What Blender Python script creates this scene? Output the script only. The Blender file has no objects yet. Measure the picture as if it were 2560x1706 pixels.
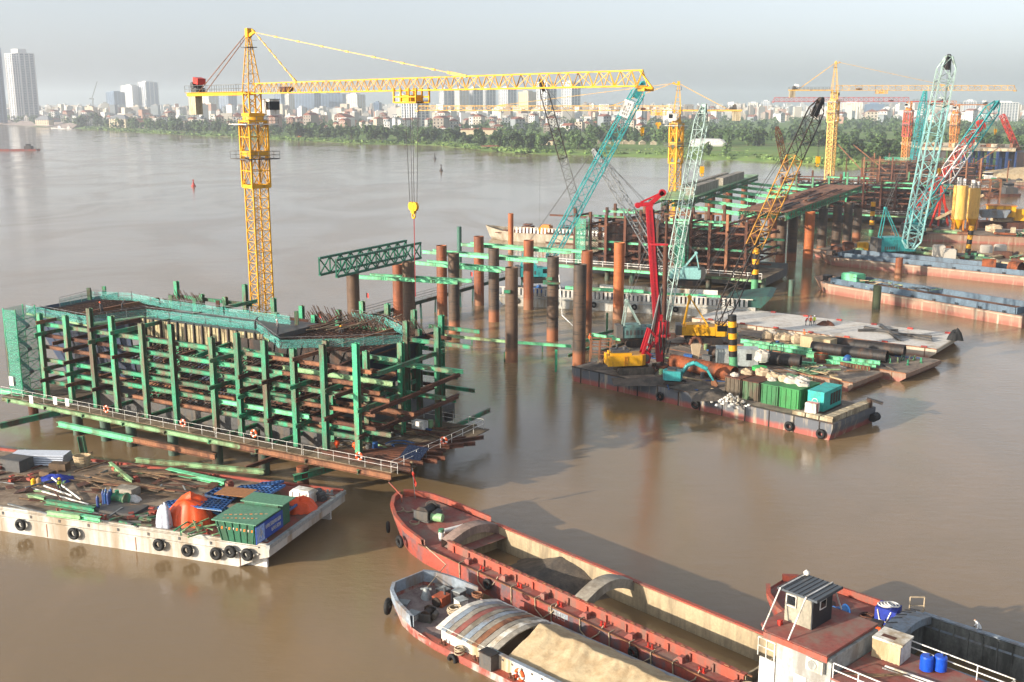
import bpy, math, random
from mathutils import Vector, Matrix

# ------------------------------------------------------------------ camera, sky, sun, exposure
scene = bpy.context.scene
COL = scene.collection
CAM_H, FOC, HOR = 40.0, 2700.0, 266.0          # camera height (m), focal length and horizon row of the 2560 px photograph
PITCH = math.atan((853 - HOR) / FOC)
SUN_EL, SUN_DIR = math.radians(15.0), (0.88, 0.47)   # sun elevation and the way the light travels over the ground
cam = bpy.data.cameras.new('camera'); cam_o = bpy.data.objects.new('camera', cam); COL.objects.link(cam_o)
cam.sensor_width = 36.0; cam.lens = 36.0 * FOC / 2560.0
cam.clip_start = 1.0; cam.clip_end = 40000.0
cam_o.location = (0, 0, CAM_H); cam_o.rotation_euler = (math.pi / 2 - PITCH, 0, 0)
scene.camera = cam_o

world = bpy.data.worlds.new('World'); scene.world = world; world.use_nodes = True
nt = world.node_tree; nt.nodes.clear()
w_out = nt.nodes.new('ShaderNodeOutputWorld'); w_bg = nt.nodes.new('ShaderNodeBackground')
w_sky = nt.nodes.new('ShaderNodeTexSky'); w_sky.sky_type = 'NISHITA'; w_sky.sun_disc = False
w_sky.sun_elevation = SUN_EL
_sa = math.atan2(-SUN_DIR[1], -SUN_DIR[0])            # azimuth the sun stands at
w_sky.sun_rotation = math.pi / 2 - _sa
w_sky.altitude = 20; w_sky.air_density = 1.0; w_sky.dust_density = 2.2; w_sky.ozone_density = 2.0
w_hs = nt.nodes.new('ShaderNodeHueSaturation'); w_hs.inputs['Saturation'].default_value = 0.28
w_tint = nt.nodes.new('ShaderNodeMix'); w_tint.data_type = 'RGBA'; w_tint.blend_type = 'MULTIPLY'; w_tint.inputs[0].default_value = 1.0
w_tint.inputs[7].default_value = (0.95, 0.995, 1.06, 1.0)
nt.links.new(w_sky.outputs[0], w_hs.inputs['Color']); nt.links.new(w_hs.outputs[0], w_tint.inputs[6]); nt.links.new(w_tint.outputs[2], w_bg.inputs[0])
nt.links.new(w_bg.outputs[0], w_out.inputs[0])
w_bg.inputs[1].default_value = 0.135

sun = bpy.data.lights.new('sun', 'SUN'); sun.energy = 5.0; sun.angle = math.radians(0.6); sun.color = (1.0, 0.88, 0.72)
sun_o = bpy.data.objects.new('sun', sun); COL.objects.link(sun_o)
_l = math.hypot(*SUN_DIR)
sun_o.rotation_euler = Vector((SUN_DIR[0] / _l * math.cos(SUN_EL), SUN_DIR[1] / _l * math.cos(SUN_EL), -math.sin(SUN_EL))).to_track_quat('-Z', 'Y').to_euler()
sun_o.location = (-60, -30, 120)
vs = scene.view_settings
vs.view_transform = 'Standard'; vs.look = 'None'; vs.exposure = 1.0; vs.gamma = 1.0; vs.use_curve_mapping = False
scene.cycles.max_bounces = 6; scene.cycles.diffuse_bounces = 2; scene.cycles.glossy_bounces = 3
scene.cycles.transparent_max_bounces = 8; scene.cycles.volume_bounces = 1
scene.cycles.use_adaptive_sampling = True; scene.cycles.use_denoising = True

# ------------------------------------------------------------------ helpers
_c, _s = math.cos(PITCH), math.sin(PITCH)
def P(u, v, z=0.0):                       # the point at height z seen at (u, v) of the photograph
    a = (u - 1280) / FOC; b = (853 - v) / FOC
    d = Vector((a, _c + b * _s, -_s + b * _c)); t = (z - CAM_H) / d.z
    return Vector((d.x * t, d.y * t, z))
def PD(u, v, y):                          # the point at distance y seen at (u, v)
    a = (u - 1280) / FOC; b = (853 - v) / FOC
    d = Vector((a, _c + b * _s, -_s + b * _c)); t = y / d.y
    return Vector((d.x * t, y, CAM_H + d.z * t))
def BR(u): return (u - 1280) / FOC * _c      # bearing x / y of a column of the photograph at the horizon
def V(*a): return Vector(a)
ORD = ['first', 'second', 'third', 'fourth', 'fifth', 'sixth', 'seventh', 'eighth', 'ninth', 'tenth', 'eleventh', 'twelfth', 'thirteenth', 'fourteenth', 'fifteenth', 'sixteenth', 'seventeenth', 'eighteenth', 'nineteenth', 'twentieth']
rnd = random.Random(11)
U = rnd.uniform

class Fr:                                 # a local frame standing in the world
    def __init__(s, o, deg=0.0):
        s.o = Vector(o); a = math.radians(deg); s.a = a
        s.x = V(math.cos(a), math.sin(a), 0); s.y = V(-math.sin(a), math.cos(a), 0)
    def __call__(s, x, y, z=0.0): return s.o + s.x * x + s.y * y + V(0, 0, z)
    def sub(s, x, y, z=0.0, deg=0.0): return Fr(s(x, y, z), math.degrees(s.a) + deg)

class MB:                                 # collects shapes; becomes one mesh object
    def __init__(s, fr=None): s.v = []; s.f = []; s.m = []; s.sm = []; s.fr = fr; s.k = 0
    def add(s, vs_, fs, smooth=False):
        n = len(s.v)
        for p in vs_:
            s.v.append(tuple(s.fr(*p)) if s.fr else tuple(p))
        for f in fs:
            s.f.append(tuple(n + i for i in f)); s.m.append(s.k); s.sm.append(smooth)
        return s
    def mat(s, k): s.k = k; return s
    BF = [(0, 3, 2, 1), (4, 5, 6, 7), (0, 1, 5, 4), (1, 2, 6, 5), (2, 3, 7, 6), (3, 0, 4, 7)]
    def box(s, x0, x1, y0, y1, z0, z1):
        return s.add([(x0, y0, z0), (x1, y0, z0), (x1, y1, z0), (x0, y1, z0), (x0, y0, z1), (x1, y0, z1), (x1, y1, z1), (x0, y1, z1)], MB.BF)
    def cbox(s, c, sz, rz=0.0, tilt=0.0):
        m = Matrix.Rotation(rz, 3, 'Z') @ Matrix.Rotation(tilt, 3, 'Y')
        h = [x / 2 for x in sz]; c = Vector(c)
        return s.add([c + m @ V(i * h[0], j * h[1], k * h[2]) for i, j, k in ((-1, -1, -1), (1, -1, -1), (1, 1, -1), (-1, 1, -1), (-1, -1, 1), (1, -1, 1), (1, 1, 1), (-1, 1, 1))], MB.BF)
    def frm(s, a, b):
        a = Vector(a); b = Vector(b); d = (b - a)
        L = d.length; d = d / L if L > 1e-9 else V(0, 0, 1)
        up = V(0, 0, 1) if abs(d.z) < 0.95 else V(1, 0, 0)
        y = up.cross(d).normalized(); z = d.cross(y)
        return a, b, d, y, z
    def beam(s, a, b, w, h=None):
        h = h or w; a, b, d, y, z = s.frm(a, b); y = y * w / 2; z = z * h / 2
        return s.add([a - y - z, b - y - z, b + y - z, a + y - z, a - y + z, b - y + z, b + y + z, a + y + z], MB.BF)
    def ibeam(s, a, b, w, h, t=0.05):
        a, b, d, y, z = s.frm(a, b); o = z * (h / 2 - t / 2)
        s.beam(a + o, b + o, w, t); s.beam(a - o, b - o, w, t); return s.beam(a, b, t, h - 2 * t)
    def tube(s, a, b, r, n=10, r2=None, cap=True, smooth=True):
        r2 = r if r2 is None else r2; a, b, d, y, z = s.frm(a, b); vv = []; ff = []
        for p, q in ((a, r), (b, r2)):
            for i in range(n):
                t = 2 * math.pi * i / n; vv.append(p + y * q * math.cos(t) + z * q * math.sin(t))
        for i in range(n): ff.append((i, (i + 1) % n, n + (i + 1) % n, n + i))
        s.add(vv, ff, smooth)
        if cap: s.add(vv, [tuple(range(n - 1, -1, -1)), tuple(range(n, 2 * n))])
        return s
    def pipe(s, a, b, r, t=0.05, n=20):        # hollow open pipe
        a = Vector(a); b = Vector(b); s.tube(a, b, r, n, cap=False)
        a2, b2, d, y, z = s.frm(a, b); q = r - t
        ins = [[p + y * q * math.cos(2 * math.pi * i / n) + z * q * math.sin(2 * math.pi * i / n) for i in range(n)] for p in (a2, b2)]
        out = [[p + y * r * math.cos(2 * math.pi * i / n) + z * r * math.sin(2 * math.pi * i / n) for i in range(n)] for p in (a2, b2)]
        s.add(ins[0] + ins[1], [(i, n + i, n + (i + 1) % n, (i + 1) % n) for i in range(n)], True)
        s.add(out[0] + ins[0], [(i, n + i, n + (i + 1) % n, (i + 1) % n) for i in range(n)])
        s.add(out[1] + ins[1], [((i + 1) % n, n + (i + 1) % n, n + i, i) for i in range(n)])
        return s
    def torus(s, c, R_, r, axis=(0, 1, 0), n=16, k=8):
        c = Vector(c); ax = Vector(axis).normalized(); e = V(0, 0, 1) if abs(ax.z) < .9 else V(1, 0, 0)
        u = ax.cross(e).normalized(); w = ax.cross(u); vv = []; ff = []
        for i in range(n):
            t = 2 * math.pi * i / n; rd = u * math.cos(t) + w * math.sin(t)
            for j in range(k):
                q = 2 * math.pi * j / k; vv.append(c + rd * (R_ + r * math.cos(q)) + ax * r * math.sin(q))
        for i in range(n):
            for j in range(k): ff.append((i * k + j, ((i + 1) % n) * k + j, ((i + 1) % n) * k + (j + 1) % k, i * k + (j + 1) % k))
        return s.add(vv, ff, True)
    def path(s, pts, r, n=6):
        for a, b in zip(pts, pts[1:]): s.tube(a, b, r, n, cap=False)
        return s
    def prism(s, poly, z0, z1):               # polygon (counter-clockwise) pulled up
        n = len(poly); s.add([(p[0], p[1], z0) for p in poly] + [(p[0], p[1], z1) for p in poly],
            [tuple(range(n - 1, -1, -1)), tuple(range(n, 2 * n))] + [(i, (i + 1) % n, n + (i + 1) % n, n + i) for i in range(n)]); return s
    def xprism(s, poly, y0, y1):              # polygon in x-z pulled along y
        n = len(poly); s.add([(p[0], y0, p[1]) for p in poly] + [(p[0], y1, p[1]) for p in poly],
            [tuple(range(n)), tuple(range(2 * n - 1, n - 1, -1))] + [(n + i, n + (i + 1) % n, (i + 1) % n, i) for i in range(n)]); return s
    def loft(s, rings, cap=True, smooth=False, closed=True):
        n = len(rings[0]); vv = [p for r in rings for p in r]; ff = []
        for k in range(len(rings) - 1):
            for i in range(n if closed else n - 1): ff.append((k * n + i, k * n + (i + 1) % n, (k + 1) * n + (i + 1) % n, (k + 1) * n + i))
        s.add(vv, ff, smooth)
        if cap: s.add(rings[0], [tuple(range(n - 1, -1, -1))]); s.add(rings[-1], [tuple(range(n))])
        return s
    def blob(s, c, r, n=10, k=6, sz=(1, 1, 1), jit=0.12, rg=None, flat=False, pw=1.0):
        rg = rg or rnd; c = Vector(c); vv = []; ff = []
        for j in range(k + 1):
            ph = math.pi * j / k
            for i in range(n):
                q = r * (1 + rg.uniform(-jit, jit)); t = 2 * math.pi * i / n
                zz = math.cos(ph) * q * sz[2]
                if flat: zz = max(zz, -r * sz[2] * 0.55)
                px, py = math.sin(ph) * math.cos(t), math.sin(ph) * math.sin(t)
                if pw != 1.0: px, py, zz = math.copysign(abs(px) ** pw, px), math.copysign(abs(py) ** pw, py), math.copysign(abs(math.cos(ph)) ** pw, math.cos(ph)) * q * sz[2]
                vv.append(c + V(px * q * sz[0], py * q * sz[1], zz))
        for j in range(k):
            for i in range(n): ff.append((j * n + i, (j + 1) * n + i, (j + 1) * n + (i + 1) % n, j * n + (i + 1) % n))
        return s.add(vv, ff, not flat)
    def sheet(s, nx, ny, fn, smooth=True):    # grid surface fn(a, b) with a, b in 0..1
        vv = [fn(i / nx, j / ny) for j in range(ny + 1) for i in range(nx + 1)]
        return s.add(vv, [(j * (nx + 1) + i, j * (nx + 1) + i + 1, (j + 1) * (nx + 1) + i + 1, (j + 1) * (nx + 1) + i) for j in range(ny) for i in range(nx)], smooth)
    def mesh(s, name, mats, org=(0, 0, 0)):
        me = bpy.data.meshes.new(name); o = Vector(org)
        me.from_pydata([(p[0] - o.x, p[1] - o.y, p[2] - o.z) for p in s.v], [], s.f)
        for m in (mats if isinstance(mats, (list, tuple)) else [mats]): me.materials.append(m)
        me.polygons.foreach_set('material_index', s.m); me.polygons.foreach_set('use_smooth', s.sm); me.update()
        return me

def tag(o, label, cat, group=None):
    o['label'] = label; o['category'] = cat; o['kind'] = 'thing'
    if group: o['group'] = group
    return o
def thing(name, label, cat, loc, group=None):          # an empty at the base of a thing
    o = bpy.data.objects.new(name, None); COL.objects.link(o); o.location = loc; o.empty_display_size = 0.5
    return tag(o, label, cat, group)
ROOTS = {}
def wloc(o):
    l = Vector(o.location)
    while o.parent: o = o.parent; l = l + Vector(o.location)
    return l
def part(name, mb, mats, parent, label=None):          # mb holds world coordinates; roots carry no rotation
    org = wloc(parent)
    o = bpy.data.objects.new(name, mb.mesh(name, mats, org)); COL.objects.link(o); o.parent = parent
    if label: o['label'] = label
    return o
def single(name, mb, mats, label, cat, loc=None, group=None):
    if loc is None:
        n = len(mb.v); loc = V(sum(p[0] for p in mb.v) / n, sum(p[1] for p in mb.v) / n, min(p[2] for p in mb.v))
    o = bpy.data.objects.new(name, mb.mesh(name, mats, loc)); COL.objects.link(o); o.location = loc
    return tag(o, label, cat, group)
def struct(name, mb, mats, kind='structure', label=None):
    o = bpy.data.objects.new(name, mb.mesh(name, mats)); COL.objects.link(o); o['kind'] = kind
    if label: o['label'] = label
    return o
def inst(name, me, parent, mtx):                       # shared mesh placed as a part (mtx in world space)
    o = bpy.data.objects.new(name, me); COL.objects.link(o)
    if parent: o.parent = parent; mtx = Matrix.Translation(-wloc(parent)) @ mtx
    o.matrix_local = mtx
    return o
def along(a, b, scale_x=True):                         # matrix that lays a unit +x mesh from a to b
    a = Vector(a); b = Vector(b); d = b - a; L = d.length; d = d / L
    up = V(0, 0, 1) if abs(d.z) < .95 else V(1, 0, 0); y = up.cross(d).normalized(); z = d.cross(y)
    m = Matrix((d, y, z)).transposed().to_4x4(); m.translation = a
    return m @ Matrix.Diagonal((L, 1, 1, 1)) if scale_x else m

# ------------------------------------------------------------------ materials
def _nodes(name):
    m = bpy.data.materials.new(name); m.use_nodes = True; t = m.node_tree; t.nodes.clear()
    o = t.nodes.new('ShaderNodeOutputMaterial'); b = t.nodes.new('ShaderNodeBsdfPrincipled'); t.links.new(b.outputs[0], o.inputs[0])
    return m, t, b
def _noise(t, scale, detail=5.0, rough=0.6, vec=None):
    n = t.nodes.new('ShaderNodeTexNoise'); n.inputs['Scale'].default_value = scale; n.inputs['Detail'].default_value = detail; n.inputs['Roughness'].default_value = rough
    if vec is not None: t.links.new(vec, n.inputs['Vector'])
    return n.outputs['Fac']
def _ramp(t, fac, p0, p1):
    r = t.nodes.new('ShaderNodeMapRange'); r.inputs['From Min'].default_value = p0; r.inputs['From Max'].default_value = p1; t.links.new(fac, r.inputs['Value']); return r.outputs[0]
def _mix(t, fac, a, b, mode='MIX'):
    n = t.nodes.new('ShaderNodeMix'); n.data_type = 'RGBA'; n.blend_type = mode
    for sock, val in ((n.inputs[0], fac), (n.inputs[6], a), (n.inputs[7], b)):
        if hasattr(val, 'links'): t.links.new(val, sock)
        else: sock.default_value = val if not isinstance(val, (tuple, list)) else (*val[:3], 1.0)
    return n.outputs[2]
def _pos(t, sc=None):
    g = t.nodes.new('ShaderNodeNewGeometry')
    if sc is None: return g.outputs['Position']
    m = t.nodes.new('ShaderNodeMapping'); m.inputs['Scale'].default_value = sc; t.links.new(g.outputs['Position'], m.inputs['Vector']); return m.outputs[0]
MATS = {}
def pm(name, col, rough=0.6, metal=0.0, dirt=None, amt=0.35, scale=0.7, streak=0.25, var=0.3, bump=0.0, spec=0.4, rand=0.0, fine=6.0):
    if name in MATS: return MATS[name]
    col = tuple(.93 * x ** 1.2 for x in col); dirt = tuple(.93 * x ** 1.2 for x in dirt) if dirt else None
    m, t, b = _nodes(name)
    c = _mix(t, 1.0, col, col)
    v1 = _noise(t, scale * fine, 4, .65, _pos(t))
    mul = _ramp(t, v1, 0.25, 0.75)
    k = t.nodes.new('ShaderNodeMapRange'); k.inputs['To Min'].default_value = 1 - var; k.inputs['To Max'].default_value = 1 + var; t.links.new(mul, k.inputs['Value'])
    comb = t.nodes.new('ShaderNodeCombineColor')
    for i in range(3): t.links.new(k.outputs[0], comb.inputs[i])
    c = _mix(t, 1.0, col, comb.outputs[0], 'MULTIPLY')
    if dirt:
        n = _noise(t, scale, 7, .68, _pos(t, (1, 1, streak)))
        f = _ramp(t, n, 0.62 - amt * 0.42, 0.74 - amt * 0.30)
        c = _mix(t, f, c, dirt)
    if rand:
        oi = t.nodes.new('ShaderNodeObjectInfo'); hs = t.nodes.new('ShaderNodeHueSaturation')
        q = t.nodes.new('ShaderNodeMapRange'); q.inputs['To Min'].default_value = 1 - rand; q.inputs['To Max'].default_value = 1 + rand
        t.links.new(oi.outputs['Random'], q.inputs['Value']); t.links.new(q.outputs[0], hs.inputs['Value']); t.links.new(c, hs.inputs['Color']); c = hs.outputs[0]
    t.links.new(c, b.inputs['Base Color'])
    b.inputs['Roughness'].default_value = rough; b.inputs['Metallic'].default_value = metal; b.inputs['Specular IOR Level'].default_value = spec
    if bump:
        bn = t.nodes.new('ShaderNodeBump'); bn.inputs['Strength'].default_value = 1.0; bn.inputs['Distance'].default_value = bump
        t.links.new(_noise(t, scale * fine, 6, .65, _pos(t)), bn.inputs['Height']); t.links.new(bn.outputs[0], b.inputs['Normal'])
    MATS[name] = m
    return m
RUST = (.17, .065, .03); DUST = (.30, .22, .15); SOOT = (.035, .03, .027)
green = pm('green_paint', (.048, .325, .18), .65, dirt=(.17, .125, .08), amt=.46, scale=.7, var=.35, rand=.3)
mint = pm('mint_paint', (.20, .62, .35), .6, dirt=(.16, .27, .16), amt=.36, scale=.6, var=.25, rand=.15)
palegreen = pm('pale_green_paint', (.30, .48, .26), .55, dirt=(.16, .14, .07), amt=.4, scale=.5, rand=.15)
rust = pm('rusty_steel', (.15, .060, .032), .8, dirt=(.07, .035, .025), amt=.4, rand=.25)
rustlite = pm('light_rust_steel', (.30, .145, .075), .8, dirt=(.13, .06, .035), amt=.4, rand=.2)
orange_rust = pm('orange_rust', (.31, .095, .028), .75, dirt=(.10, .04, .02), amt=.45, scale=.5, streak=.6)
darksteel = pm('dark_steel', (.032, .028, .026), .6, dirt=(.11, .06, .035), amt=.3)
black = pm('black_rubber', (.014, .014, .014), .75, var=.2)
yellow = pm('crane_yellow', (.72, .40, .018), .45, dirt=(.35, .17, .03), amt=.2, var=.12)
paleyellow = pm('crane_yellow_faded', (.75, .48, .14), .5, dirt=(.40, .22, .07), amt=.25, var=.15)
orangey = pm('crane_orange', (.62, .25, .03), .5, dirt=(.3, .1, .03), amt=.25, var=.15)
teal = pm('teal_paint', (.06, .36, .36), .45, dirt=(.05, .16, .16), amt=.25)
paleteal = pm('pale_teal_paint', (.30, .52, .50), .5, dirt=(.20, .30, .28), amt=.3)
greymint = pm('grey_mint_paint', (.36, .46, .42), .5, dirt=(.18, .20, .17), amt=.3)
greymetal = pm('grey_lattice_steel', (.20, .21, .21), .5, dirt=(.08, .07, .06), amt=.3)
redrig = pm('rig_red', (.42, .018, .032), .45, dirt=(.25, .02, .03), amt=.25)
craneRed = pm('crane_red', (.50, .05, .03), .5, dirt=(.2, .04, .03), amt=.25)
white = pm('white_paint', (.72, .70, .66), .55, dirt=(.42, .37, .29), amt=.3, scale=.6)
offwhite = pm('dirty_white_paint', (.66, .63, .56), .6, dirt=(.36, .27, .16), amt=.38, scale=.45, streak=.12)
grey = pm('grey_paint', (.36, .38, .37), .55, dirt=(.22, .20, .17), amt=.3)
darkgrey = pm('dark_grey', (.10, .10, .10), .6, dirt=(.16, .13, .1), amt=.3)
glass = pm('dark_glass', (.02, .024, .028), .12, var=.1, spec=.6)
concrete = pm('concrete', (.34, .31, .26), .85, dirt=(.20, .17, .13), amt=.4, scale=.5, bump=.01)
tan_concrete = pm('pale_tan_concrete', (.46, .40, .29), .85, dirt=(.25, .2, .13), amt=.35, bump=.01)  # tan concrete, paler and yellower than the plain grey
wood = pm('weathered_timber', (.22, .145, .085), .85, dirt=(.10, .07, .045), amt=.45, rand=.35)
sandm = pm('dry_sand', (.50, .405, .265), .95, dirt=(.40, .30, .18), amt=.4, scale=.8, var=.12, bump=.03, fine=9)
mud = pm('wet_mud', (.15, .125, .10), .8, dirt=(.08, .07, .06), amt=.45, bump=.04)
tarp = pm('orange_tarpaulin', (.72, .11, .015), .5, var=.15)
bluep = pm('blue_panel_paint', (.025, .115, .30), .5, dirt=(.05, .07, .10), amt=.3, rand=.2)
bluel = pm('light_blue_panel', (.10, .27, .50), .5, rand=.1)
rope_m = pm('rope', (.42, .34, .24), .9)
cable = pm('steel_cable', (.10, .10, .10), .5)
skin = pm('skin', (.36, .20, .13), .6)
# ------------------------------------------------------------------ water, far bank, haze
def water_mat():
    m, t, b = _nodes('river_water')
    n = _noise(t, .012, 4, .6, _pos(t, (1, .55, 1)))
    n2n = t.nodes.new('ShaderNodeTexNoise'); n2n.inputs['Scale'].default_value = .05; n2n.inputs['Detail'].default_value = 6.0; n2n.inputs['Distortion'].default_value = 2.2; t.links.new(_pos(t, (.8, .45, 1)), n2n.inputs['Vector']); n2 = n2n.outputs['Fac']
    c = _mix(t, _ramp(t, n, .35, .65), (.200, .133, .064), (.165, .113, .060))
    c = _mix(t, _ramp(t, n2, .45, .8), c, (.225, .147, .076))
    t.links.new(c, b.inputs['Base Color'])
    b.inputs['IOR'].default_value = 1.42; b.inputs['Specular IOR Level'].default_value = .5
    pn = t.nodes.new('ShaderNodeTexNoise'); pn.inputs['Scale'].default_value = .022; pn.inputs['Detail'].default_value = 4.0; pn.inputs['Distortion'].default_value = 1.6; t.links.new(_pos(t, (.8, .5, 1)), pn.inputs['Vector'])
    patch = _ramp(t, pn.outputs['Fac'], .40, .60)
    rr = t.nodes.new('ShaderNodeMapRange'); rr.inputs['To Min'].default_value = .08; rr.inputs['To Max'].default_value = .17
    t.links.new(patch, rr.inputs['Value']); t.links.new(rr.outputs[0], b.inputs['Roughness'])
    h1 = _noise(t, .95, 6, .66, _pos(t, (.5, 1, 1))); h2 = _noise(t, .13, 3, .5, _pos(t, (.6, 1, 1)))
    a = t.nodes.new('ShaderNodeMath'); a.operation = 'MULTIPLY_ADD'; t.links.new(h2, a.inputs[0]); a.inputs[1].default_value = 1.3; t.links.new(h1, a.inputs[2])
    bn = t.nodes.new('ShaderNodeBump'); bn.inputs['Distance'].default_value = .16
    st = t.nodes.new('ShaderNodeMapRange'); st.inputs['To Min'].default_value = .18; st.inputs['To Max'].default_value = .38
    t.links.new(patch, st.inputs['Value']); t.links.new(st.outputs[0], bn.inputs['Strength'])
    t.links.new(a.outputs[0], bn.inputs['Height']); t.links.new(bn.outputs[0], b.inputs['Normal'])
    return m
struct('river_water', MB().add([(-4000, -300, 0), (4000, -300, 0), (4000, 9000, 0), (-4000, 9000, 0)], [(0, 1, 2, 3)]), water_mat())

SHORE = [(-2600, 3900)] + [tuple(P(u, v)[:2]) for u, v in [(-60, 308), (0, 312), (90, 317), (180, 322), (330, 331), (480, 340), (580, 344), (680, 349), (800, 355), (917, 361), (1000, 362), (1075, 364), (1180, 374), (1300, 385), (1400, 387), (1508, 390), (1600, 393), (1687, 396), (1790, 400), (1895, 405), (1980, 409), (2062, 416), (2180, 421), (2300, 425), (2440, 429), (2560, 432)]] + [(420, 640), (700, 560), (1400, 420)]
def ground_mat():
    m, t, b = _nodes('far_bank_ground')
    g = _mix(t, _ramp(t, _noise(t, .03, 6, .65, _pos(t)), .35, .65), (.095, .17, .042), (.16, .22, .065))
    g = _mix(t, _ramp(t, _noise(t, .012, 5, .6, _pos(t)), .55, .7), g, (.20, .16, .085))
    t.links.new(g, b.inputs['Base Color']); b.inputs['Roughness'].default_value = .95; b.inputs['Specular IOR Level'].default_value = .1
    return m
mb = MB(); L0 = []; L1 = []; L2 = []; L3 = []
SH2 = []
for (a, b_) in zip(SHORE, SHORE[1:]):
    for k in range(4):
        SH2.append((a[0] + (b_[0] - a[0]) * k / 4 + U(-3, 3), a[1] + (b_[1] - a[1]) * k / 4 + U(-3, 3)))
SH2.append(SHORE[-1])
for (x, y) in SH2:
    d = Vector((0.25, 1, 0)).normalized(); q = max(.6, y / 900.)
    L0.append((x, y, -.6)); L1.append((x + d.x * 7 * q, y + d.y * 7 * q, 1.0 + U(-.2, .4))); L2.append((x + d.x * 22 * q, y + d.y * 22 * q, 2.6)); L3.append((x + d.x * 160, y + d.y * 160, 4.0))
FAR = [(x * 9500 / max(y, 900) if y > 900 else x * 8, 9500, 4.0) for (x, y) in SH2]
mb.loft([L0, L1, L2, L3], cap=False, closed=False, smooth=True)
n = len(SH2)
mb.add(L3 + FAR, [(i, i + 1, n + i + 1, n + i) for i in range(n - 1)])
struct('far_bank_ground', mb, ground_mat())

# leaves
def leaf_mat(name, c1, c2):
    m, t, b = _nodes(name)
    oi = t.nodes.new('ShaderNodeNewGeometry')
    c = _mix(t, oi.outputs['Random Per Island'], c1, c2)
    n = _ramp(t, _noise(t, .05, 4, .6, _pos(t)), .35, .65)
    c = _mix(t, n, c, tuple(x * .5 for x in c1))
    ob = t.nodes.new('ShaderNodeObjectInfo'); hs = t.nodes.new('ShaderNodeHueSaturation'); mr = t.nodes.new('ShaderNodeMapRange'); mr.inputs['To Min'].default_value = .6; mr.inputs['To Max'].default_value = 1.5; t.links.new(ob.outputs['Random'], mr.inputs['Value']); t.links.new(mr.outputs[0], hs.inputs['Value']); t.links.new(c, hs.inputs['Color']); c = hs.outputs[0]
    t.links.new(c, b.inputs['Base Color']); b.inputs['Roughness'].default_value = .7; b.inputs['Specular IOR Level'].default_value = .2
    return m
leaf_d = leaf_mat('dark_foliage', (.040, .076, .022), (.080, .122, .034))
leaf_m = leaf_mat('mid_foliage', (.060, .110, .032), (.105, .160, .050))
leaf_l = leaf_mat('light_foliage', (.105, .175, .042), (.17, .24, .065))
bark = pm('bark', (.10, .075, .05), .9)
def crown(mb, c, r, h, n, rg, leaf=1.1):
    cl = [(V(rg.gauss(0, .42) * r, rg.gauss(0, .42) * r, rg.uniform(-.5, .5) * h), rg.uniform(.28, .5)) for _ in range(max(6, n // 22))]
    cl.append((V(0, 0, .1 * h), .55))
    for i in range(n):
        cc, q = cl[i % len(cl)]
        d = V(rg.gauss(0, 1), rg.gauss(0, 1), rg.gauss(0, 1)).normalized()
        p = Vector(c) + cc + V(d.x * q * r, d.y * q * r, d.z * q * h * .7)
        nrm = (d + V(rg.uniform(-.6, .6), rg.uniform(-.6, .6), rg.uniform(-.3, .8))).normalized()
        u = nrm.cross(V(.3, .2, 1)).normalized(); w = nrm.cross(u); s = leaf * rg.uniform(.6, 1.3)
        mb.add([p - u * s - w * s * .6, p + u * s * .8 - w * s, p + u * s + w * s * .7, p - u * s * .7 + w * s], [(0, 1, 2, 3)])
    return mb
def tree_meshes(seed, mat, n=260, H=11., r=4.2, trunk=2.5):
    rg = random.Random(seed)
    c = crown(MB(), (0, 0, trunk + (H - trunk) * .52), r, H - trunk, n, rg, .75).mesh('crown', mat)
    t = MB().tube((0, 0, -.3), (rg.uniform(-.3, .3), rg.uniform(-.3, .3), H * .6), .32, 7, .12)
    for k in range(4):
        a = rg.uniform(0, 6.28); t.tube((0, 0, H * (.28 + .07 * k)), (math.cos(a) * r * .6, math.sin(a) * r * .6, H * (.5 + .08 * k)), .12, 5, .05)
    return c, t.mesh('trunk', bark)
TREES = [tree_meshes(s, m, 260, hh, rr) for s, m, hh, rr in ((1, leaf_d, 11, 4.6), (2, leaf_d, 12, 4.2), (3, leaf_m, 10, 4.8), (4, leaf_m, 9, 4.4), (5, leaf_l, 8, 3.8), (6, leaf_d, 14, 3.2))]
def plant_tree(x, y, z, k, s, label, group, rg):
    o = thing('tree', label, 'tree', (x, y, z), group)
    c, t = TREES[k]; m = Matrix.Translation((x, y, z)) @ Matrix.Rotation(rg.uniform(0, 6.28), 4, 'Z') @ Matrix.Diagonal((s * rg.uniform(.9, 1.2), s, s * rg.uniform(.85, 1.15), 1))
    inst('crown', c, o, m); inst('trunk', t, o, m)
def shore_y(x):                                       # nearest shoreline y at a bearing x / y
    best = None
    for (a, b_) in zip(SHORE, SHORE[1:]):
        r0 = a[0] / a[1]; r1 = b_[0] / b_[1]
        if (r0 - x) * (r1 - x) <= 0 and r0 != r1:
            k = (x - r0) / (r1 - r0); return a[1] + (b_[1] - a[1]) * k
    return 640
rg = random.Random(5)
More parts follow.
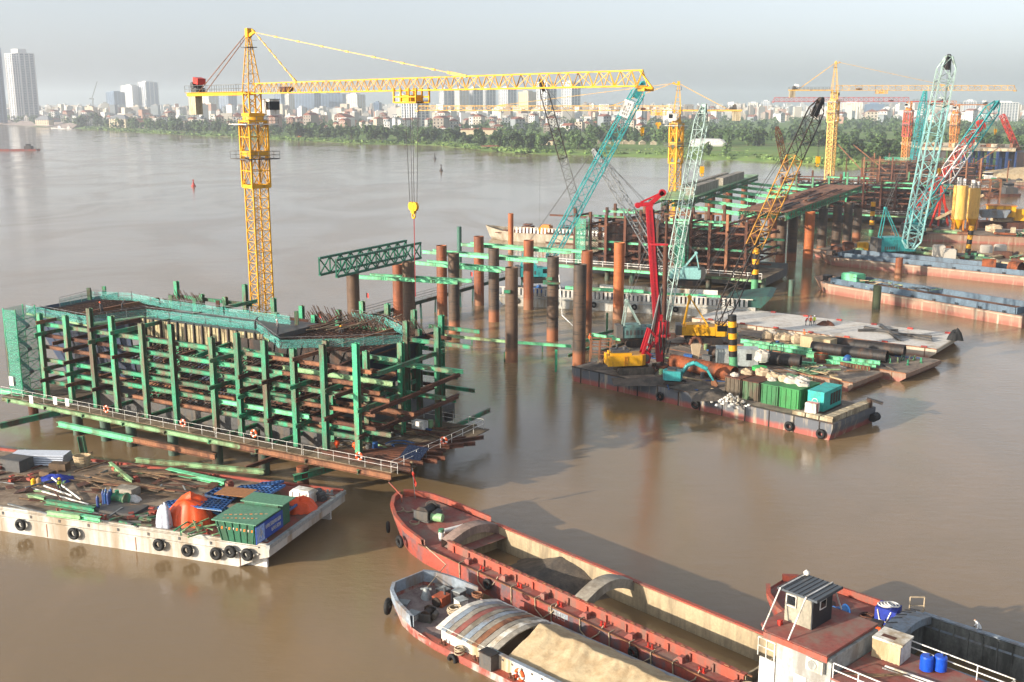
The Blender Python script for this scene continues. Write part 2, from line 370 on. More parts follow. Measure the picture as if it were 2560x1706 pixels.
# front belt of trees along the bank: (u0, u1, behind the shore from/to in metres, how many, kinds)
for u0, u1, d0, d1, cnt, kinds, sc, label, grp in [
    (190, 480, 8, 90, 24, (0, 1, 2), 1.15, 'dark rounded tree on the far bank left of the yellow tower crane', 'trees on the far bank left of the crane'),
    (480, 1330, 10, 70, 88, (0, 1, 2, 0), 1.05, 'dark leafy tree in the belt along the far bank under the crane jib', 'trees along the far bank under the jib'),
    (1330, 1480, 15, 60, 12, (2, 0, 3), 1.0, 'bushy tree at the water edge behind the teal lattice boom', 'trees behind the teal boom'),
    (1400, 2120, 190, 330, 66, (0, 2, 1), 1.15, 'tree in the wooded belt behind the green riverside meadow', 'trees behind the meadow'),
    (1760, 1840, 6, 14, 3, (2, 3), .8, 'bush standing at the edge of the green riverside meadow', 'bushes on the meadow edge'),
    (2090, 2260, 30, 260, 34, (0, 2, 3), 1.0, 'tree in the wood behind the red and orange tower cranes', 'trees behind the red crane'),
    (2430, 2600, 60, 260, 18, (0, 1), 1.05, 'dark tree at the right edge behind the concrete viaduct', 'trees behind the viaduct')]:
    for i in range(cnt):
        u = rg.uniform(u0, u1); r = BR(u); y = shore_y(r) * 1.0 + rg.uniform(d0, d1) * (1.6 if u < 700 else 1)
        plant_tree(r * y, y, 3.0, rg.choice(kinds), sc * rg.uniform(.75, 1.2) * (1 + max(0, y - 1100) / 2200), label, grp, rg)
def woodland(name, label, lst, mat, n, leaf):
    mb = MB()
    for (x, y, z, r, h) in lst: crown(mb, (x, y, z + h * .5), r, h, n, rg, leaf)
    o = struct(name, mb, mat, 'stuff', label); o['category'] = 'woodland'
    return o
A = []; B = []
for i in range(620):
    u = rg.uniform(-30, 2600); r = BR(u); sy = shore_y(r)
    y = sy + rg.uniform(60, 900) ** 1.0 if u < 1350 else sy + rg.uniform(230, 1500)
    s = (1 + max(0, y - 1100) / 1600); A.append((r * y, y, 4, rg.uniform(4, 7) * s, rg.uniform(6, 10) * s))
woodland('distant_woodland', 'dark green woodland receding behind the far river bank', A, leaf_d, 70, 1.5)
for i in range(560):
    u = rg.uniform(1100, 2150); r = BR(u); y = shore_y(r) + (rg.uniform(3, 26) if u < 1320 else rg.uniform(3, 190) if u < 1900 else rg.uniform(3, 60))
    B.append((r * y, y, 1.5, rg.uniform(2, 5), rg.uniform(.8, 1.8)))
for i in range(300):
    u = rg.uniform(200, 1330); r = BR(u); y = shore_y(r) + rg.uniform(4, 24)
    B.append((r * y, y, 1.0, rg.uniform(2, 5), rg.uniform(1.5, 3.2)))
woodland('riverside_undergrowth', 'bright green grass and shrubs covering the far river bank', B, leaf_l, 26, .9)['category'] = 'undergrowth'

# ---- far city: houses, then towers
def house_mat():
    m, t, b = _nodes('house_walls')
    g = t.nodes.new('ShaderNodeNewGeometry'); oi = t.nodes.new('ShaderNodeObjectInfo')
    ad = t.nodes.new('ShaderNodeMath'); ad.operation = 'ADD'; fr = t.nodes.new('ShaderNodeMath'); fr.operation = 'FRACT'
    t.links.new(g.outputs['Random Per Island'], ad.inputs[0]); t.links.new(oi.outputs['Random'], ad.inputs[1]); t.links.new(ad.outputs[0], fr.inputs[0])
    r = t.nodes.new('ShaderNodeValToRGB'); r.color_ramp.interpolation = 'CONSTANT'; t.links.new(fr.outputs[0], r.inputs[0])
    cols = [(.48, .46, .42), (.33, .31, .28), (.56, .54, .51), (.24, .20, .16), (.40, .34, .26), (.20, .22, .23), (.44, .39, .32), (.30, .18, .13), (.50, .49, .47)]
    els = r.color_ramp.elements
    while len(els) < len(cols): els.new(.5)
    for i, c in enumerate(cols): els[i].position = i / len(cols); els[i].color = (*c, 1)
    t.links.new(r.outputs[0], b.inputs['Base Color']); b.inputs['Roughness'].default_value = .85; b.inputs['Specular IOR Level'].default_value = .15
    return m
housem = house_mat(); roofm = pm('red_tile_roof', (.26, .10, .065), .85, var=.2); tin = pm('grey_tin_roof', (.22, .23, .24), .7)
def house_mesh(seed):
    g = random.Random(seed); w, d = g.uniform(6, 13), g.uniform(9, 16); fl = g.choice([2, 3, 3, 4, 5]); h = fl * 3.3
    mb = MB().box(-w / 2, w / 2, -d / 2, d / 2, 0, h)
    mb.mat(1); nb = max(2, int(w / 3))
    for f in range(fl):
        for i in range(nb):
            x = -w / 2 + (i + .5) * w / nb; mb.box(x - .65, x + .65, -d / 2 - .06, -d / 2 + .02, f * 3.3 + .9, f * 3.3 + 2.5)
    mb.mat(0)
    for f in range(1, fl): mb.box(-w / 2, w / 2, -d / 2 - .5, -d / 2 - .07, f * 3.3 - .15, f * 3.3 + .1)
    q = g.random()
    if q < .35: mb.mat(2); mb.xprism([(-w / 2 - .4, h + .003), (w / 2 + .4, h + .003), (0, h + 2.6)], -d / 2 - .4, d / 2 + .4)
    elif q < .6: mb.mat(3); mb.xprism([(-w / 2 - .3, h + .003), (w / 2 + .3, h + .003), (w / 2 + .3, h + .5), (-w / 2 - .3, h + 1.6)], -d / 2 - .3, d / 2 + .3)
    else:
        mb.box(-w / 2 + .6, 0, -d / 4, d / 2 - .5, h + .003, h + 2.8)
        mb.mat(3); mb.box(w * .1, w * .35, 0, d * .25, h + .003, h + 1.6)
    return mb.mesh('house', [housem, glass, roofm, tin])
HOUSES = [house_mesh(s) for s in range(14)]
rg = random.Random(23)
def place_house(u, y, s, label, grp, rot=None):
    x = BR(u) * y
    o = inst('house', rg.choice(HOUSES), None, Matrix.Translation((x, y, 4)) @ Matrix.Rotation(rg.uniform(-.6, .6) if rot is None else rot, 4, 'Z') @ Matrix.Scale(s, 4))
    tag(o, label, 'house', grp)
for i in range(110):
    u = rg.uniform(-10, 640); place_house(u, shore_y(BR(u)) + rg.uniform(150, 700), rg.uniform(1.0, 1.5), 'small pale house in the far town left of the yellow tower crane', 'far houses left of the crane')
for i in range(130):
    u = rg.uniform(640, 1640); place_house(u, max(1500, shore_y(BR(u)) + 150) + rg.uniform(0, 800), rg.uniform(1.0, 1.5), 'small pale house in the far town seen under the long crane jib', 'far houses under the jib')
for i in range(60):
    u = rg.uniform(1640, 2580); place_house(u, rg.uniform(2300, 3100), rg.uniform(1.2, 1.9), 'small pale house in the far town beyond the wood on the right', 'far houses on the right')
mb = MB()
for i in range(3200):
    u = rg.uniform(-60, 2620); y = rg.uniform(2100, 6500) if u < 1700 else rg.uniform(2900, 7000)
    if u < 200: y = max(y, 2900)
    x = BR(u) * y; w, d, h = rg.uniform(8, 22), rg.uniform(8, 20), rg.choice([9, 12, 15, 18, 22, 26]) * rg.uniform(.8, 1.25) * (1 + y / 9000)
    mb.fr = Fr((x, y, 4), rg.uniform(-40, 40)); mb.box(-w / 2, w / 2, -d / 2, d / 2, 0, h)
    if rg.random() < .5: mb.box(-w / 4, w / 4, -d / 4, d / 4, h + .003, h + rg.uniform(2, 4))
struct('far_town', mb, housem, 'stuff', 'dense mass of pale rooftops of the far town fading into haze')['category'] = 'town'

tw_white = pm('tower_white', (.60, .59, .57), .6, var=.08, scale=.05); tw_glass = pm('tower_glass', (.09, .13, .18), .25, var=.2, scale=.05)
tw_tan = pm('tower_cream', (.55, .47, .33), .7, var=.1, scale=.05); tw_blue = pm('tower_blue', (.15, .21, .30), .4, var=.15, scale=.05)
def tower(u0, u1, v0, y, depth, frame, core, label, rot=-20., bays=5, crownh=0.0, floors=None):
    xc = BR((u0 + u1) / 2) * y; wpx = (u1 - u0) / FOC * y * _c
    a = math.radians(abs(rot)); w = max(8., (wpx - depth * math.sin(a)) / math.cos(a)); top = PD(u0, v0, y).z
    fr = Fr((xc, y, 4), rot); t = thing('tower_block', label, 'tower block', (xc, y, 4)); h = top - 4; fl = floors or max(8, int(h / 3.6))
    part('core', MB(fr).box(-w / 2, w / 2, -depth / 2, depth / 2, 0, h), core, t)
    slab = MB(fr)
    for k in range(1, fl): slab.box(-w / 2 - .5, w / 2 + .5, -depth / 2 - .5, depth / 2 + .5, k * h / fl - .55, k * h / fl + .45)
    part('floor_bands', slab, frame, t)['kind'] = 'stuff'
    fin = MB(fr)
    for k in range(bays + 1):
        x = -w / 2 + k * w / bays; fin.box(x - w / bays * .17, x + w / bays * .17, -depth / 2 - .9, -depth / 2 - .51, 0, h)
    for k in range(4):
        yy = -depth / 2 + k * depth / 3
        fin.box(-w / 2 - .9, -w / 2 - .51, yy - 1.6, yy + 1.6, 0, h); fin.box(w / 2 + .51, w / 2 + .9, yy - 1.6, yy + 1.6, 0, h)
    part('pier_strips', fin, frame, t)['kind'] = 'stuff'
    rf = MB(fr).box(-w / 2 - .6, w / 2 + .6, -depth / 2 - .6, depth / 2 + .6, h, h + 1.6).box(-w * .25, w * .22, -depth * .3, depth * .3, h + 1.6, h + 5 + crownh)
    part('roof_plant', rf, frame, t)
W_, G_, T_, B_ = tw_white, tw_glass, tw_tan, tw_blue
for a in [(22, 98, 136, 2500, 34, W_, G_, 'tall slender white tower block at the far left', -38, 6, 6), (-24, 8, 120, 2450, 30, B_, G_, 'grey-blue tower block cut by the left picture edge', -20, 4),
    (270, 312, 232, 3600, 40, B_, G_, 'low grey tower block in the white cluster left of the crane', -35, 4), (308, 355, 216, 3700, 40, W_, W_, 'white slab tower block beside the grey one left of the crane', -30, 3), (350, 397, 207, 3700, 46, W_, B_, 'tallest white tower block in the cluster left of the crane', -40, 4),
    (500, 545, 236, 3400, 40, W_, T_, 'cream tower block behind the crane counterweight', -30, 4), (548, 590, 238, 3500, 40, B_, G_, 'blue-grey block between counterweight and mast', -25, 4),
    (690, 715, 236, 3300, 30, B_, G_, 'narrow blue tower block right of the crane cab', -20, 3), (716, 734, 238, 3200, 30, W_, T_, 'narrow pale pink tower block right of the crane cab', -20, 3),
    (734, 800, 234, 3400, 46, B_, G_, 'wide blue glass tower block under the left of the jib', -15, 7), (802, 868, 236, 3500, 46, G_, B_, 'blue glass slab block under the left of the jib', -12, 7), (868, 912, 238, 3000, 34, W_, T_, 'cream apartment block beside the blue glass slabs', -30, 5),
    (936, 952, 258, 2800, 20, B_, B_, 'small dark blue block left of the trolley', -10, 3), (1004, 1072, 252, 2050, 30, W_, G_, 'white mid-rise block below the crane trolley', -42, 6, 2, 9),
    (992, 1020, 238, 3400, 30, W_, B_, 'hazy block behind the crane trolley', -20, 3),
    (1100, 1136, 224, 2900, 40, W_, B_, 'grey tower at the left of the white tower row', -40, 4), (1138, 1172, 222, 2900, 36, W_, T_, 'first white tower of the row under the jib', -40, 4), (1172, 1206, 222, 2950, 36, W_, G_, 'second white tower of the row under the jib', -40, 4), (1204, 1238, 224, 3000, 36, W_, G_, 'third white tower of the row under the jib', -40, 4),
    (1248, 1290, 222, 3100, 40, W_, G_, 'white and grey tower right of the row of white towers', -35, 4), (1297, 1343, 232, 2800, 40, T_, T_, 'cream sunlit tower block left of the dark lattice boom', -35, 5), (1342, 1390, 208, 2750, 40, W_, G_, 'tall white tower behind the dark lattice boom', -35, 4), (1404, 1450, 208, 2750, 40, W_, G_, 'tallest white tower left of the teal boom', -35, 4),
    (1868, 1900, 258, 4200, 40, W_, T_, 'low pink white block far behind the black boom head', -20, 5), (1902, 1930, 254, 4200, 40, W_, B_, 'low hazy block right of the black boom head', -20, 4), (2100, 2160, 258, 3300, 40, W_, T_, 'white apartment row beside the third tower crane', -20, 8), (2160, 2212, 262, 3100, 40, B_, B_, 'blue roofed block left of the red tower crane', -15, 6),
    (2405, 2442, 254, 3000, 36, W_, B_, 'hazy white block behind the orange tower crane', -20, 5), (2488, 2542, 258, 2700, 40, W_, G_, 'wide white apartment block at the far right', -10, 7)]:
    tower(*a)
# riverside landmarks
def villa(u, y, w, d, h, roof, label):
    fr = Fr((BR(u) * y, y, 4), -15); t = thing('villa', label, 'villa', fr.o)
    part('wall', MB(fr).box(-w / 2, w / 2, -d / 2, d / 2, 0, h), tw_tan, t)
    part('roof', MB(fr).loft([[(-w / 2 - 1, -d / 2 - 1, h), (w / 2 + 1, -d / 2 - 1, h), (w / 2 + 1, d / 2 + 1, h), (-w / 2 - 1, d / 2 + 1, h)], [(-w / 4, 0, h + roof), (w / 4, 0, h + roof), (w / 4, .2, h + roof), (-w / 4, .2, h + roof)]]), tin, t)
    g = MB(fr)
    for f in range(3):
        for i in range(6): x = -w / 2 + (i + .5) * w / 6; g.box(x - 1, x + 1, -d / 2 - .08, -d / 2 - .003, 1.4 + f * h / 3, 1.2 + (f + .7) * h / 3)
    part('window_rows', g, glass, t)['kind'] = 'stuff'
villa(298, 1900, 32, 18, 15, 7, 'cream riverside villa with a dark roof on the far bank')
villa(108, 2150, 30, 16, 10, 8, 'pale riverside hall with a steep roof at the left bank')
def shed(u, y, w, d, h, label, m, name='shed'):
    fr = Fr((BR(u) * y, y, 3.5), -6); t = thing(name, label, 'shed', fr.o)
    part('wall', MB(fr).box(-w / 2, w / 2, -d / 2, d / 2, 0, h), tw_tan, t)
    part('roof', MB(fr).xprism([(-w / 2 - 1, h + .01), (w / 2 + 1, h + .01), (w / 2 + 1, h + .4), (0, h + d * .12), (-w / 2 - 1, h + .4)], -d / 2 - 1, d / 2 + 1), m, t)
shed(1205, 1420, 68, 20, 7, 'long low shed with a dull red roof beyond the trees', roofm)
shed(1360, 1060, 18, 12, 4, 'small brown roofed pavilion behind the bank trees', rust, 'pavilion')
shed(1232, 1010, 20, 8, .5, 'bare orange clay patch terrace on the far bank', orange_rust, 'terrace')
fr = Fr((BR(1775) * 1010, 1010, 3.5), 0)
t = thing('dome_tent', 'white rounded greenhouse tent behind the riverside meadow', 'tent', fr.o)
part('canopy', MB(fr).loft([[(x, -7 + .01 * 0, 0), (x, -7, 3.6 * k), (x, -4, 6.6 * k), (x, 0, 7.6 * k), (x, 4, 6.6 * k), (x, 7, 0)] for x, k in ((-16, .82), (-13, .97), (0, 1), (10, .97), (14, .85), (16, .45))], smooth=True), white, t)
for i in range(9):
    u = 1455 + i * 22 + U(-6, 6); y = shore_y(BR(u)) + 175
    o = MB(Fr((BR(u) * y, y, 3.5), U(-10, 10))).box(-3, 3, -2, 2, 0, 2.4).xprism([(-3.4, 2.404), (3.4, 2.404), (0, 4.6)], -2.3, 2.3)
    single('garden_hut', o, tan_concrete, 'small pale gabled hut in the row at the back of the meadow', 'hut', group='huts behind the meadow')
# sloped stone embankment at the left
mb = MB()
E0 = [P(u, v) for u, v in [(-40, 309), (0, 312), (60, 315), (120, 318), (180, 322)]]
mb.loft([[(p.x, p.y, .3) for p in E0], [(p.x * 1.012, p.y * 1.03, 8) for p in E0], [(p.x * 1.02, p.y * 1.05, 8.2) for p in E0]], cap=False, closed=False)
single('river_embankment', mb, pm('pinkish_stone', (.36, .29, .25), .9, dirt=(.2, .17, .15), amt=.3, scale=.05), 'sloped stone embankment on the far bank at the left', 'embankment')

# the air
hz = bpy.data.materials.new('haze_air'); hz.use_nodes = True; tn = hz.node_tree; tn.nodes.clear()
ho = tn.nodes.new('ShaderNodeOutputMaterial'); hv = tn.nodes.new('ShaderNodeVolumePrincipled')
hv.inputs['Color'].default_value = (.86, .92, 1.0, 1); hv.inputs['Density'].default_value = 0.00017; hv.inputs['Anisotropy'].default_value = 0.45
tn.links.new(hv.outputs[0], ho.inputs['Volume'])
struct('haze', MB().box(-5500, 5500, -400, 9600, -3, 165), hz, 'stuff', 'pale haze hanging over the river and the far town')
# ------------------------------------------------------------------ kits: lattice work, cranes, people, small repeats
def lattice(mb, a, b, w, h, n, rc, rb, taper=(1.0, 1.0), tri=False, updir=None):
    a = Vector(a); b = Vector(b); d = (b - a).normalized()
    up = Vector(updir) if updir else (V(0, 0, 1) if abs(d.z) < .95 else V(1, 0, 0))
    y = up.cross(d).normalized(); z = d.cross(y)
    def ring(t):
        k = taper[0] + (1 - taper[0]) * min(1, t / .18) if t < .18 and taper[0] < 1 else taper[1] + (1 - taper[1]) * min(1, (1 - t) / .18) if t > .82 and taper[1] < 1 else 1
        p = a + (b - a) * t
        if tri: return [p - y * w / 2 * k, p + y * w / 2 * k, p + z * h * k]
        return [p - y * w / 2 * k - z * h / 2 * k, p + y * w / 2 * k - z * h / 2 * k, p + y * w / 2 * k + z * h / 2 * k, p - y * w / 2 * k + z * h / 2 * k]
    rs = [ring(i / n) for i in range(n + 1)]; q = len(rs[0])
    for i in range(n):
        for j in range(q):
            mb.beam(rs[i][j], rs[i + 1][j], rc); j2 = (j + 1) % q
            if i % 2: mb.beam(rs[i][j], rs[i + 1][j2], rb)
            else: mb.beam(rs[i][j2], rs[i + 1][j], rb)
            if tri or i % 2 == 0: mb.beam(rs[i][j], rs[i][j2], rb)
    for j in range(q): mb.beam(rs[n][j], rs[n][(j + 1) % q], rb)
    return mb
def xlattice(mb, s, h, rc, rb):                 # one mast section, x-braced, standing on z = 0
    c = [(-s / 2, -s / 2), (s / 2, -s / 2), (s / 2, s / 2), (-s / 2, s / 2)]
    for i in range(4):
        (x0, y0), (x1, y1) = c[i], c[(i + 1) % 4]
        mb.beam((x0, y0, 0), (x0, y0, h), rc)
        mb.beam((x0, y0, .05), (x1, y1, .05), rb * 1.2); mb.beam((x0, y0, h / 2), (x1, y1, h / 2), rb)
        for k in (0, 1): mb.beam((x0, y0, k * h / 2), (x1, y1, (k + 1) * h / 2), rb); mb.beam((x1, y1, k * h / 2), (x0, y0, (k + 1) * h / 2), rb)
    mb.beam((-s * .2, s * .1, 0), (-s * .2, s * .1, h), rb); mb.beam((s * .05, s * .1, 0), (s * .05, s * .1, h), rb)
    for k in range(int(h / .5)): mb.beam((-s * .2, s * .1, k * .5), (s * .05, s * .1, k * .5), rb * .7)
    return mb
def tower_crane(label, base, s, z_ring, jib_deg, jib_len, cnt_len, apex, m_mast, m_jib, cage=8.0, mast_rot=42., z0=0., ties=(.21, .70), trolley=None, hook_z=None, flat=False, cab_side=1, jh=1.35, coarse=False, m_cage=None):
    t = thing('tower_crane', label, 'tower crane', (base[0], base[1], z0)); bx, by = base; k = 1.7 if coarse else 1.0
    sec = 3.0 * s / 2.36; nsec = max(1, int((z_ring - cage - z0) / sec)); sec = (z_ring - cage - z0) / nsec
    me = xlattice(MB(), s, sec, .185 * s / 2.36 * k, .068 * s / 2.36 * k).mesh('mast_section', m_mast)
    for i in range(nsec): inst('mast_section', me, t, Matrix.Translation((bx, by, z0 + i * sec)) @ Matrix.Rotation(math.radians(mast_rot), 4, 'Z'))
    if cage:
        fr = Fr((bx, by, z_ring - cage), mast_rot); cs = s * 1.2; mb = MB(fr)
        for kk in range(2):
            z = kk * cage / 2
            for x, y in ((-1, -1), (1, -1), (1, 1), (-1, 1)): mb.beam((x * cs / 2, y * cs / 2, z), (x * cs / 2, y * cs / 2, z + cage / 2), .24 * k)
            for (x0, y0), (x1, y1) in (((-1, -1), (1, -1)), ((1, -1), (1, 1)), ((1, 1), (-1, 1)), ((-1, 1), (-1, -1))):
                a = (x0 * cs / 2, y0 * cs / 2); b = (x1 * cs / 2, y1 * cs / 2)
                mb.beam((*a, z + .1), (*b, z + cage / 2), .1 * k); mb.beam((*b, z + .1), (*a, z + cage / 2), .1 * k)
                for zz, ww in ((z + .15, .5), (z + cage * .25, .12), (z + cage / 2 - .2, .3)): mb.beam((*a, zz), (*b, zz), .12, ww)
        part('climbing_cage', mb, m_cage or m_mast, t)
        inst('mast_core', xlattice(MB(), s * .98, cage, .12 * k, .05 * k).mesh('mast_core', m_mast), t, Matrix.Translation((bx, by, z_ring - cage)) @ Matrix.Rotation(math.radians(mast_rot), 4, 'Z'))
        for zz in (cage * .42, cage * .93):
            w2 = cs / 2 + 1.1; pl = MB(fr)
            for x0, x1, y0, y1 in ((-w2, w2, -w2, -cs / 2 - .14), (-w2, w2, cs / 2 + .14, w2), (-w2, -cs / 2 - .14, -cs / 2 - .13, cs / 2 + .13), (cs / 2 + .14, w2, -cs / 2 - .13, cs / 2 + .13)): pl.box(x0, x1, y0, y1, zz, zz + .12)
            pf = part('platform', pl, darkgrey if zz < cage * .6 else white, t)
            rl = MB(fr)
            for (x0, y0), (x1, y1) in (((-w2, -w2), (w2, -w2)), ((w2, -w2), (w2, w2)), ((w2, w2), (-w2, w2)), ((-w2, w2), (-w2, -w2))):
                for hh in (.6, 1.1): rl.beam((x0, y0, zz + hh), (x1, y1, zz + hh), .05 * k)
                for q in range(3): rl.beam((x0 + (x1 - x0) * q / 3, y0 + (y1 - y0) * q / 3, zz + .12), (x0 + (x1 - x0) * q / 3, y0 + (y1 - y0) * q / 3, zz + 1.1), .05 * k)
            part('platform_railing', rl, greymetal, pf)
    fr = Fr((bx, by, z_ring), jib_deg); zj = 3.6 * s / 2.36
    mb = MB(fr); mb.tube((0, 0, -.1), (0, 0, .5), s * .62, 16).box(-s * .5, s * .5, -s * .5, s * .5, .5, .9)
    lattice(mb, (0, 0, .9), (0, 0, zj), s * .75, s * .75, 2, .2 * k, .1 * k); part('slewing_unit', mb, m_mast, t)
    # counter jib
    mb = MB(fr)
    for y in (-.6, .6): mb.beam((-cnt_len, y, zj), (-.5, y, zj), .22 * k, .45)
    for i in range(int(cnt_len / 2)): mb.beam((-cnt_len + i * 2 + .5, -.6, zj), (-cnt_len + i * 2 + .5, .6, zj), .12, .2)
    mb.box(-cnt_len, -1.5, -.95, .95, zj + .24, zj + .3); cj = part('counter_jib', mb, m_jib, t)
    mb = MB(fr)
    for y in (-.95, .95):
        for hh in (.75, 1.3): mb.beam((-cnt_len, y, zj + hh), (-1.5, y, zj + hh), .05 * k)
        for i in range(int(cnt_len / 1.6)): mb.beam((-cnt_len + i * 1.6, y, zj + .3), (-cnt_len + i * 1.6, y, zj + 1.3), .05 * k)
    part('counter_jib_railing', mb, greymetal, cj)
    for i in range(4):
        part('counterweight_block', MB(fr).box(-cnt_len + .3 + i * .62, -cnt_len + .86 + i * .62, -.55, .55, zj - 3.0, zj + .22), tan_concrete, t)
    mb = MB(fr).box(-cnt_len + 1.6, -cnt_len + 3.6, -.7, .7, zj + .31, zj + 1.0).tube((-cnt_len + 2.2, -.8, zj + 1.3), (-cnt_len + 2.2, .8, zj + 1.3), .55, 12)
    wn = part('hoist_winch', mb, darkgrey, t)
    part('winch_cover', MB(fr).cbox((-cnt_len + 3.3, 0, zj + 2.0), (1.7, 1.3, .9), 0, .15), craneRed if not coarse else white, wn)
    # apex
    za = zj + apex
    if not flat:
        mb = MB(fr); q = s * .42
        for x, y in ((-q, -q), (q, -q), (q, q), (-q, q)): mb.beam((x, y, zj), (x * .18 - .25, y * .18, za - .8), .12 * k)
        for i in range(6):
            f0 = i / 6; f1 = (i + 1) / 6; r0 = q * (1 - .82 * f0); r1 = q * (1 - .82 * f1); z0_ = zj + f0 * (apex - .8); z1_ = zj + f1 * (apex - .8)
            for (x0, y0), (x1, y1) in (((-1, -1), (1, -1)), ((1, -1), (1, 1)), ((1, 1), (-1, 1)), ((-1, 1), (-1, -1))):
                mb.beam((x0 * r0 - .25 * f0, y0 * r0, z0_), (x1 * r0 - .25 * f0, y1 * r0, z0_), .055 * k)
                if not coarse: mb.beam((x0 * r0 - .25 * f0, y0 * r0, z0_), (x1 * r1 - .25 * f1, y1 * r1, z1_), .045)
        mb.box(-.55, .2, -.35, .35, za - 1.2, za); mb.beam((.1, 0, za - 1.0), (1.7, 0, za - .55), .25, .4); mb.beam((1.0, 0, za - .2), (1.9, 0, za - .7), .2, .2)
        part('apex_tower', mb, m_mast, t)
        pf = MB(fr).box(-1.1, .7, -.8, .8, za - 2.6, za - 2.5)
        for y in (-.8, .8): pf.beam((-1.1, y, za - 1.6), (.7, y, za - 1.6), .05 * k); pf.beam((-1.1, y, za - 2.5), (-1.1, y, za - 1.6), .05 * k)
        part('apex_platform', pf, greymetal, t)
        for y in (-.35, .35):
            part('counter_tie', MB(fr).beam((-.4, y * .5, za - .7), (-cnt_len + 4, y * 1.6, zj + .3), .09 * k), rustlite if not coarse else m_jib, t)
        for f in ties:
            x1 = jib_len * f; a = V(1.8, 0, za - .65); b = V(x1, 0, zj + jh); mb = MB(fr).beam(a, b, .075 * k)
            for q in range(1, 8): p = a + (b - a) * q / 8; mb.beam(p - (b - a).normalized() * .35, p + (b - a).normalized() * .35, .16, .2)
            mb.beam(a + (b - a) * .93, b, .22, .3); part('jib_tie', mb, paleyellow if not coarse else m_jib, t)
    # jib in sections
    ns = max(3, int(jib_len / 8)); L = jib_len / ns; nb = max(3, int(L / 1.35)) if not coarse else max(3, int(L / 2.2))
    me = lattice(MB(), (0, 0, 0), (L, 0, 0), 1.25, jh, nb, .13 * k, .06 * k, tri=True).mesh('jib_section', m_jib)
    rot = Matrix.Rotation(math.radians(jib_deg), 4, 'Z')
    for i in range(ns): inst('jib_section', me, t, Matrix.Translation(fr(i * L + .4, 0, zj)) @ rot)
    part('jib_tip', MB(fr).beam((jib_len + .4, -.9, zj - .1), (jib_len + 1.6, 0, zj - .2), .2).beam((jib_len + .4, .9, zj - .1), (jib_len + 1.6, 0, zj - .2), .2).beam((jib_len, 0, zj + jh), (jib_len + 1.5, 0, zj - .1), .12).box(jib_len + .4, jib_len + 1.2, -.6, .6, zj - .45, zj - .2), m_jib, t)
    part('trolley_winch', MB(fr).box(jib_len * .12, jib_len * .12 + 1.6, -.4, .4, zj + .1, zj + .8).tube((jib_len * .12 + 2.1, -.4, zj + .5), (jib_len * .12 + 2.1, .4, zj + .5), .3, 10), rust, t)
    # cab
    y0 = cab_side * (s * .42); mb = MB(fr); c = (s * .55, cab_side * (s * .5 + .95), zj - 1.9)
    mb.cbox(c, (2.3, 1.5, 2.1)); cb = part('cab', mb, white, t)
    part('cab_window', MB(fr).cbox((c[0] + .62, c[1], c[2] + .25), (1.15, 1.56, 1.15)), glass, cb)
    part('cab_roof', MB(fr).cbox((c[0], c[1], c[2] + 1.12), (2.5, 1.7, .1)), grey, cb)
    if trolley:
        tx = trolley; mb = MB(fr)
        for y in (-.9, .9): mb.beam((tx - 2.2, y, zj - .7), (tx + 2.2, y, zj - .7), .16 * k); mb.beam((tx - 2.2, y, zj - 1.3), (tx + 2.2, y, zj - 1.3), .14 * k)
        for xx in (-2.2, -.8, .8, 2.2):
            for y in (-.9, .9): mb.beam((tx + xx, y, zj - 1.35), (tx + xx, y, zj + .25), .17 * k)
        mb.box(tx - 1.0, tx + 1.0, -.8, .8, zj - 1.2, zj - .5); mb.box(tx - 2.1, tx + 2.1, -.85, .85, zj - 1.42, zj - 1.37)
        part('trolley', mb, m_jib, t)
        if hook_z is not None:
            mb = MB(fr)
            for xx, yy in ((-.9, -.3), (-.3, .3), (.15, -.3), (.9, .3)): mb.beam((tx + xx, yy, zj - 1.2), (tx + xx * .45, yy * .7, hook_z + 1.0 - z_ring), .055 * k)
            part('hoist_rope', mb, cable, t)
            hz_ = hook_z - z_ring; mb = MB(fr).tube((tx - .35, -.16, hz_ + .55), (tx - .35, .16, hz_ + .55), .52, 14).tube((tx + .35, -.16, hz_ + .55), (tx + .35, .16, hz_ + .55), .52, 14)
            mb.box(tx - .3, tx + .3, -.2, .2, hz_ - .25, hz_ + .8); mb.torus((tx, 0, hz_ - .55), .28, .1, (0, 1, 0), 12, 6)
            part('hook_block', mb, yellow, t)
    return t
def boom_part(t, name, a, b, w, n, rc, rb, mat, taper=(1, 1)):
    return part(name, lattice(MB(), a, b, w, w, n, rc, rb, taper), mat, t)
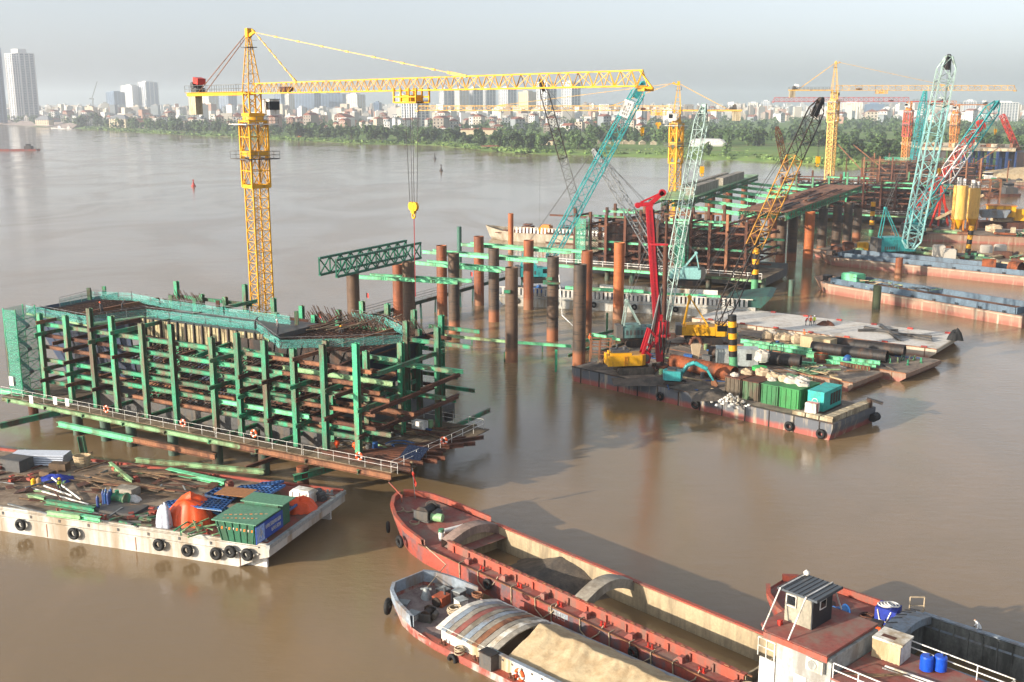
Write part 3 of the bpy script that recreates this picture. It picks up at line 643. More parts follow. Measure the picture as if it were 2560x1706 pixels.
def crawler_crane(label, base, heading, foot, tip, bw, m_body, booms, gantry=5.0, m_track=darksteel, rope_to=None, house=(5.2, 3.0, 2.4), gant_mat=None, head=darksteel, bars=(.16, .075), hook_mat=yellow, tracks=True, text=None):
    base = Vector(base); t = thing('crawler_crane', label, 'crawler crane', base); fr = Fr(base, heading); L, W, Hh = house
    if tracks:
        for s_ in (-1, 1):
            y = s_ * (W / 2 + .35); pr = []
            for i in range(16):
                a = 2 * math.pi * i / 16; pr.append((math.copysign(L * .42, math.cos(a)) + math.cos(a) * .55, .6 + math.sin(a) * .55))
            mb = MB(fr).xprism(pr, y - .42, y + .42)
            for i in range(9): mb.tube((-L * .4 + i * L * .1, y - .47, .4), (-L * .4 + i * L * .1, y + .47, .4), .24, 8)
            tr = part('track', mb, m_track, t)
        part('undercarriage', MB(fr).box(-1.3, 1.3, -W / 2 - .1, W / 2 + .1, .55, 1.1).tube((0, 0, 1.1), (0, 0, 1.42), 1.1, 16), darksteel, t)
    z = 1.42
    hb = part('machine_house', MB(fr).prism([(-L * .62, -W / 2), (L * .30, -W / 2), (L * .30, W * .1), (L * .38, W * .1), (L * .38, W / 2), (-L * .62, W / 2)], z, z + Hh * .82).box(-L * .5, L * .1, -W / 2 + .3, W / 2 - .3, z + Hh * .82, z + Hh), m_body, t)
    lv = MB(fr)
    for i in range(5): lv.box(-L * .5 + i * .62, -L * .5 + i * .62 + .4, -W / 2 - .03, -W / 2 - .003, z + .5, z + 1.3)
    part('vent_grille', lv, darkgrey if not text else m_body, hb)
    part('counterweight', MB(fr).prism([(-L * .62 - .95, -W / 2 + .2), (-L * .62 - .01, -W / 2 - .1), (-L * .62 - .01, W / 2 + .1), (-L * .62 - .95, W / 2 - .2)], z, z + Hh * .95), darkgrey, t)
    cb = part('cab', MB(fr).prism([(L * .31, -W / 2), (L * .56, -W / 2), (L * .62, -W / 2 + .2), (L * .62, W * .08), (L * .31, W * .08)], z - .1, z + 1.95), m_body, t)
    part('cab_window', MB(fr).box(L * .34, L * .625, -W / 2 - .03, W * .03, z + .75, z + 1.7), glass, cb)
    if gantry:
        g = MB(fr); gx = -L * .42; gz = z + Hh * .82 + gantry
        for y in (-.75, .75):
            g.beam((L * .12, y, z + Hh * .8), (gx, y * .7, gz), .2); g.beam((-L * .56, y, z + Hh * .8), (gx, y * .7, gz), .18)
        g.beam((gx, -.55, gz), (gx, .55, gz), .3); g.tube((gx, -.4, gz), (gx, .4, gz), .35, 10); part('gantry', g, gant_mat or m_body, t)
        gp = fr(gx, 0, gz)
    else: gp = fr(-L * .5, 0, z + Hh)
    foot = Vector(foot); tip = Vector(tip); d = tip - foot; Lb = d.length
    for i, (f0, f1, m_) in enumerate(booms):
        a = foot + d * f0; b = foot + d * f1; nn = max(3, int(Lb * (f1 - f0) / (bw * .85)))
        boom_part(t, 'boom_section', a, b, bw, nn, bars[0], bars[1], m_, (.45 if i == 0 else 1.0, .4 if i == len(booms) - 1 else 1.0))
    dn = d.normalized(); y = V(0, 0, 1).cross(dn).normalized(); zz = dn.cross(y)
    mb = MB()
    for s_ in (-1, 1): mb.beam(tip - dn * min(3.2, bw * 1.6) + y * s_ * .38, tip + dn * .3 + y * s_ * .34, .08, .95)
    for q in (0, 1): c = tip + dn * (.2 - q * 1.1); mb.tube(c - y * .34, c + y * .34, .42, 12)
    hd = part('boom_head', mb, head, t)
    mb = MB()
    for s_ in (-1, 1): mb.beam(gp + y * .3 * s_, tip - dn * 1.0 + y * .3 * s_ + zz * .5, .07)
    part('boom_pendant', mb, cable, t)
    if rope_to:
        for r_ in rope_to:
            top = tip + dn * .3 + V(0, 0, -.3); e = V(top.x, top.y, r_)
            part('hoist_rope', MB().beam(top + y * .15, e + y * .1 + V(0, 0, .8), .05).beam(top - y * .15, e - y * .1 + V(0, 0, .8), .05), cable, t)
            part('hook_block', MB().prism([(e.x - .35, e.y - .2), (e.x + .35, e.y - .2), (e.x + .35, e.y + .2), (e.x - .35, e.y + .2)], e.z - .2, e.z + .9).torus(e + V(0, 0, -.5), .25, .09, (0, 1, 0), 10, 6), hook_mat, t)
    return t, fr

tyre_me = MB().torus((0, 0, 0), .42, .19, (0, 1, 0), 18, 8).mesh('tyre_fender', black)
def tyre(p, deg, label, group, s=1.0):
    o = inst('tyre_fender', tyre_me, None, Matrix.Translation(p) @ Matrix.Rotation(math.radians(deg), 4, 'Z') @ Matrix.Scale(s, 4)); tag(o, label, 'tyre', group)
    mb = MB().path([Vector(p) + V(0, 0, .4 * s), Vector(p) + V(0, 0, 1.15 * s)], .035); part('hanging_rope', mb, rope_m, o) if False else None
    return o
lb_white = pm('lifebuoy_white', (.75, .72, .68), .5)
lb_me = None
def lifebuoy(p, deg, label, group):
    global lb_me
    if lb_me is None:
        mb = MB().torus((0, 0, 0), .36, .13, (0, 1, 0), 16, 8)
        for i, f in enumerate(mb.f): mb.m[i] = 1 if (i // 8) % 4 == 0 else 0
        lb_me = mb.mesh('lifebuoy', [pm('lifebuoy_orange', (.80, .14, .03), .5), lb_white])
    return tag(inst('lifebuoy', lb_me, None, Matrix.Translation(p) @ Matrix.Rotation(math.radians(deg), 4, 'Z')), label, 'lifebuoy', group)

def clothes(shirt, pants):
    k = 'clothes_%s_%s' % (shirt, pants)
    if k in MATS: return MATS[k]
    m, t, b = _nodes(k); g = t.nodes.new('ShaderNodeTexCoord'); s = t.nodes.new('ShaderNodeSeparateXYZ'); t.links.new(g.outputs['Object'], s.inputs[0])
    r = t.nodes.new('ShaderNodeValToRGB'); r.color_ramp.interpolation = 'CONSTANT'
    mp = _ramp(t, s.outputs[2], 0.0, 2.0); t.links.new(mp, r.inputs[0]); e = r.color_ramp.elements
    for pos, c in ((0.0, (.02, .018, .016)), (.05, pants), (.46, shirt), (.735, (.36, .20, .13)), (.80, (.36, .20, .13)), (.845, (.02, .015, .012))):
        if pos == 0.0: el = e[0]
        elif pos == .05: el = e[1]; el.position = .05
        else: el = e.new(pos)
        el.color = (*c, 1)
    t.links.new(r.outputs[0], b.inputs['Base Color']); b.inputs['Roughness'].default_value = .85; MATS[k] = m
    return m
def person(loc, deg, label, shirt, pants, helmet=None, bend=0.0, arms=(0.25, 0.25), stride=0.12, sit=False, vest=None, group=None):
    a = math.radians(deg); b = math.radians(bend); hz_ = .95 if not sit else .28
    def sp(x, y, z):                       # spine space, bent forward about the hips
        zz = z - .95; return V(math.sin(b) * zz + math.cos(b) * x, y, hz_ + math.cos(b) * zz - math.sin(b) * x)
    vs_ = []; ed = []; rad = []
    def add(p, r, par=None):
        vs_.append(p); rad.append(r)
        if par is not None: ed.append((par, len(vs_) - 1))
        return len(vs_) - 1
    hip = add(sp(0, 0, .95), .15); bel = add(sp(0, 0, 1.12), .14, hip); ch = add(sp(0, 0, 1.34), .165, bel); nk = add(sp(.02, 0, 1.5), .06, ch); h0 = add(sp(.04, 0, 1.6), .085, nk); add(sp(.05, 0, 1.7), .095, h0)
    for s_ in (-1, 1):
        sw = arms[0] if s_ < 0 else arms[1]
        sh = add(sp(0, s_ * .19, 1.42), .068, ch); eb = add(sp(math.sin(sw) * .28, s_ * .26, 1.42 - math.cos(sw) * .28), .05, sh)
        wr = add(sp(math.sin(sw) * .28 + math.sin(sw + .4) * .24, s_ * .25, 1.42 - math.cos(sw) * .28 - math.cos(sw + .4) * .24), .035, eb); add(sp(math.sin(sw) * .28 + math.sin(sw + .5) * .36, s_ * .24, 1.42 - math.cos(sw) * .28 - math.cos(sw + .5) * .36), .04, wr)
        lx = s_ * stride
        if sit:
            kn = add(V(.42, s_ * .14, .42), .075, hip); an = add(V(.5, s_ * .14, .07), .05, kn); add(V(.62, s_ * .15, .04), .045, an)
        else:
            th = add(V(0, s_ * .1, hz_ - .1), .1, hip); kn = add(V(lx * .6 + .03, s_ * .11, .5), .072, th); an = add(V(lx, s_ * .12, .09), .048, kn); add(V(lx + .16, s_ * .13, .045), .042, an)
    me = bpy.data.meshes.new('person'); me.from_pydata([tuple(v) for v in vs_], ed, []); me.materials.append(clothes(shirt, pants))
    o = bpy.data.objects.new('person', me); COL.objects.link(o); o.location = loc; o.rotation_euler = (0, 0, a)
    o.modifiers.new('skin', 'SKIN')
    sk = me.skin_vertices[0].data
    for i, r in enumerate(rad): sk[i].radius = (r, r); sk[i].use_root = (i == 0)
    o.modifiers['skin'].use_smooth_shade = True
    ss = o.modifiers.new('sub', 'SUBSURF'); ss.levels = 1; ss.render_levels = 1
    tag(o, label, 'person', group)
    def child(name, mb, m_):
        c = bpy.data.objects.new(name, mb.mesh(name, m_)); COL.objects.link(c); c.parent = o
    if helmet:
        c = sp(.05, 0, 1.70); child('helmet', MB().blob(c + V(0, 0, .05), .135, 12, 6, (1.1, 1, .85), 0).tube(c + V(0, 0, .0), c + V(0, 0, .03), .16, 12), pm('helmet_%d' % int(helmet[0] * 100 + helmet[1] * 10), helmet, .35))
    if vest:
        mb = MB(); rg_ = []
        for z, rx, ry in ((1.0, .17, .2), (1.2, .165, .2), (1.38, .175, .215), (1.45, .13, .19)):
            rg_.append([sp(math.cos(i * .6283) * rx, math.sin(i * .6283) * ry, z) for i in range(10)])
        mb.loft(rg_, cap=False, smooth=True); child('safety_vest', mb, pm('vest_%d' % int(vest[0] * 100 + vest[1] * 10), vest, .7))
    return o

bitt_me = MB().tube((-.3, 0, 0), (-.3, 0, .55), .13, 10).tube((.3, 0, 0), (.3, 0, .55), .13, 10).tube((-.3, 0, .5), (-.3, 0, .58), .18, 10).tube((.3, 0, .5), (.3, 0, .58), .18, 10).box(-.55, .55, -.2, .2, 0, .06)
def bitt(t, p, deg, mat, s=1.0):
    k = 'mooring_bitt_' + mat.name
    if k not in MATS: MATS[k] = bitt_me.mesh('mooring_bitt', mat)
    return inst('mooring_bitt', MATS[k], t, Matrix.Translation(p) @ Matrix.Rotation(math.radians(deg), 4, 'Z') @ Matrix.Scale(s, 4))
def strokes(mb, x, z, w, h, n, put):                    # rows of short letter-like strokes; put(x, z) -> point, used for unreadable writing
    cw = w / n
    for i in range(n):
        x0 = x + i * cw + cw * .12; x1 = x0 + cw * .62; t_ = min(cw, h) * .16; kind = (i * 7 + n * 3) % 5
        segs = [((x0, z), (x0, z + h)), ((x0, z + h), (x1, z + h)), ((x1, z), (x1, z + h)), ((x0, z + h / 2), (x1, z + h / 2)), ((x0, z), (x1, z))]
        for j, (a, b) in enumerate(segs):
            if (j + kind) % 5 == 4 and kind != 2: continue
            mb.beam(put(*a), put(*b), t_, .012)
# netting: woven mesh with open gaps
def net_mat(name, col, hole):
    m, t, b = _nodes(name); tr = t.nodes.new('ShaderNodeBsdfTransparent'); mx = t.nodes.new('ShaderNodeMixShader'); o = [n_ for n_ in t.nodes if n_.type == 'OUTPUT_MATERIAL'][0]
    n_ = _noise(t, 7.0, 4, .7, _pos(t)); f = _ramp(t, n_, .30, .70)
    k = t.nodes.new('ShaderNodeMapRange'); k.inputs['To Min'].default_value = hole * .55; k.inputs['To Max'].default_value = min(1, hole * 1.35); t.links.new(f, k.inputs['Value'])
    b.inputs['Base Color'].default_value = (*col, 1); b.inputs['Roughness'].default_value = .8
    t.links.new(k.outputs[0], mx.inputs[0]); t.links.new(b.outputs[0], mx.inputs[1]); t.links.new(tr.outputs[0], mx.inputs[2]); t.links.new(mx.outputs[0], o.inputs[0])
    return m
net_teal = net_mat('turquoise_safety_net', (.10, .42, .36), .68); net_green = net_mat('green_safety_net', (.06, .34, .23), .62)
def unit_ibeam(name, mat, w, h): return MB().ibeam((0, 0, 0), (1, 0, 0), w, h, .04).mesh(name, mat)
IB = {k: unit_ibeam('beam', m_, w, h) for k, m_, w, h in (('g', green, .35, .46), ('m', mint, .36, .46), ('r', rust, .33, .42), ('l', rustlite, .33, .42), ('p', palegreen, .38, .46), ('G', green, .6, .7), ('M', mint, .55, .6), ('R', rustlite, .5, .6))}
IBC = {k: MB().ibeam((0, 0, 0), (1, 0, 0), .62, .56, .06).mesh('column', m_) for k, m_ in (('g', green), ('r', rust), ('m', mint), ('l', rustlite))}
def column(t, k, a, b, fr):                              # upright with its flange facing the frame's front
    L = (Vector(b) - Vector(a)).length; m = Matrix((V(0, 0, 1), fr.x, fr.y)).transposed().to_4x4(); m.translation = Vector(a)
    return inst('column', IBC[k], t, m @ Matrix.Diagonal((L, 1, 1, 1)))
def ib(t, k, a, b, name='beam', col=False): return inst(name, (IBC if col else IB)[k], t, along(a, b))
# ------------------------------------------------------------------ the front pier with its scaffold, the main tower crane
AX = -29.4
formtan = pm('form_panel_tan', (.50, .43, .26), .75, dirt=(.16, .12, .07), amt=.4, scale=.8)
formblue = pm('form_panel_blue', (.03, .055, .11), .6, dirt=(.05, .05, .06), amt=.4)
plank_m = pm('scaffold_plank', (.22, .17, .115), .9, dirt=(.14, .10, .06), amt=.4, rand=.3)
rebar_m = pm('rebar', (.10, .055, .035), .8, var=.3)
def rail(mb, pts, h=1.1, r=.045, step=2.0):
    for a, b in zip(pts, pts[1:]):
        a = Vector(a); b = Vector(b); n_ = max(1, int((b - a).length / step))
        for k in (.55, 1.0): mb.beam(a + V(0, 0, h * k), b + V(0, 0, h * k), r)
        for i in range(n_ + 1): p = a + (b - a) * i / n_; mb.beam(p, p + V(0, 0, h), r)
    return mb
def net(t, pts, h, mat, name='safety_net', back=.0):
    for a, b in zip(pts, pts[1:]):
        a = Vector(a); b = Vector(b); n_ = max(2, int((b - a).length / 1.5)); d = (b - a).normalized(); nn = V(-d.y, d.x, 0)
        mb = MB().sheet(n_, 3, lambda q, w: a + (b - a) * q + V(0, 0, h * w) + nn * (.12 * math.sin(q * n_ * 1.9 + w * 3) + back * w))
        part(name, mb, mat, t)
def scaffold(t, fr, xs, rows, levels, zd, zt, ck, lk, tk, rg, trans=.75, ends=0.8, out=3.0):
    for j, y in enumerate(rows):
        for i, x in enumerate(xs):
            if (0 < j < len(rows) - 1 and rg.random() < .45) or (j >= len(rows) - 2 and i == len(xs) - 1): continue
            top = zt + rg.choice([-.6, 0, .2, .5, .9, 1.5]) if j in (0, len(rows) - 1) else zt - rg.uniform(0, 3)
            column(t, rg.choice(ck), fr(x, y, zd), fr(x, y, top), fr)
        for z in levels:
            x = xs[0] - rg.uniform(0, ends)
            while x < xs[-1] - 3:
                e = min(xs[-1] + rg.uniform(0, ends * 2.5), x + rg.uniform(9, 17)); zz = z + rg.uniform(-.09, .09); yy = y + .46
                if rg.random() < (.9 if j == 0 else .6): ib(t, rg.choice(lk), fr(x, yy, zz), fr(e, yy, zz))
                x = e + rg.uniform(-.8, 1.2)
    for i, x in enumerate(xs):
        for z in levels:
            if rg.random() < trans * .62:
                y0 = rows[0] - rg.uniform(.4, out); y1 = rg.choice(rows[1:]) + rg.uniform(.5, 2)
                ib(t, rg.choice(tk), fr(x + .42, y0, z + .42), fr(x + .42, y1, z + .42))
def deckwork(t, fr, x0, x1, y0, y1, z, edge, rg, front=True, planks=14):
    w = (x1 - x0) / planks
    for i in range(planks):
        o = part('deck_plank', MB(fr).box(x0 + i * w + .04, x0 + (i + 1) * w - .04, y0 + .15, y1, z - .1 + rg.uniform(-.03, .03), z), plank_m, t)
    for i in range(3): ib(t, edge[i % len(edge)], fr(x0 + i * (x1 - x0) / 3, y0, z - .42), fr(x0 + (i + 1) * (x1 - x0) / 3, y0, z - .42), 'edge_beam')
B1 = Fr((-59.84, 134.34, 0), AX); rg = random.Random(3)
pier1 = thing('pier_scaffold', 'bright green steel scaffold around the front pier at the left', 'scaffold', B1(26, 10, 0))
xs = [0, 4.9, 9.4, 13.2, 18.3, 23.2, 29.5, 33.4, 37.4, 41.5, 45.6, 50.0]
scaffold(pier1, B1, xs, (0, 5.5, 18, 23), (5.4, 6.8, 8.3, 9.9, 11.4, 12.9), 3.3, 14.4, 'g', 'gggmgglr', 'ggrrl', rg, .62, .8, 1.3)
for x, y, zt in ((49.3, 9, 14.2), (46.8, 13.7, 15.6), (51.4, 13.3, 15.4), (47.5, 5, 13.8), (44.0, 3.2, 12.0)): column(pier1, 'g', B1(x, y, 3.45), B1(x, y, zt), B1)
for x0, x1, y, z, k in ((46, 55.5, 13.8, 13.4, 'g'), (43, 54.5, 13.8, 10.4, 'm'), (44, 55, 9.3, 8.4, 'g'), (45, 56, 9.3, 11.6, 'g'), (43, 53.5, .9, 9.9, 'l'), (42, 54, 4.6, 7.6, 'l'), (38, 53, 2.2, 11.4, 'p'), (44, 53.6, .9, 6.2, 'g'), (43, 51, 5, 5.6, 'r')): ib(pier1, k, B1(x0, y, z), B1(x1, y, z))
for x, y0, y1, z, k in ((52.4, -1, 11, 9.0, 'r'), (51.2, 2, 15, 12.3, 'g'), (53, 4, 15, 7.0, 'r'), (49.0, -2.5, 8, 10.6, 'r'), (54.0, 6, 14, 10.0, 'r')): ib(pier1, k, B1(x, y0, z), B1(x, y1, z))
deckwork(pier1, B1, -5.5, 56, -2.6, -.7, 3.5, 'ppR', rg, planks=22)
deckwork(pier1, B1, 44, 57, .0, 15.5, 3.5, 'RMR', rg, planks=12)
deckwork(pier1, B1, -5, 4, .0, 15.5, 3.5, 'MMM', rg, planks=7)
for i in range(9): ib(pier1, 'g', B1(-4 + i * 7, -2.9, 3.0), B1(-4 + i * 7, 24, 3.0), 'cross_beam')
ib(pier1, 'M', B1(-22, -.5, 2.6), B1(-4, 1.8, 2.6), 'edge_beam')
for z, y in ((1.9, -4.0), (2.9, 6)): ib(pier1, 'M', B1(7, y, z), B1(20, y, z), 'lower_beam'); ib(pier1, 'R', B1(20, y, z), B1(33, y, z), 'lower_beam')
for i in range(12): ib(pier1, 'r', B1(46 + i * .5, -1.2 + i * .3, 3.75), B1(58.0 + U(-1.5, 1), -1.5 + i * 1.2, 3.8), 'loose_beam')
for x0 in (-5.5, 7, 19.5, 32, 44.5):
    part('railing', rail(MB(B1), [(x0, -2.55, 3.55), (x0 + 12.3, -2.55, 3.55)], 1.15, .028), white, pier1)
part('railing', rail(MB(B1), [(56, -2.55, 3.6), (56.5, 15, 3.6), (48, 15.3, 3.6)], 1.15, .035), white, pier1)
piletube = MB().tube((0, 0, -2), (0, 0, 3.1), .62, 14).mesh('support_pile', pm('pile_grey_green', (.10, .17, .13), .6, dirt=(.10, .07, .045), amt=.45))
pilerust = MB().tube((0, 0, -2), (0, 0, 3.1), .62, 14).mesh('support_pile', orange_rust)
for x, y, m_ in [(-3, 0, 1), (7.5, -1.6, 0), (12.5, -1.6, 0), (17, -1.6, 0), (24, -1.6, 0), (31, -1.6, 0), (32.5, 3, 0), (38, -1.6, 0), (46, -4.5, 1), (0, 16, 1), (9, 8, 1), (20, 9, 0), (38, 9, 0), (50, 10, 0), (26, 18, 0), (44, 18, 0)]:
    inst('support_pile', pilerust if m_ else piletube, pier1, Matrix.Translation(B1(x, y)))
ib(pier1, 'G', P(735, 1196, 2.2), P(858, 1160, 2.6), 'bracing_girder'); ib(pier1, 'G', P(0, 1065, 2.0), P(150, 1030, 2.6), 'bracing_girder')
ib(pier1, 'r', P(615, 1170, 1.6), P(705, 1138, 2.2), 'lower_beam')
# pier body in its formwork
body = thing('concrete_pier', 'unfinished concrete pier in dark formwork inside the green scaffold', 'bridge pier', B1(22, 12, 0))
part('pile_cap', MB(B1).box(-6, 46.8, 5, 24, 1.2, 3.3), darkgrey, body)
part('wall_core', MB(B1).box(10, 32, 7.4, 16, 3.3, 13.4), darkgrey, body)
for i in range(15):
    x = 10.4 + i * 1.42
    fp = part('form_panel', MB(B1).box(x, x + 1.3, 7.1, 7.38, 9.6, 13.5), formtan, body)
    part('panel_rib', MB(B1).box(x + .55, x + .75, 6.86, 7.09, 9.5, 13.7), darksteel, fp)
    part('form_panel', MB(B1).box(x, x + 1.3, 7.1, 7.38, 4.3, 9.5), formblue, body)
for x0, x1, xa, sg in ((-9.5, 10, 3.5, -1), (28, 46.5, 37, 1)):
    lo = [(x0 + (6 if sg < 0 else 0), 6.2), (x1 - (6 if sg > 0 else 0), 6.2), (x1 - (6 if sg > 0 else 0), 17), (x0 + (6 if sg < 0 else 0), 17)]
    hi = [(x0, 5.4), (x1, 5.4), (x1, 20.5), (x0, 20.5)]
    n_ = 9
    for i in range(n_):
        f0, f1 = i / n_, (i + 1) / n_ - .012
        L = lambda f, q, z: tuple((a + (b - a) * f) for a, b in zip(q[0], q[1])) + (z,)
        mb = MB(B1).add([L(f0, lo, 4.4), L(f1, lo, 4.4), L(f1, hi, 13.2), L(f0, hi, 13.2)], [(0, 1, 2, 3)]).add([(p[0], p[1] + .25, p[2]) for p in (L(f0, lo, 4.4), L(f1, lo, 4.4), L(f1, hi, 13.2), L(f0, hi, 13.2))], [(3, 2, 1, 0)])
        part('form_panel', mb, formblue if sg < 0 else darksteel, body)
    e = (lo[1], lo[2], hi[2], hi[1]) if sg > 0 else (lo[3], lo[0], hi[0], hi[3])
    part('end_form', MB(B1).add([(*e[0], 4.4), (*e[1], 4.4), (*e[2], 13.2), (*e[3], 13.2)], [(0, 1, 2, 3)]), formblue, body)
    part('pour_floor', MB(B1).prism([(p[0], p[1]) for p in ((x0 + .4, 6), (x1 - .4, 6), (x1 - .4, 20), (x0 + .4, 20))], 12.4, 12.6), rust, body)
    mb = MB(B1)
    for i in range(11): mb.beam((x0 + 1, 7 + i * 1.2, 12.75), (x1 - 1, 7 + i * 1.2, 12.75), .09)
    for i in range(24): q = x0 + 1 + i * (x1 - x0 - 2) / 23; mb.beam((q, 6.6, 12.9), (q, 19.6, 12.9), .08)
    for i in range(80):
        q = x0 + .8 + i * (x1 - x0 - 1.6) / 79; h_ = rg.uniform(1.2, 2.2)
        if sg > 0 or i > 52: mb.beam((q, 19.6, 12.6), (q - .9, 19.2, 12.8 + h_), .07); mb.beam((q, 18.2, 12.6), (q - 1.0, 18.2, 12.6 + h_ * .8), .07)
    part('rebar_cage', mb, rebar_m, body)['kind'] = 'stuff'
# sloping rebar mats under the right arm and the left arm
mb = MB(B1)
for z0, y0 in ((5, 1.2), (7.4, 1.6), (9.6, 2.0)):
    for i in range(46):
        x = 14 + i * .62; mb.beam((x, y0, z0 + .2 * math.sin(i)), (x + 1.4, y0 + 4.2, z0 + 1.7), .10)
    for k in range(4): mb.beam((14, y0 + k * 1.3, z0 + k * .5), (43, y0 + k * 1.3, z0 + k * .5 + .3), .10)
part('rebar_mat', mb, rebar_m, body)['kind'] = 'stuff'
tb = MB(B1)
for i in range(9): tb.box(28.5 + i * .45, 28.85 + i * .45, 2 + i * .05, 6, 5.0 + .3 * i, 5.12 + .3 * i)
part('rebar_mat', tb, darksteel, body)['kind'] = 'stuff'
for i in range(44):
    x, y, z = rg.uniform(2, 48), rg.uniform(.8, 5.2), rg.uniform(4.6, 12.4)
    if i % 2: ib(pier1, rg.choice('rrgl'), B1(x, y, z), B1(min(50, x + rg.uniform(3, 8)), y, z + rg.uniform(-.1, .1)), 'inner_beam')
    else: ib(pier1, rg.choice('rrg'), B1(x, y - rg.uniform(0, 2), z), B1(x + rg.uniform(-.3, .3), y + rg.uniform(3, 6), z + rg.uniform(-.2, .5)), 'inner_beam')
# top platforms: walkways, nets, rail
zt = 13.4
LP_ = [P(u, v, zt) for u, v in ((64, 782), (218, 812), (365, 792), (640, 826), (672, 850))]
for a, b in zip(LP_, LP_[1:]):
    d = (b - a).normalized(); q = V(-d.y, d.x, 0); part('top_walkway', MB().add([a, b, b + q * 1.1, a + q * 1.1], [(0, 1, 2, 3)]).add([a - V(0, 0, .25), b - V(0, 0, .25), b + q * 1.1 - V(0, 0, .25), a + q * 1.1 - V(0, 0, .25)], [(3, 2, 1, 0)]).add([a - V(0, 0, .25), b - V(0, 0, .25), b, a], [(0, 1, 2, 3)]), palegreen, pier1)
net(pier1, LP_, 1.05, net_teal); part('railing', rail(MB(), LP_, 1.3, .05), greymetal, pier1)
RP_ = [P(u, v, zt) for u, v in ((672, 850), (700, 872), (860, 868), (1006, 858), (1006, 836), (960, 812), (880, 800))]
net(pier1, RP_, 1.0, net_teal); part('railing', rail(MB(), RP_, 1.3, .045), greymetal, pier1)
BP_ = [P(u, v, zt) for u, v in ((150, 768), (230, 748), (330, 752), (400, 768), (560, 790), (725, 812))]
net(pier1, BP_, 1.1, net_teal); part('railing', rail(MB(), BP_, 1.3, .045), greymetal, pier1)
for u, v in ((428, 770), (488, 778), (546, 784), (742, 812), (224, 750), (262, 746)):
    p = P(u, v, zt); part('post_stub', MB().beam(p, p + V(0, 0, 1.7), .45), green if u != 546 else rust, pier1)
for i in range(26):
    p = P(760 + i * 7.5 + U(-5, 5), 822 - i * .5 + U(-6, 10), 13.3); a = U(-.3, .5); L = U(2.5, 5)
    part('loose_timber', MB().beam(p, p + V(math.cos(a + .6) * L, math.sin(a + .6) * L, U(.1, .9)), .22, .1), plank_m if i % 3 else rust, pier1)
# stair tower wrapped in netting
c = P(62, 985, 3.6); fr = Fr(c, AX + 8)
st = thing('stair_tower', 'green netted stair tower at the left end of the scaffold', 'stair tower', c)
mb = MB(fr)
for x, y in ((-1.0, -1.2), (1.0, -1.2), (1.0, 2.0), (-1.0, 2.0)): mb.beam((x, y, 0), (x, y, 11.4), .12)
for k in range(8):
    z = k * 1.4
    for (x0, y0), (x1, y1) in (((-1., -1.2), (1., -1.2)), ((1., -1.2), (1., 2.0)), ((1., 2), (-1., 2)), ((-1., 2), (-1., -1.2))): mb.beam((x0, y0, z + .1), (x1, y1, z + .1), .08); mb.beam((x0, y0, z + .1), (x1, y1, z + 1.4), .05)
part('frame', mb, green, st)
for k in range(7): part('stair_flight', MB(fr).beam((-1 if k % 2 else 1.2, .4, k * 1.5), (1.2 if k % 2 else -1, .4, k * 1.5 + 1.4), .7, .12), greymetal, st)
net(st, [fr(-1.1, 2.1, .3), fr(-1.1, -1.3, .3), fr(1.1, -1.3, .3)], 11, net_green); net(st, [fr(1.1, -1.3, .3), fr(1.1, 2.1, .3)], 11, net_teal)
part('notice_board', MB(fr).box(-.9, -.2, -1.46, -1.42, 1.4, 2.6), white, st)
for i, (u, v) in enumerate(((78, 993), (138, 996), (168, 1000))):
    p = P(u, v + 4, 4.2); single('notice_board', MB(Fr(p, AX)).box(-.35, .35, -.04, .0, -.6, .4), white, ORD[i] + ' small white notice board on the front railing from the left', 'notice board')
for i, (u, v) in enumerate(((266, 1023), (458, 1058), (635, 1084), (898, 1141), (1110, 1102))):
    lifebuoy(P(u, v, 4.3), AX, ORD[i] + ' orange lifebuoy from the left on the scaffold railing', 'lifebuoys on the front scaffold railing')
# people on top
DK = (.03, .03, .035); ORG = (.60, .11, .02); WHT = (.65, .64, .62); YEL = (.75, .42, .02); LIME = (.55, .65, .06)
person(P(695, 836, 13.6), -150, 'worker in dark clothes and pale helmet standing on the wall top right of the mast', (.10, .09, .09), DK, WHT, 0, (.6, .3))
person(P(638, 822, 13.6), 20, 'worker in black bending over at the foot of the yellow mast', DK, DK, None, 40, (.8, .6))
person(P(256, 788, 13.0), 160, 'worker with orange helmet among the rods on the left pour', (.08, .07, .07), DK, ORG, 15, (.6, .2))
person(P(306, 778, 13.0), 20, 'worker in dark clothes leaning beside the rod bundle on the left pour', DK, DK, None, 35, (.9, .7))
person(P(855, 834, 12.7), -100, 'worker with yellow helmet crouching among the timbers on the right pour', (.20, .06, .04), DK, YEL, 25, (.7, .5), sit=True)
# small things at the right end of the front deck
fr = Fr(P(1050, 1072, 3.55), AX); o = MB(fr).box(-.8, .8, -.5, .5, 0, .95)
single('site_box', o, white, 'small white box with a red mark on the right end of the scaffold deck', 'box')
c = P(1122, 1050, 3.6); single('oil_drum', MB().tube(c, c + V(0, 0, 1.1), .55, 14).torus(c + V(0, 0, 1.05), .55, .04, (0, 0, 1), 14, 5), darksteel, 'dark open drum at the far right corner of the scaffold deck', 'drum')
fr = Fr(P(1035, 1142, 4.0), AX); sp_ = thing('solar_panel', 'tilted dark solar panel at the right front corner of the scaffold', 'solar panel', fr.o)
part('panel', MB(fr).add([(-1.3, -.9, .0), (1.3, -.9, .0), (1.3, .9, .9), (-1.3, .9, .9), (-1.3, -.9, -.06), (1.3, -.9, -.06), (1.3, .9, .84), (-1.3, .9, .84)], [(0, 1, 2, 3), (7, 6, 5, 4), (0, 4, 5, 1), (1, 5, 6, 2), (2, 6, 7, 3), (3, 7, 4, 0)]), pm('solar_blue', (.02, .03, .06), .2), sp_)
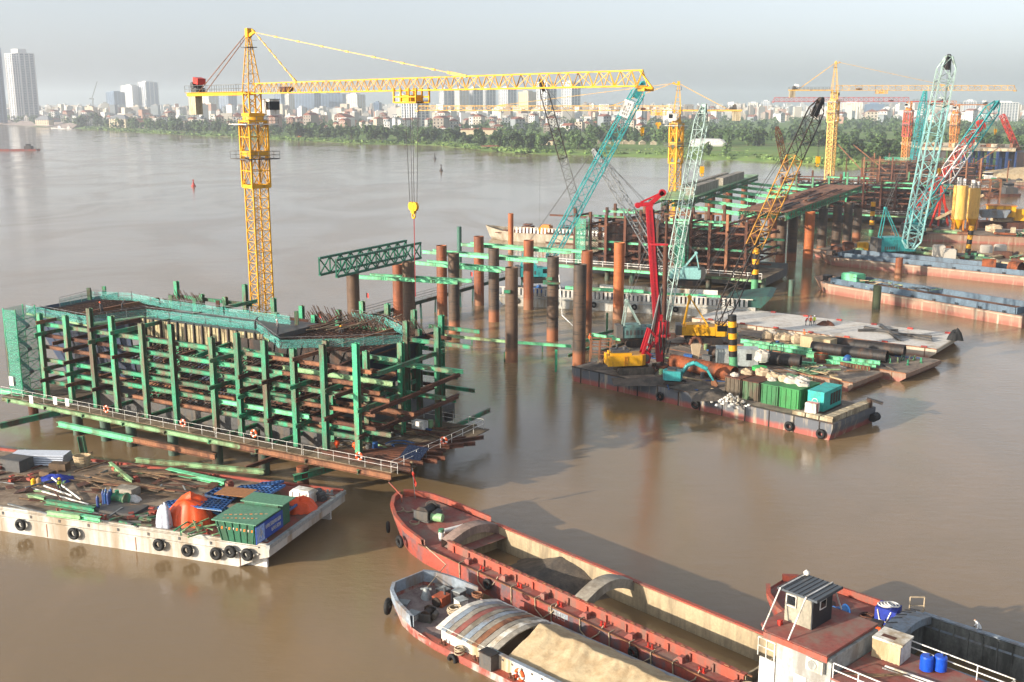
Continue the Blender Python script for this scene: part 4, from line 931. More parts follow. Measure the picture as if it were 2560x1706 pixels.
part('stand', MB(fr).beam((-1, -.7, -.45), (-1, -.7, 0), .06).beam((1, -.7, -.45), (1, -.7, 0), .06).beam((-1, .8, -.45), (-1, .8, .8), .06).beam((1, .8, -.45), (1, .8, .8), .06), greymetal, sp_)
for i, (u, v, cc) in enumerate(((842, 1120, ORG), (888, 1125, ORG))):
    c = P(u, v, 3.7); single('signal_lamp', MB().tube(c, c + V(0, 0, .3), .12, 8).blob(c + V(0, 0, .55), .33, 10, 6), tarp, ('left' if i == 0 else 'right') + ' orange signal float on the front walkway', 'signal float')

# ------------------------------------------------------------------ main tower crane
bx = PD(656, 761, 155.0); zr = PD(632, 300, 155.0).z
tower_crane('large yellow tower crane behind the front pier with its jib across the picture', (bx.x, 155.0), 2.36, zr, -50.3, 74.5, 20.5, 8.8, yellow, yellow, 9.4, 42., 1.0, (.172, .664), 39.2, PD(1035, 528, 125).z, jh=1.35)
c = P(664, 905, 0.0)
single('crane_footing', MB(Fr((bx.x, 155.0, 0), AX)).box(-3.5, 3.5, -3.5, 3.5, -1, 1.0), concrete, 'square concrete footing of the large yellow tower crane', 'footing')

# red tag line under the hook and the bailey trusses lying over the piles
e = PD(1035, 545, 125.0); single('sling', MB().beam(e, V(e.x, e.y, PD(1035, 742, 125).z), .09), pm('sling_red', (.35, .05, .05), .8), 'long thin red sling hanging from the yellow hook', 'sling')
def bailey(p0, p1, label):
    t = thing('truss_girder', label, 'truss', (p0 + p1) / 2); d = p1 - p0; n_ = 9; green = pm('truss_shaded_green', (.025, .17, .11), .6, dirt=(.06, .08, .06), amt=.3)  # green paint darkened, with the truss's shade put into its colour
    H2 = V(0, 0, 2.6); q = d / n_
    part('bottom_chord', MB().beam(p0, p1, .42, .34), green, t); part('top_chord', MB().beam(p0 + H2, p1 + H2, .42, .34), green, t)
    for i in range(n_ + 1): part('post', MB().beam(p0 + q * i, p0 + q * i + H2, .22), green, t)
    for i in range(n_): part('diagonal', MB().beam(p0 + q * i, p0 + q * (i + 1) + H2, .17).beam(p0 + q * i + H2, p0 + q * (i + .98), .17), green, t)
bailey(P(841, 693, 14.3), P(1052, 645, 14.3), 'nearer shaded green truss girder lying across the pile tops')
bailey(P(799, 688, 14.3), P(1016, 639, 14.3), 'farther shaded green truss girder lying across the pile tops')
# ------------------------------------------------------------------ white barge with scrap, lower left
WB = Fr((-21.29, 88.54, 0), -18.4)
wb = thing('deck_barge', 'dirty white flat barge loaded with scrap at the lower left', 'barge', WB(-20, 7, 0))
hull_white = pm('barge_hull_white', (.52, .505, .46), .6, dirt=(.34, .27, .19), amt=.42, scale=.35, streak=.10, var=.15)
reddeck = pm('red_deck', (.34, .10, .075), .75, dirt=(.22, .15, .11), amt=.4, scale=.4, streak=1)
dustdeck = pm('dusty_deck', (.34, .27, .20), .9, dirt=(.20, .145, .10), amt=.5, scale=.35, streak=1, var=.3, bump=.03)
redcap = pm('red_coaming', (.36, .085, .055), .7, dirt=(.2, .1, .07), amt=.35)
part('hull', MB(WB).xprism([(-80, -.8), (-5.0, -.8), (-3.4, -.1), (-1.2, .95), (0, 1.35), (0, 2.3), (-80, 2.3)], 0, 14.5), hull_white, wb)
part('deck', MB(WB).box(-80, -7.5, .35, 14.15, 2.304, 2.33), dustdeck, wb); part('stern_deck', MB(WB).box(-7.45, -.3, .35, 14.15, 2.304, 2.34), reddeck, wb)
for z in (1.45, 2.1): part('rub_strake', MB(WB).box(-80, -1.0, -.14, -.003, z, z + .13), hull_white, wb)
for y in (0, 14.25): part('coaming', MB(WB).box(-80, -.1, y, y + .25, 2.34, 2.62 if y else 2.5), redcap if y else hull_white, wb)
part('stern_rail', MB(WB).box(-.28, .12, -.05, 14.55, 2.1, 2.48), grey, wb)
for y in (.7, 12.6): part('skeg', MB(WB).xprism([(-4.4, -.9), (-.7, -.9), (-.7, 1.25), (-1.6, .9), (-3.3, .05)], y, y + .25), white, wb)
for i in range(9):
    x = -6 - i * 3.3; part('freeing_port', MB(WB).box(x, x + .22, -.04, -.005, 1.75, 2.05), darkgrey, wb)
for x in (-3, -14, -24, -34): part('seam_streak', MB(WB).box(x, x + .08, -.03, -.004, .1, 1.44), rustlite, wb)
for x, y in ((-1.1, 1.0), (-1.1, 13.4), (-7, .8), (-11, .8), (-18, .8), (-23, .8), (-33, .8), (-15, 13.9), (-20, 13.9), (-27, 13.9), (-35, 13.9)): bitt(wb, WB(x, y, 2.34), -18.4, redcap if x < -2 else grey, .75)
ty = [(-2.0, 1.45), (-3.7, 1.5), (-5.2, 1.1), (-8.2, 1.0), (-11.2, 1.15), (-20.6, 1.0), (-26.7, 1.1)]
for i, (x, z) in enumerate(ty): tyre(WB(x, -.36, z), -18.4, ORD[i] + ' tyre fender from the stern on the white barge side', 'tyres on the white barge', 1.0)
def on(u, v, z=2.34): return P(u, v, z)
# ---- cargo, each a thing; placed by where it lies on the deck
def lay(u0, v0, u1, v1, z0=2.4, z1=None): return P(u0, v0, z0), P(u1, v1, z1 if z1 is not None else z0)
planks = [(340, 1150, 660, 1180, palegreen, .5, 'pale green steel beam along the far side of the white barge'), (420, 1176, 560, 1207, mint, .7, 'whitish green girder at the far side of the white barge'), (190, 1195, 440, 1228, wood, .45, 'long brown timber plank left of the blue cylinders'), (215, 1187, 400, 1228, wood, .5, 'second brown plank beside the long one left of the blue cylinders'), (250, 1180, 480, 1200, wood, .4, 'thin timber plank behind the pile of planks'),
    (115, 1255, 235, 1275, green, .55, 'bright green beam lying at the near side of the white barge'), (150, 1284, 250, 1300, mint, .5, 'short whitish beam beside the bright green beam'), (118, 1283, 200, 1293, palegreen, .4, 'pale green strip at the near edge of the white barge'), (275, 1160, 330, 1205, palegreen, .35, 'slanting pale green offcut on the white barge'), (330, 1178, 505, 1190, wood, .3, 'grey timber on top of the green girder'), (260, 1210, 395, 1222, rustlite, .35, 'rusty flat bar across the planks'), (70, 1240, 110, 1248, palegreen, .5, 'small pale board at the left of the white barge'), (0, 1200, 60, 1192, rust, .3, 'rusty bar at the left edge of the white barge'), (20, 1260, 140, 1290, greymetal, .18, 'thin grey pipe at the near edge of the white barge')]
for u0, v0, u1, v1, m_, w, lb in planks:
    a, b = lay(u0, v0, u1, v1, 2.62 + U(0, .3)); single('steel_beam' if m_ in (palegreen, mint, green) else 'plank', (MB().ibeam(a, b, w, .45) if m_ in (palegreen, mint, green) else MB().beam(a, b, w, .12)), m_, lb, 'beam' if m_ in (palegreen, mint, green) else 'plank')
for i in range(26):
    u, v = U(190, 420), U(1165, 1235); p = on(u, v, 2.45 + U(0, .35)); a = math.radians(-18 + U(-25, 25)); L = U(2, 6)
    single('loose_board', MB().beam(p, p + V(math.cos(a) * L, math.sin(a) * L, U(-.05, .3)), U(.15, .35), .06), wood if i % 4 else rust, 'loose brown board in the timber heap on the white barge', 'board', group='loose boards in the timber heap')
# pipe bundle
a, b = lay(35, 1148, 168, 1150, 2.7); t = thing('pipe_bundle', 'bundle of galvanised scaffold pipes at the far left of the white barge', 'pipe bundle', (a + b) / 2 - V(0, 0, .3)); d = (b - a).normalized(); q = V(-d.y, d.x, 0)
for r in range(5):
    for i in range(12 - r): part('pipe', MB().tube(a + q * (i * .24 + r * .12 - 1.2) + V(0, 0, r * .21 - .2), b + q * (i * .24 + r * .12 - 1.2) + V(0, 0, r * .21 - .2 + .001 * i), .115, 7), pm('galvanised', (.50, .53, .58), .4, .3, var=.15), t)
def crate(name, u, v, sx, sy, sz, rz, m_, lb, cat, z=2.34):
    p = on(u, v, z); return single(name, MB(Fr(p, rz)).box(-sx / 2, sx / 2, -sy / 2, sy / 2, 0, sz).box(-sx / 2 + .06, sx / 2 - .06, -sy / 2 + .06, sy / 2 - .06, sz + .002, sz + .05), m_, lb, cat)
p = on(207, 1166); t = thing('wicker_basket', 'woven cane basket beside the pipe bundle on the white barge', 'basket', p)
part('basket_wall', MB(Fr(p)).loft([[(math.cos(i * .52) * r, math.sin(i * .52) * r * .8, z) for i in range(12)] for r, z in ((.72, 0), (.85, .6), (.95, 1.25), (.88, 1.25), (.66, .12))], cap=True), sandm, t)
for k in range(4): part('weave_band', MB(Fr(p)).torus((0, 0, .2 + k * .3), .76 + k * .05, .04, (0, 0, 1), 14, 5), rope_m, t)
crate('timber_crate', 150, 1176, 1.9, 1.0, .8, -10, wood, 'brown timber crate in front of the pipe bundle', 'crate')
crate('timber_pallet', 120, 1190, 1.4, 1.0, .5, -25, wood, 'low timber pallet left of the timber crate', 'pallet'); crate('timber_stack', 40, 1172, 3.0, 2.0, 1.2, -20, darkgrey, 'dark stacked sheets at the left edge of the white barge', 'stack')
crate('concrete_slab', 318, 1236, 2.2, 1.4, .7, -20, concrete, 'grey slab block right of the blue gas cylinders', 'slab'); crate('dark_sheet_stack', 305, 1276, 4.4, 2.6, .25, -18, darkgrey, 'flat dark sheet stack behind the striped cloth', 'sheet stack')
for i, (u, v) in enumerate(((260, 1262), (267, 1258), (274, 1262), (265, 1266), (272, 1268), (279, 1257), (246, 1276))):
    p = on(u, v); t = thing('gas_cylinder', ORD[i] + ' blue gas cylinder from the left in the cluster on the white barge' if i < 6 else 'separate blue gas cylinder in front of the cluster', 'gas cylinder', p, 'gas cylinders')
    part('bottle', MB().tube(p, p + V(0, 0, 1.25), .15, 10).tube(p + V(0, 0, 1.25), p + V(0, 0, 1.45), .15, 10, .05), bluep if i % 2 else pm('cyl_blue', (.06, .10, .26), .4), t); part('valve', MB().tube(p + V(0, 0, 1.45), p + V(0, 0, 1.58), .05, 6), grey, t)
p = on(290, 1256); single('green_pump', MB(Fr(p, -18)).tube((-.5, 0, .5), (1.1, 0, .5), .42, 12).tube((1.1, 0, .5), (1.3, 0, .5), .6, 12).box(-.5, 1.1, -.4, .4, 0, .12).tube((.2, 0, .8), (.2, 0, 1.25), .2, 8), green, 'green pump with a round flange beside the gas cylinders', 'pump')
def cloth(name, u, v, rx, ry, h, m_, lb, cat, folds=9, z=2.34, n_=20, seed=1, ex=2.6):
    p = on(u, v, z); g = random.Random(seed)
    ph = [g.uniform(0, 6.28) for _ in range(8)]
    def fn(a, b):
        an = a * 6.2832; k = 1 - b; sq = 1 / max(abs(math.cos(an)), abs(math.sin(an))) ** .45
        rr = k * sq * .93 * (1 + k * k * (.05 * math.sin(an * folds + ph[0]) + .04 * math.sin(an * (folds * 2 - 3) + ph[1]) + .07 * math.sin(an * 3 + ph[2])))
        zz = h * (1 - k ** ex) * (1 + .14 * math.sin(an + ph[3]) * b + .10 * math.sin(an * 2 + ph[4])) + .05 * math.sin(an * 5 + b * 9 + ph[5]) + .03 * math.sin(an * 11 + b * 17 + ph[6])
        if b > .999: zz = h
        return (p.x + math.cos(an) * rx * rr, p.y + math.sin(an) * ry * rr, p.z + max(0.0, zz))
    return single(name, MB().sheet(n_ * 3, 9, fn), m_, lb, cat)
cloth('orange_tarpaulin', 480, 1304, 2.5, 1.7, 2.3, tarp, 'large bright orange tarpaulin heap on the white barge', 'tarpaulin', 13, ex=4, seed=5)
cloth('orange_tarpaulin', 748, 1276, 1.8, 1.3, 1.2, tarp, 'smaller orange tarpaulin near the barge stern', 'tarpaulin', 9, ex=4, seed=9)
stripe = pm('striped_cloth', (.55, .56, .62), .8); cloth('striped_cloth', 412, 1318, .8, .6, 2.0, stripe, 'grey striped cloth left of the large orange tarpaulin', 'cloth', 6, ex=5)
cloth('blue_tarpaulin', 140, 1200, 2.0, 1.1, .5, pm('royal_blue', (.02, .05, .32), .6), 'crumpled royal blue tarpaulin beside the worker', 'tarpaulin', 6)
cloth('white_sack', 335, 1252, .8, .6, .5, white, 'crumpled white sacks behind the dark sheets', 'sack', 5)
def form_panel(u, v, sx, sy, rz, tilt, m_, m2, lb, z=2.7, nx=7, ny=4):
    p = on(u, v, z); t = thing('formwork_panel', lb, 'formwork panel', p); rot = Matrix.Translation(p) @ Matrix.Rotation(math.radians(rz), 4, 'Z') @ Matrix.Rotation(math.radians(tilt), 4, 'Y')
    class F2:
        def __call__(s, x, y, z): return rot @ V(x, y, z)
    f = F2(); part('plate', MB(f).box(-sx / 2, sx / 2, -sy / 2, sy / 2, 0, .06), m2, t)
    for i in range(nx + 1): x = -sx / 2 + i * sx / nx; part('rib', MB(f).box(x - .05, x + .05, -sy / 2, sy / 2, .062, .24), m_, t)
    for j in range(ny + 1): y = -sy / 2 + j * sy / ny; part('cross_rib', MB(f).box(-sx / 2, sx / 2, y - .045, y + .045, .064, .22), m_, t)
form_panel(520, 1262, 3.6, 2.3, -8, 4, bluep, pm('panel_pale', (.55, .64, .72), .5), 'white and blue egg-crate formwork panel on top of the orange heap', 4.0, 9, 5)
form_panel(640, 1228, 5.2, 2.6, -22, -8, bluep, bluep, 'large dark blue ribbed formwork panel at the middle of the barge', 2.9, 10, 5)
form_panel(440, 1262, 2.8, 1.8, -15, -12, bluep, bluel, 'blue formwork panel under the egg-crate panel', 2.8, 5, 3)
form_panel(572, 1288, 3.0, 1.6, -20, 14, bluel, bluep, 'light blue formwork panel left of the green skip', 2.8, 5, 3)
form_panel(705, 1280, 2.6, 1.6, -18, -20, bluep, bluep, 'dark blue formwork panel behind the green skip', 2.7, 4, 3)
form_panel(668, 1215, 3.0, 1.8, -32, -14, bluep, bluel, 'tilted blue formwork panel beside the white tank', 2.9, 5, 3)
form_panel(560, 1240, 3.0, 2.0, -20, 5, bluep, bluep, 'flat blue formwork panel under the plywood sheet', 2.6, 5, 3)
p = on(600, 1232, 3.1); single('plywood_sheet', MB(Fr(p, -16)).box(-2.2, 2.2, -1.1, 1.1, 0, .06), pm('plywood', (.36, .18, .08), .8), 'brown plywood sheet behind the egg-crate panel', 'plywood sheet')
# green skip with hazard stripes and blue sign
fr = Fr(on(600, 1350), -18.4); sk = thing('waste_skip', 'green waste skip with hazard stripes and a blue sign at the barge stern', 'skip', fr.o)
skg = pm('skip_green', (.045, .17, .10), .55, dirt=(.07, .11, .07), amt=.3); lid = pm('skip_lid', (.13, .27, .18), .6)
part('body', MB(fr).loft([[(-1.5, -.6, 0), (1.9, -.6, 0), (1.9, 2.6, 0), (-1.5, 2.6, 0)], [(-1.9, -.9, 2.0), (2.2, -.9, 2.0), (2.2, 3.0, 2.0), (-1.9, 3.0, 2.0)]]), skg, sk)
for i in range(6): x = -1.4 + i * .62; part('rib', MB(fr).beam((x, -.62, .05), (x * 1.22, -.93, 1.95), .1), skg, sk)
part('lid', MB(fr).box(-2.1, 2.4, -1.1, 3.1, 2.004, 2.1), lid, sk); part('rear_lid', MB(fr).cbox((.4, 4.3, 2.35), (4.4, 2.3, .1), 0, 0.0), lid, sk)
part('rear_bin', MB(fr).box(-1.5, 2.0, 3.3, 5.3, 0, 2.25), skg, sk)
hz_o = pm('hazard_orange', (.75, .24, .04), .5)
for i in range(10): part('hazard_stripe', MB(fr).add([(-1.75 + i * .38, -.80, 1.2), (-1.58 + i * .38, -.80, 1.2), (-1.5 + i * .38, -.84, 1.45), (-1.67 + i * .38, -.84, 1.45)], [(0, 1, 2, 3)]), hz_o if i % 2 else white, sk)
for i in range(9): part('hazard_stripe', MB(fr).cbox((-1.5 + i * .42, .25 + i * .16, 2.112), (.26, .16, .012), .3), hz_o if i % 2 else sandm, sk); part('hazard_stripe', MB(fr).cbox((-1.2 + i * .35, -.5 + i * .1, 2.112), (.2, .14, .012), .3), hz_o if i % 2 else sandm, sk)
fs = Fr(fr(2.4, 1.0, 0), -18.4 + 90); sg = thing('sign_board', 'blue and white sign board on the end of the green skip', 'sign', fs(0, 0, .5))
part('board', MB(fs).box(-2.3, 2.2, -.12, -.05, .35, 1.95), pm('sign_blue', (.02, .085, .36), .45), sg); part('logo_field', MB(fs).box(-2.28, -.95, -.135, -.123, .4, 1.9), pm('sign_light', (.30, .42, .70), .5), sg)
lt = MB(fs); strokes(lt, -.75, 1.28, 2.6, .32, 11, lambda x, z: (x, -.14, z)); strokes(lt, .2, .72, 1.6, .3, 6, lambda x, z: (x, -.14, z)); part('lettering', lt, white, sg)['kind'] = 'stuff'
lg = MB(fs)
for a in range(3): an = a * 2.094 + .5; lg.beam((-1.6 - math.cos(an) * .35, -.145, 1.15 - math.sin(an) * .35), (-1.6 + math.cos(an) * .35, -.145, 1.15 + math.sin(an) * .35), .13, .012)
lg.beam((-2.1, -.143, .6), (-1.1, -.143, .6), .05, .012).beam((-2.1, -.143, .6), (-1.6, -.143, 1.75), .05, .012).beam((-1.1, -.143, .6), (-1.6, -.143, 1.75), .05, .012); part('emblem', lg, white, sg)['kind'] = 'stuff'
# white tank, machinery, net of green steel
fr = Fr(on(760, 1252), -25); tk = thing('white_tank', 'dusty white upturned tank near the barge stern', 'tank', fr.o)
part('shell', MB(fr).loft([[(-1.2, -.8, 0), (1.2, -.8, 0), (1.2, .8, 0), (-1.2, .8, 0)], [(-1.15, -.75, 1.0), (1.15, -.75, 1.0), (1.15, .75, 1.0), (-1.15, .75, 1.0)], [(-.9, -.5, 1.25), (.9, -.5, 1.25), (.9, .5, 1.25), (-.9, .5, 1.25)]]), white, tk)
for i in range(3): part('rib', MB(fr).box(-.9 + i * .8, -.75 + i * .8, -.83, -.76, .1, 1.05), offwhite, tk)
p = on(800, 1250); single('winch_engine', MB(Fr(p, -30)).box(-.8, .6, -.4, .4, 0, .5).tube((-.4, -.5, .7), (-.4, .5, .7), .35, 10).tube((.2, -.4, .6), (.2, .4, .6), .25, 10).beam((.4, 0, .4), (1.6, .4, .5), .12), darkgrey, 'small dark winch engine beside the white tank', 'engine')
for i in range(14):
    u, v = U(430, 560), U(1312, 1346); p = on(u, v, 2.45 + U(0, .4)); a = U(0, 3.1); L = U(1.0, 2.4)
    single('steel_offcut', MB().beam(p, p + V(math.cos(a) * L, math.sin(a) * L, U(-.1, .5)), .14, .1), palegreen if i % 3 else green, 'pale green steel offcut in the tangle beside the green skip', 'offcut', group='green steel offcuts')
for i in range(12):
    u, v = U(270, 360), U(1290, 1312); p = on(u, v, 2.45 + U(0, .3)); a = U(-.8, .6); L = U(1.0, 2.6)
    single('steel_offcut', MB().beam(p, p + V(math.cos(a) * L, math.sin(a) * L, U(-.05, .3)), .2, .14), green if i % 3 else darkgrey, 'dark green steel offcut lying below the dark sheets', 'offcut', group='dark green offcuts')
for i in range(3):
    a, b = (lay(130, 1195, 203, 1250, 2.9, 2.5), lay(68, 1218, 222, 1262, 2.5, 2.45), lay(110, 1215, 180, 1240, 2.5, 2.5))[i]
    single('long_pipe', MB().tube(a, b, .09, 8), white, ('white pipe slanting past the worker', 'long white pipe lying on the deck below the worker', 'short white pipe between the two long ones')[i], 'pipe')
person(on(150, 1232), -60, 'worker in lime vest and yellow helmet bending on the white barge', (.12, .11, .11), DK, YEL, 30, (.9, .7), vest=LIME)
for i, (u, v, cc) in enumerate(((85, 1214, YEL), (97, 1213, (.55, .35, .18)))):
    c = on(u, v); single('water_jug', MB().tube(c, c + V(0, 0, .6), .28, 10).tube(c + V(0, 0, .6), c + V(0, 0, .78), .28, 10, .08), pm('jug_%d' % i, cc, .4), ('yellow' if i == 0 else 'tan') + ' jug left of the worker on the white barge', 'jug')
for i in range(3): c = on((62, 50, 92)[i], (1232, 1205, 1186)[i]); single('scrap_plate', MB(Fr(c, U(-40, 40))).add([(-1, -.4, .0), (.2, -.5, .3), (1.2, .1, .1), (.3, .6, .4), (-.9, .5, .1)], [(0, 1, 2, 3, 4)]), rust, ('bent rusty plate nearest the left near edge', 'bent rusty plate in the middle left of the deck', 'bent rusty plate beside the blue tarpaulin')[i], 'scrap')
gp_ = on(218, 1148, 2.3); single('mooring_post', MB().ibeam(gp_ - V(0, 0, 2), gp_ + V(-.5, 0, 2.6), .6, .6), green, 'leaning green steel post at the far side of the white barge', 'post')

# more litter over the barge deck
for i in range(60):
    x, y = -U(9, 46), U(1.2, 13.2); p = WB(x, y, 2.4 + U(0, .2)); a = U(0, 180); k = i % 6; fr = Fr(p, a)
    if k == 0: nm, mb, m_ = 'scrap_sheet', MB(fr).cbox((0, 0, .05), (U(1, 2.4), U(.6, 1.4), .04), 0, U(-.15, .15)), (rust, rustlite, darkgrey)[i % 3]
    elif k < 4: nm, mb, m_ = 'scrap_bar', MB(fr).beam((0, 0, 0), (U(1.2, 4), 0, U(0, .35)), U(.1, .22), U(.06, .16)), (wood, rust, palegreen, greymetal, wood)[i % 5]
    elif k == 4: nm, mb, m_ = 'scrap_pipe', MB(fr).tube((0, 0, .1), (U(1.5, 4), 0, .12), U(.06, .12), 8), (rustlite, greymetal, bluep)[i % 3]
    else: nm, mb, m_ = 'scrap_block', MB(fr).box(-.35, .35, -.25, .25, 0, U(.2, .5)).box(-.2, .3, -.15, .2, .504, .6), (concrete, wood, redcap)[i % 3]
    single(nm, mb, m_, {'scrap_sheet': 'bent metal sheet in the litter on the white barge deck', 'scrap_bar': 'short bar in the litter on the white barge deck', 'scrap_pipe': 'thin pipe in the litter on the white barge deck', 'scrap_block': 'small block in the litter on the white barge deck'}[nm], nm.split('_')[1], group='barge litter ' + nm.split('_')[1])
# ------------------------------------------------------------------ ships in the foreground
hull_red = pm('hull_red', (.33, .078, .050), .7, dirt=(.13, .11, .12), amt=.36, scale=.5, streak=.5, var=.3)
deck_red = pm('deck_red', (.30, .105, .085), .8, dirt=(.27, .185, .15), amt=.42, scale=.5, streak=1, var=.25)
coam_red = pm('coaming_red', (.38, .10, .062), .7, dirt=(.24, .13, .10), amt=.38, var=.28)
hold_m = pm('hold_wall', (.44, .36, .24), .85, dirt=(.27, .22, .15), amt=.4, scale=.8, streak=.15, var=.2)
hold_g = pm('hold_grey', (.22, .22, .20), .85, dirt=(.10, .10, .09), amt=.45, scale=.7, streak=.3, var=.3)
greyblue = pm('grey_blue_paint', (.28, .32, .36), .6, dirt=(.24, .20, .17), amt=.35, scale=.6)
bluegrey_hull = pm('pale_hull', (.50, .50, .47), .6, dirt=(.30, .12, .08), amt=.35, scale=.5, streak=.4)
def shell(fr, y0, st, mb=None):           # st: (x, half breadth at deck, deck z, half breadth at bottom, bottom x shift)
    mb = mb or MB(fr)
    rings = [[(x, y0 - h, zd), (x + sh * .5, y0 - (h + hb) / 2 - .1, .55), (x + sh, y0 - hb, -.9), (x + sh, y0 + hb, -.9), (x + sh * .5, y0 + (h + hb) / 2 + .1, .55), (x, y0 + h, zd)] for x, h, zd, hb, sh in st]
    mb.loft(rings, cap=False, closed=False); mb.add(rings[-1], [tuple(range(6))]); mb.add(rings[0], [(5, 4, 3, 2, 1, 0)])
    return mb
def edge_strip(fr, y0, st, h, t=.18, sides=(-1, 1)):
    mb = MB(fr)
    for s_ in sides:
        a = [(x, y0 + s_ * hf, zd) for x, hf, zd, hb, sh in st]
        mb.loft([[(x, y, z) for x, y, z in a], [(x - .08, y + s_ * .06, z + h) for x, y, z in a], [(x + t, y - s_ * t, z + h) for x, y, z in a], [(x + t, y - s_ * t, z) for x, y, z in a]], cap=False, closed=False)
    return mb
def arch(t, fr, x0, x1, ya, yb, z, rise, mat, thick=.75, name='hold_arch'):
    n_ = 12; mb = MB(fr); top = []; bot = []
    for i in range(n_ + 1):
        f = i / n_; y = ya + (yb - ya) * f; q = math.sin(f * math.pi); top.append((y, z + rise * q)); bot.append((y, z - .15 - thick * (1 - .25 * q) + rise * q * .95))
    for i in range(n_):
        (a, za), (b, zb) = top[i], top[i + 1]; (c, zc), (d, zd) = bot[i], bot[i + 1]
        mb.add([(x0, a, za), (x1, a, za), (x1, b, zb), (x0, b, zb)], [(0, 1, 2, 3)]); mb.add([(x0, c, zc), (x1, c, zc), (x1, d, zd), (x0, d, zd)], [(3, 2, 1, 0)])
        for x, o in ((x0, (3, 2, 1, 0)), (x1, (0, 1, 2, 3))): mb.add([(x, a, za), (x, b, zb), (x, d, zd), (x, c, zc)], [o])
    return part(name, mb, mat, t)
def hold_box(t, fr, x0, x1, ya, yb, zb, zt, m_in, m_out, cap):
    th = .14
    for y, nm in ((ya, 'near'), (yb, 'far')):
        o = -1 if nm == 'near' else 1
        part('coaming', MB(fr).box(x0, x1, min(y, y + o * th), max(y, y + o * th), 1.4, zt), m_out, t); part('hold_wall', MB(fr).box(x0, x1, min(y, y - o * .06) + (.001 if o < 0 else -.001), max(y, y - o * .06) + (.001 if o < 0 else -.001), zb, zt - .12), m_in, t)
        part('coaming_cap', MB(fr).box(x0 - .1, x1 + .1, y - .2, y + .2, zt + .002, zt + .1), cap, t)
    for x in (x0, x1): part('hold_bulkhead', MB(fr).box(x - .08, x + .08, ya, yb, zb, zt - .02), m_in, t)
    part('hold_floor', MB(fr).box(x0, x1, ya, yb, zb - .1, zb), m_in, t)
def windlass(fr, label, m1, m2, s=1.0):
    t = thing('windlass', label, 'windlass', fr.o)
    part('drum', MB(fr).tube((0, -.7 * s, .55 * s), (0, .7 * s, .55 * s), .38 * s, 12).tube((0, -.75 * s, .55 * s), (0, -.68 * s, .55 * s), .55 * s, 12).tube((0, .68 * s, .55 * s), (0, .75 * s, .55 * s), .55 * s, 12), m1, t)
    part('frame', MB(fr).box(-.6 * s, .6 * s, -.95 * s, -.8 * s, 0, .8 * s).box(-.6 * s, .6 * s, .8 * s, .95 * s, 0, .8 * s).box(-.7 * s, .7 * s, -1 * s, 1 * s, 0, .1 * s), m2, t)
    part('motor', MB(fr).tube((.75 * s, -.4 * s, .4 * s), (.75 * s, .5 * s, .4 * s), .3 * s, 10), m2, t)
def coil(p, label, r=.6, n_=4, m_=None):
    mb = MB()
    for i in range(n_): mb.torus(p + V(U(-.08, .08), U(-.08, .08), .07 + i * .1), r * U(.8, 1.05), .06, (U(-.1, .1), U(-.1, .1), 1), 16, 5)
    return single('rope_coil', mb, m_ or rope_m, label, 'rope')
def drape(pts, label, r=.05, group=None): return single('mooring_rope', MB().path(pts, r), rope_m, label, 'rope', group=group)

# ---- red sand barge
RS = Fr((-12.0, 98.3, 0), -47.0); RY = 1.65
rs = thing('sand_barge', 'long red self-propelled sand barge with an open empty hold', 'ship', RS(25, RY, 0))
ST = [(0, .35, 3.0, .1, 2.2), (.5, 1.35, 2.85, .5, 2.0), (1.6, 2.4, 2.6, 1.4, 1.7), (3.2, 3.2, 2.25, 2.4, 1.2), (5.5, 3.8, 1.9, 3.4, .6), (8.5, 4.15, 1.65, 4.0, .2), (12, 4.2, 1.6, 4.15, 0), (50, 4.2, 1.6, 4.15, 0), (58, 4.0, 1.7, 3.6, -1)]
part('hull', shell(RS, RY, ST), hull_red, rs)
part('bow_deck', MB(RS).add([(x, RY - h + .05, zd - .12) for x, h, zd, _, _ in ST[:7]] + [(x, RY + h - .05, zd - .12) for x, h, zd, _, _ in reversed(ST[:7])], [tuple(range(14))]), deck_red, rs)
part('bulwark', edge_strip(RS, RY, ST[:6], .55), coam_red, rs)
for s_, nm in ((-1, 'near'), (1, 'far')): part('side_deck', MB(RS).box(9.5, 42.3, RY + min(s_ * 4.19, s_ * 2.95), RY + max(s_ * 4.19, s_ * 2.95), 1.45, 1.604), deck_red, rs); part('gunwale_bar', MB(RS).box(8, 50, RY + s_ * 4.2 - .05, RY + s_ * 4.2 + .06, 1.61, 1.70), rustlite, rs)
part('aft_deck', MB(RS).box(42.3, 57.8, RY - 4.05, RY + 4.05, 1.5, 1.63), deck_red, rs)
hold_box(rs, RS, 10.6, 42.0, RY - 2.8, RY + 3.0, -.6, 2.3, hold_m, coam_red, coam_red)
arch(rs, RS, 9.7, 10.9, RY - 2.9, RY + 3.1, 2.3, .75, pm('arch_dusty', (.34, .25, .21), .8, dirt=(.22, .16, .13), amt=.4)); arch(rs, RS, 25.9, 27.2, RY - 2.9, RY + 3.1, 2.3, .9, concrete)
for i in range(16): part('coaming_stiffener', MB(RS).box(11.5 + i * 2, 11.62 + i * 2, RY - 3.1, RY - 2.95, 1.61, 2.2), coam_red, rs)
for i in range(7):
    fr = RS.sub(14 + i * 4.6, RY - 3.6, 1.605); part('vent_box', MB(fr).xprism([(-.4, 0), (.45, 0), (.45, .5), (.1, .5)], -.2, .2), deck_red, rs); bitt(rs, RS(16 + i * 4.6, RY - 3.6, 1.605), -47, craneRed, .6)
for i in range(34): part('hatch_cleat', MB(RS).box(11.2 + i * .94, 11.6 + i * .94, RY - 2.89, RY - 2.75, 2.403, 2.45), rustlite, rs)
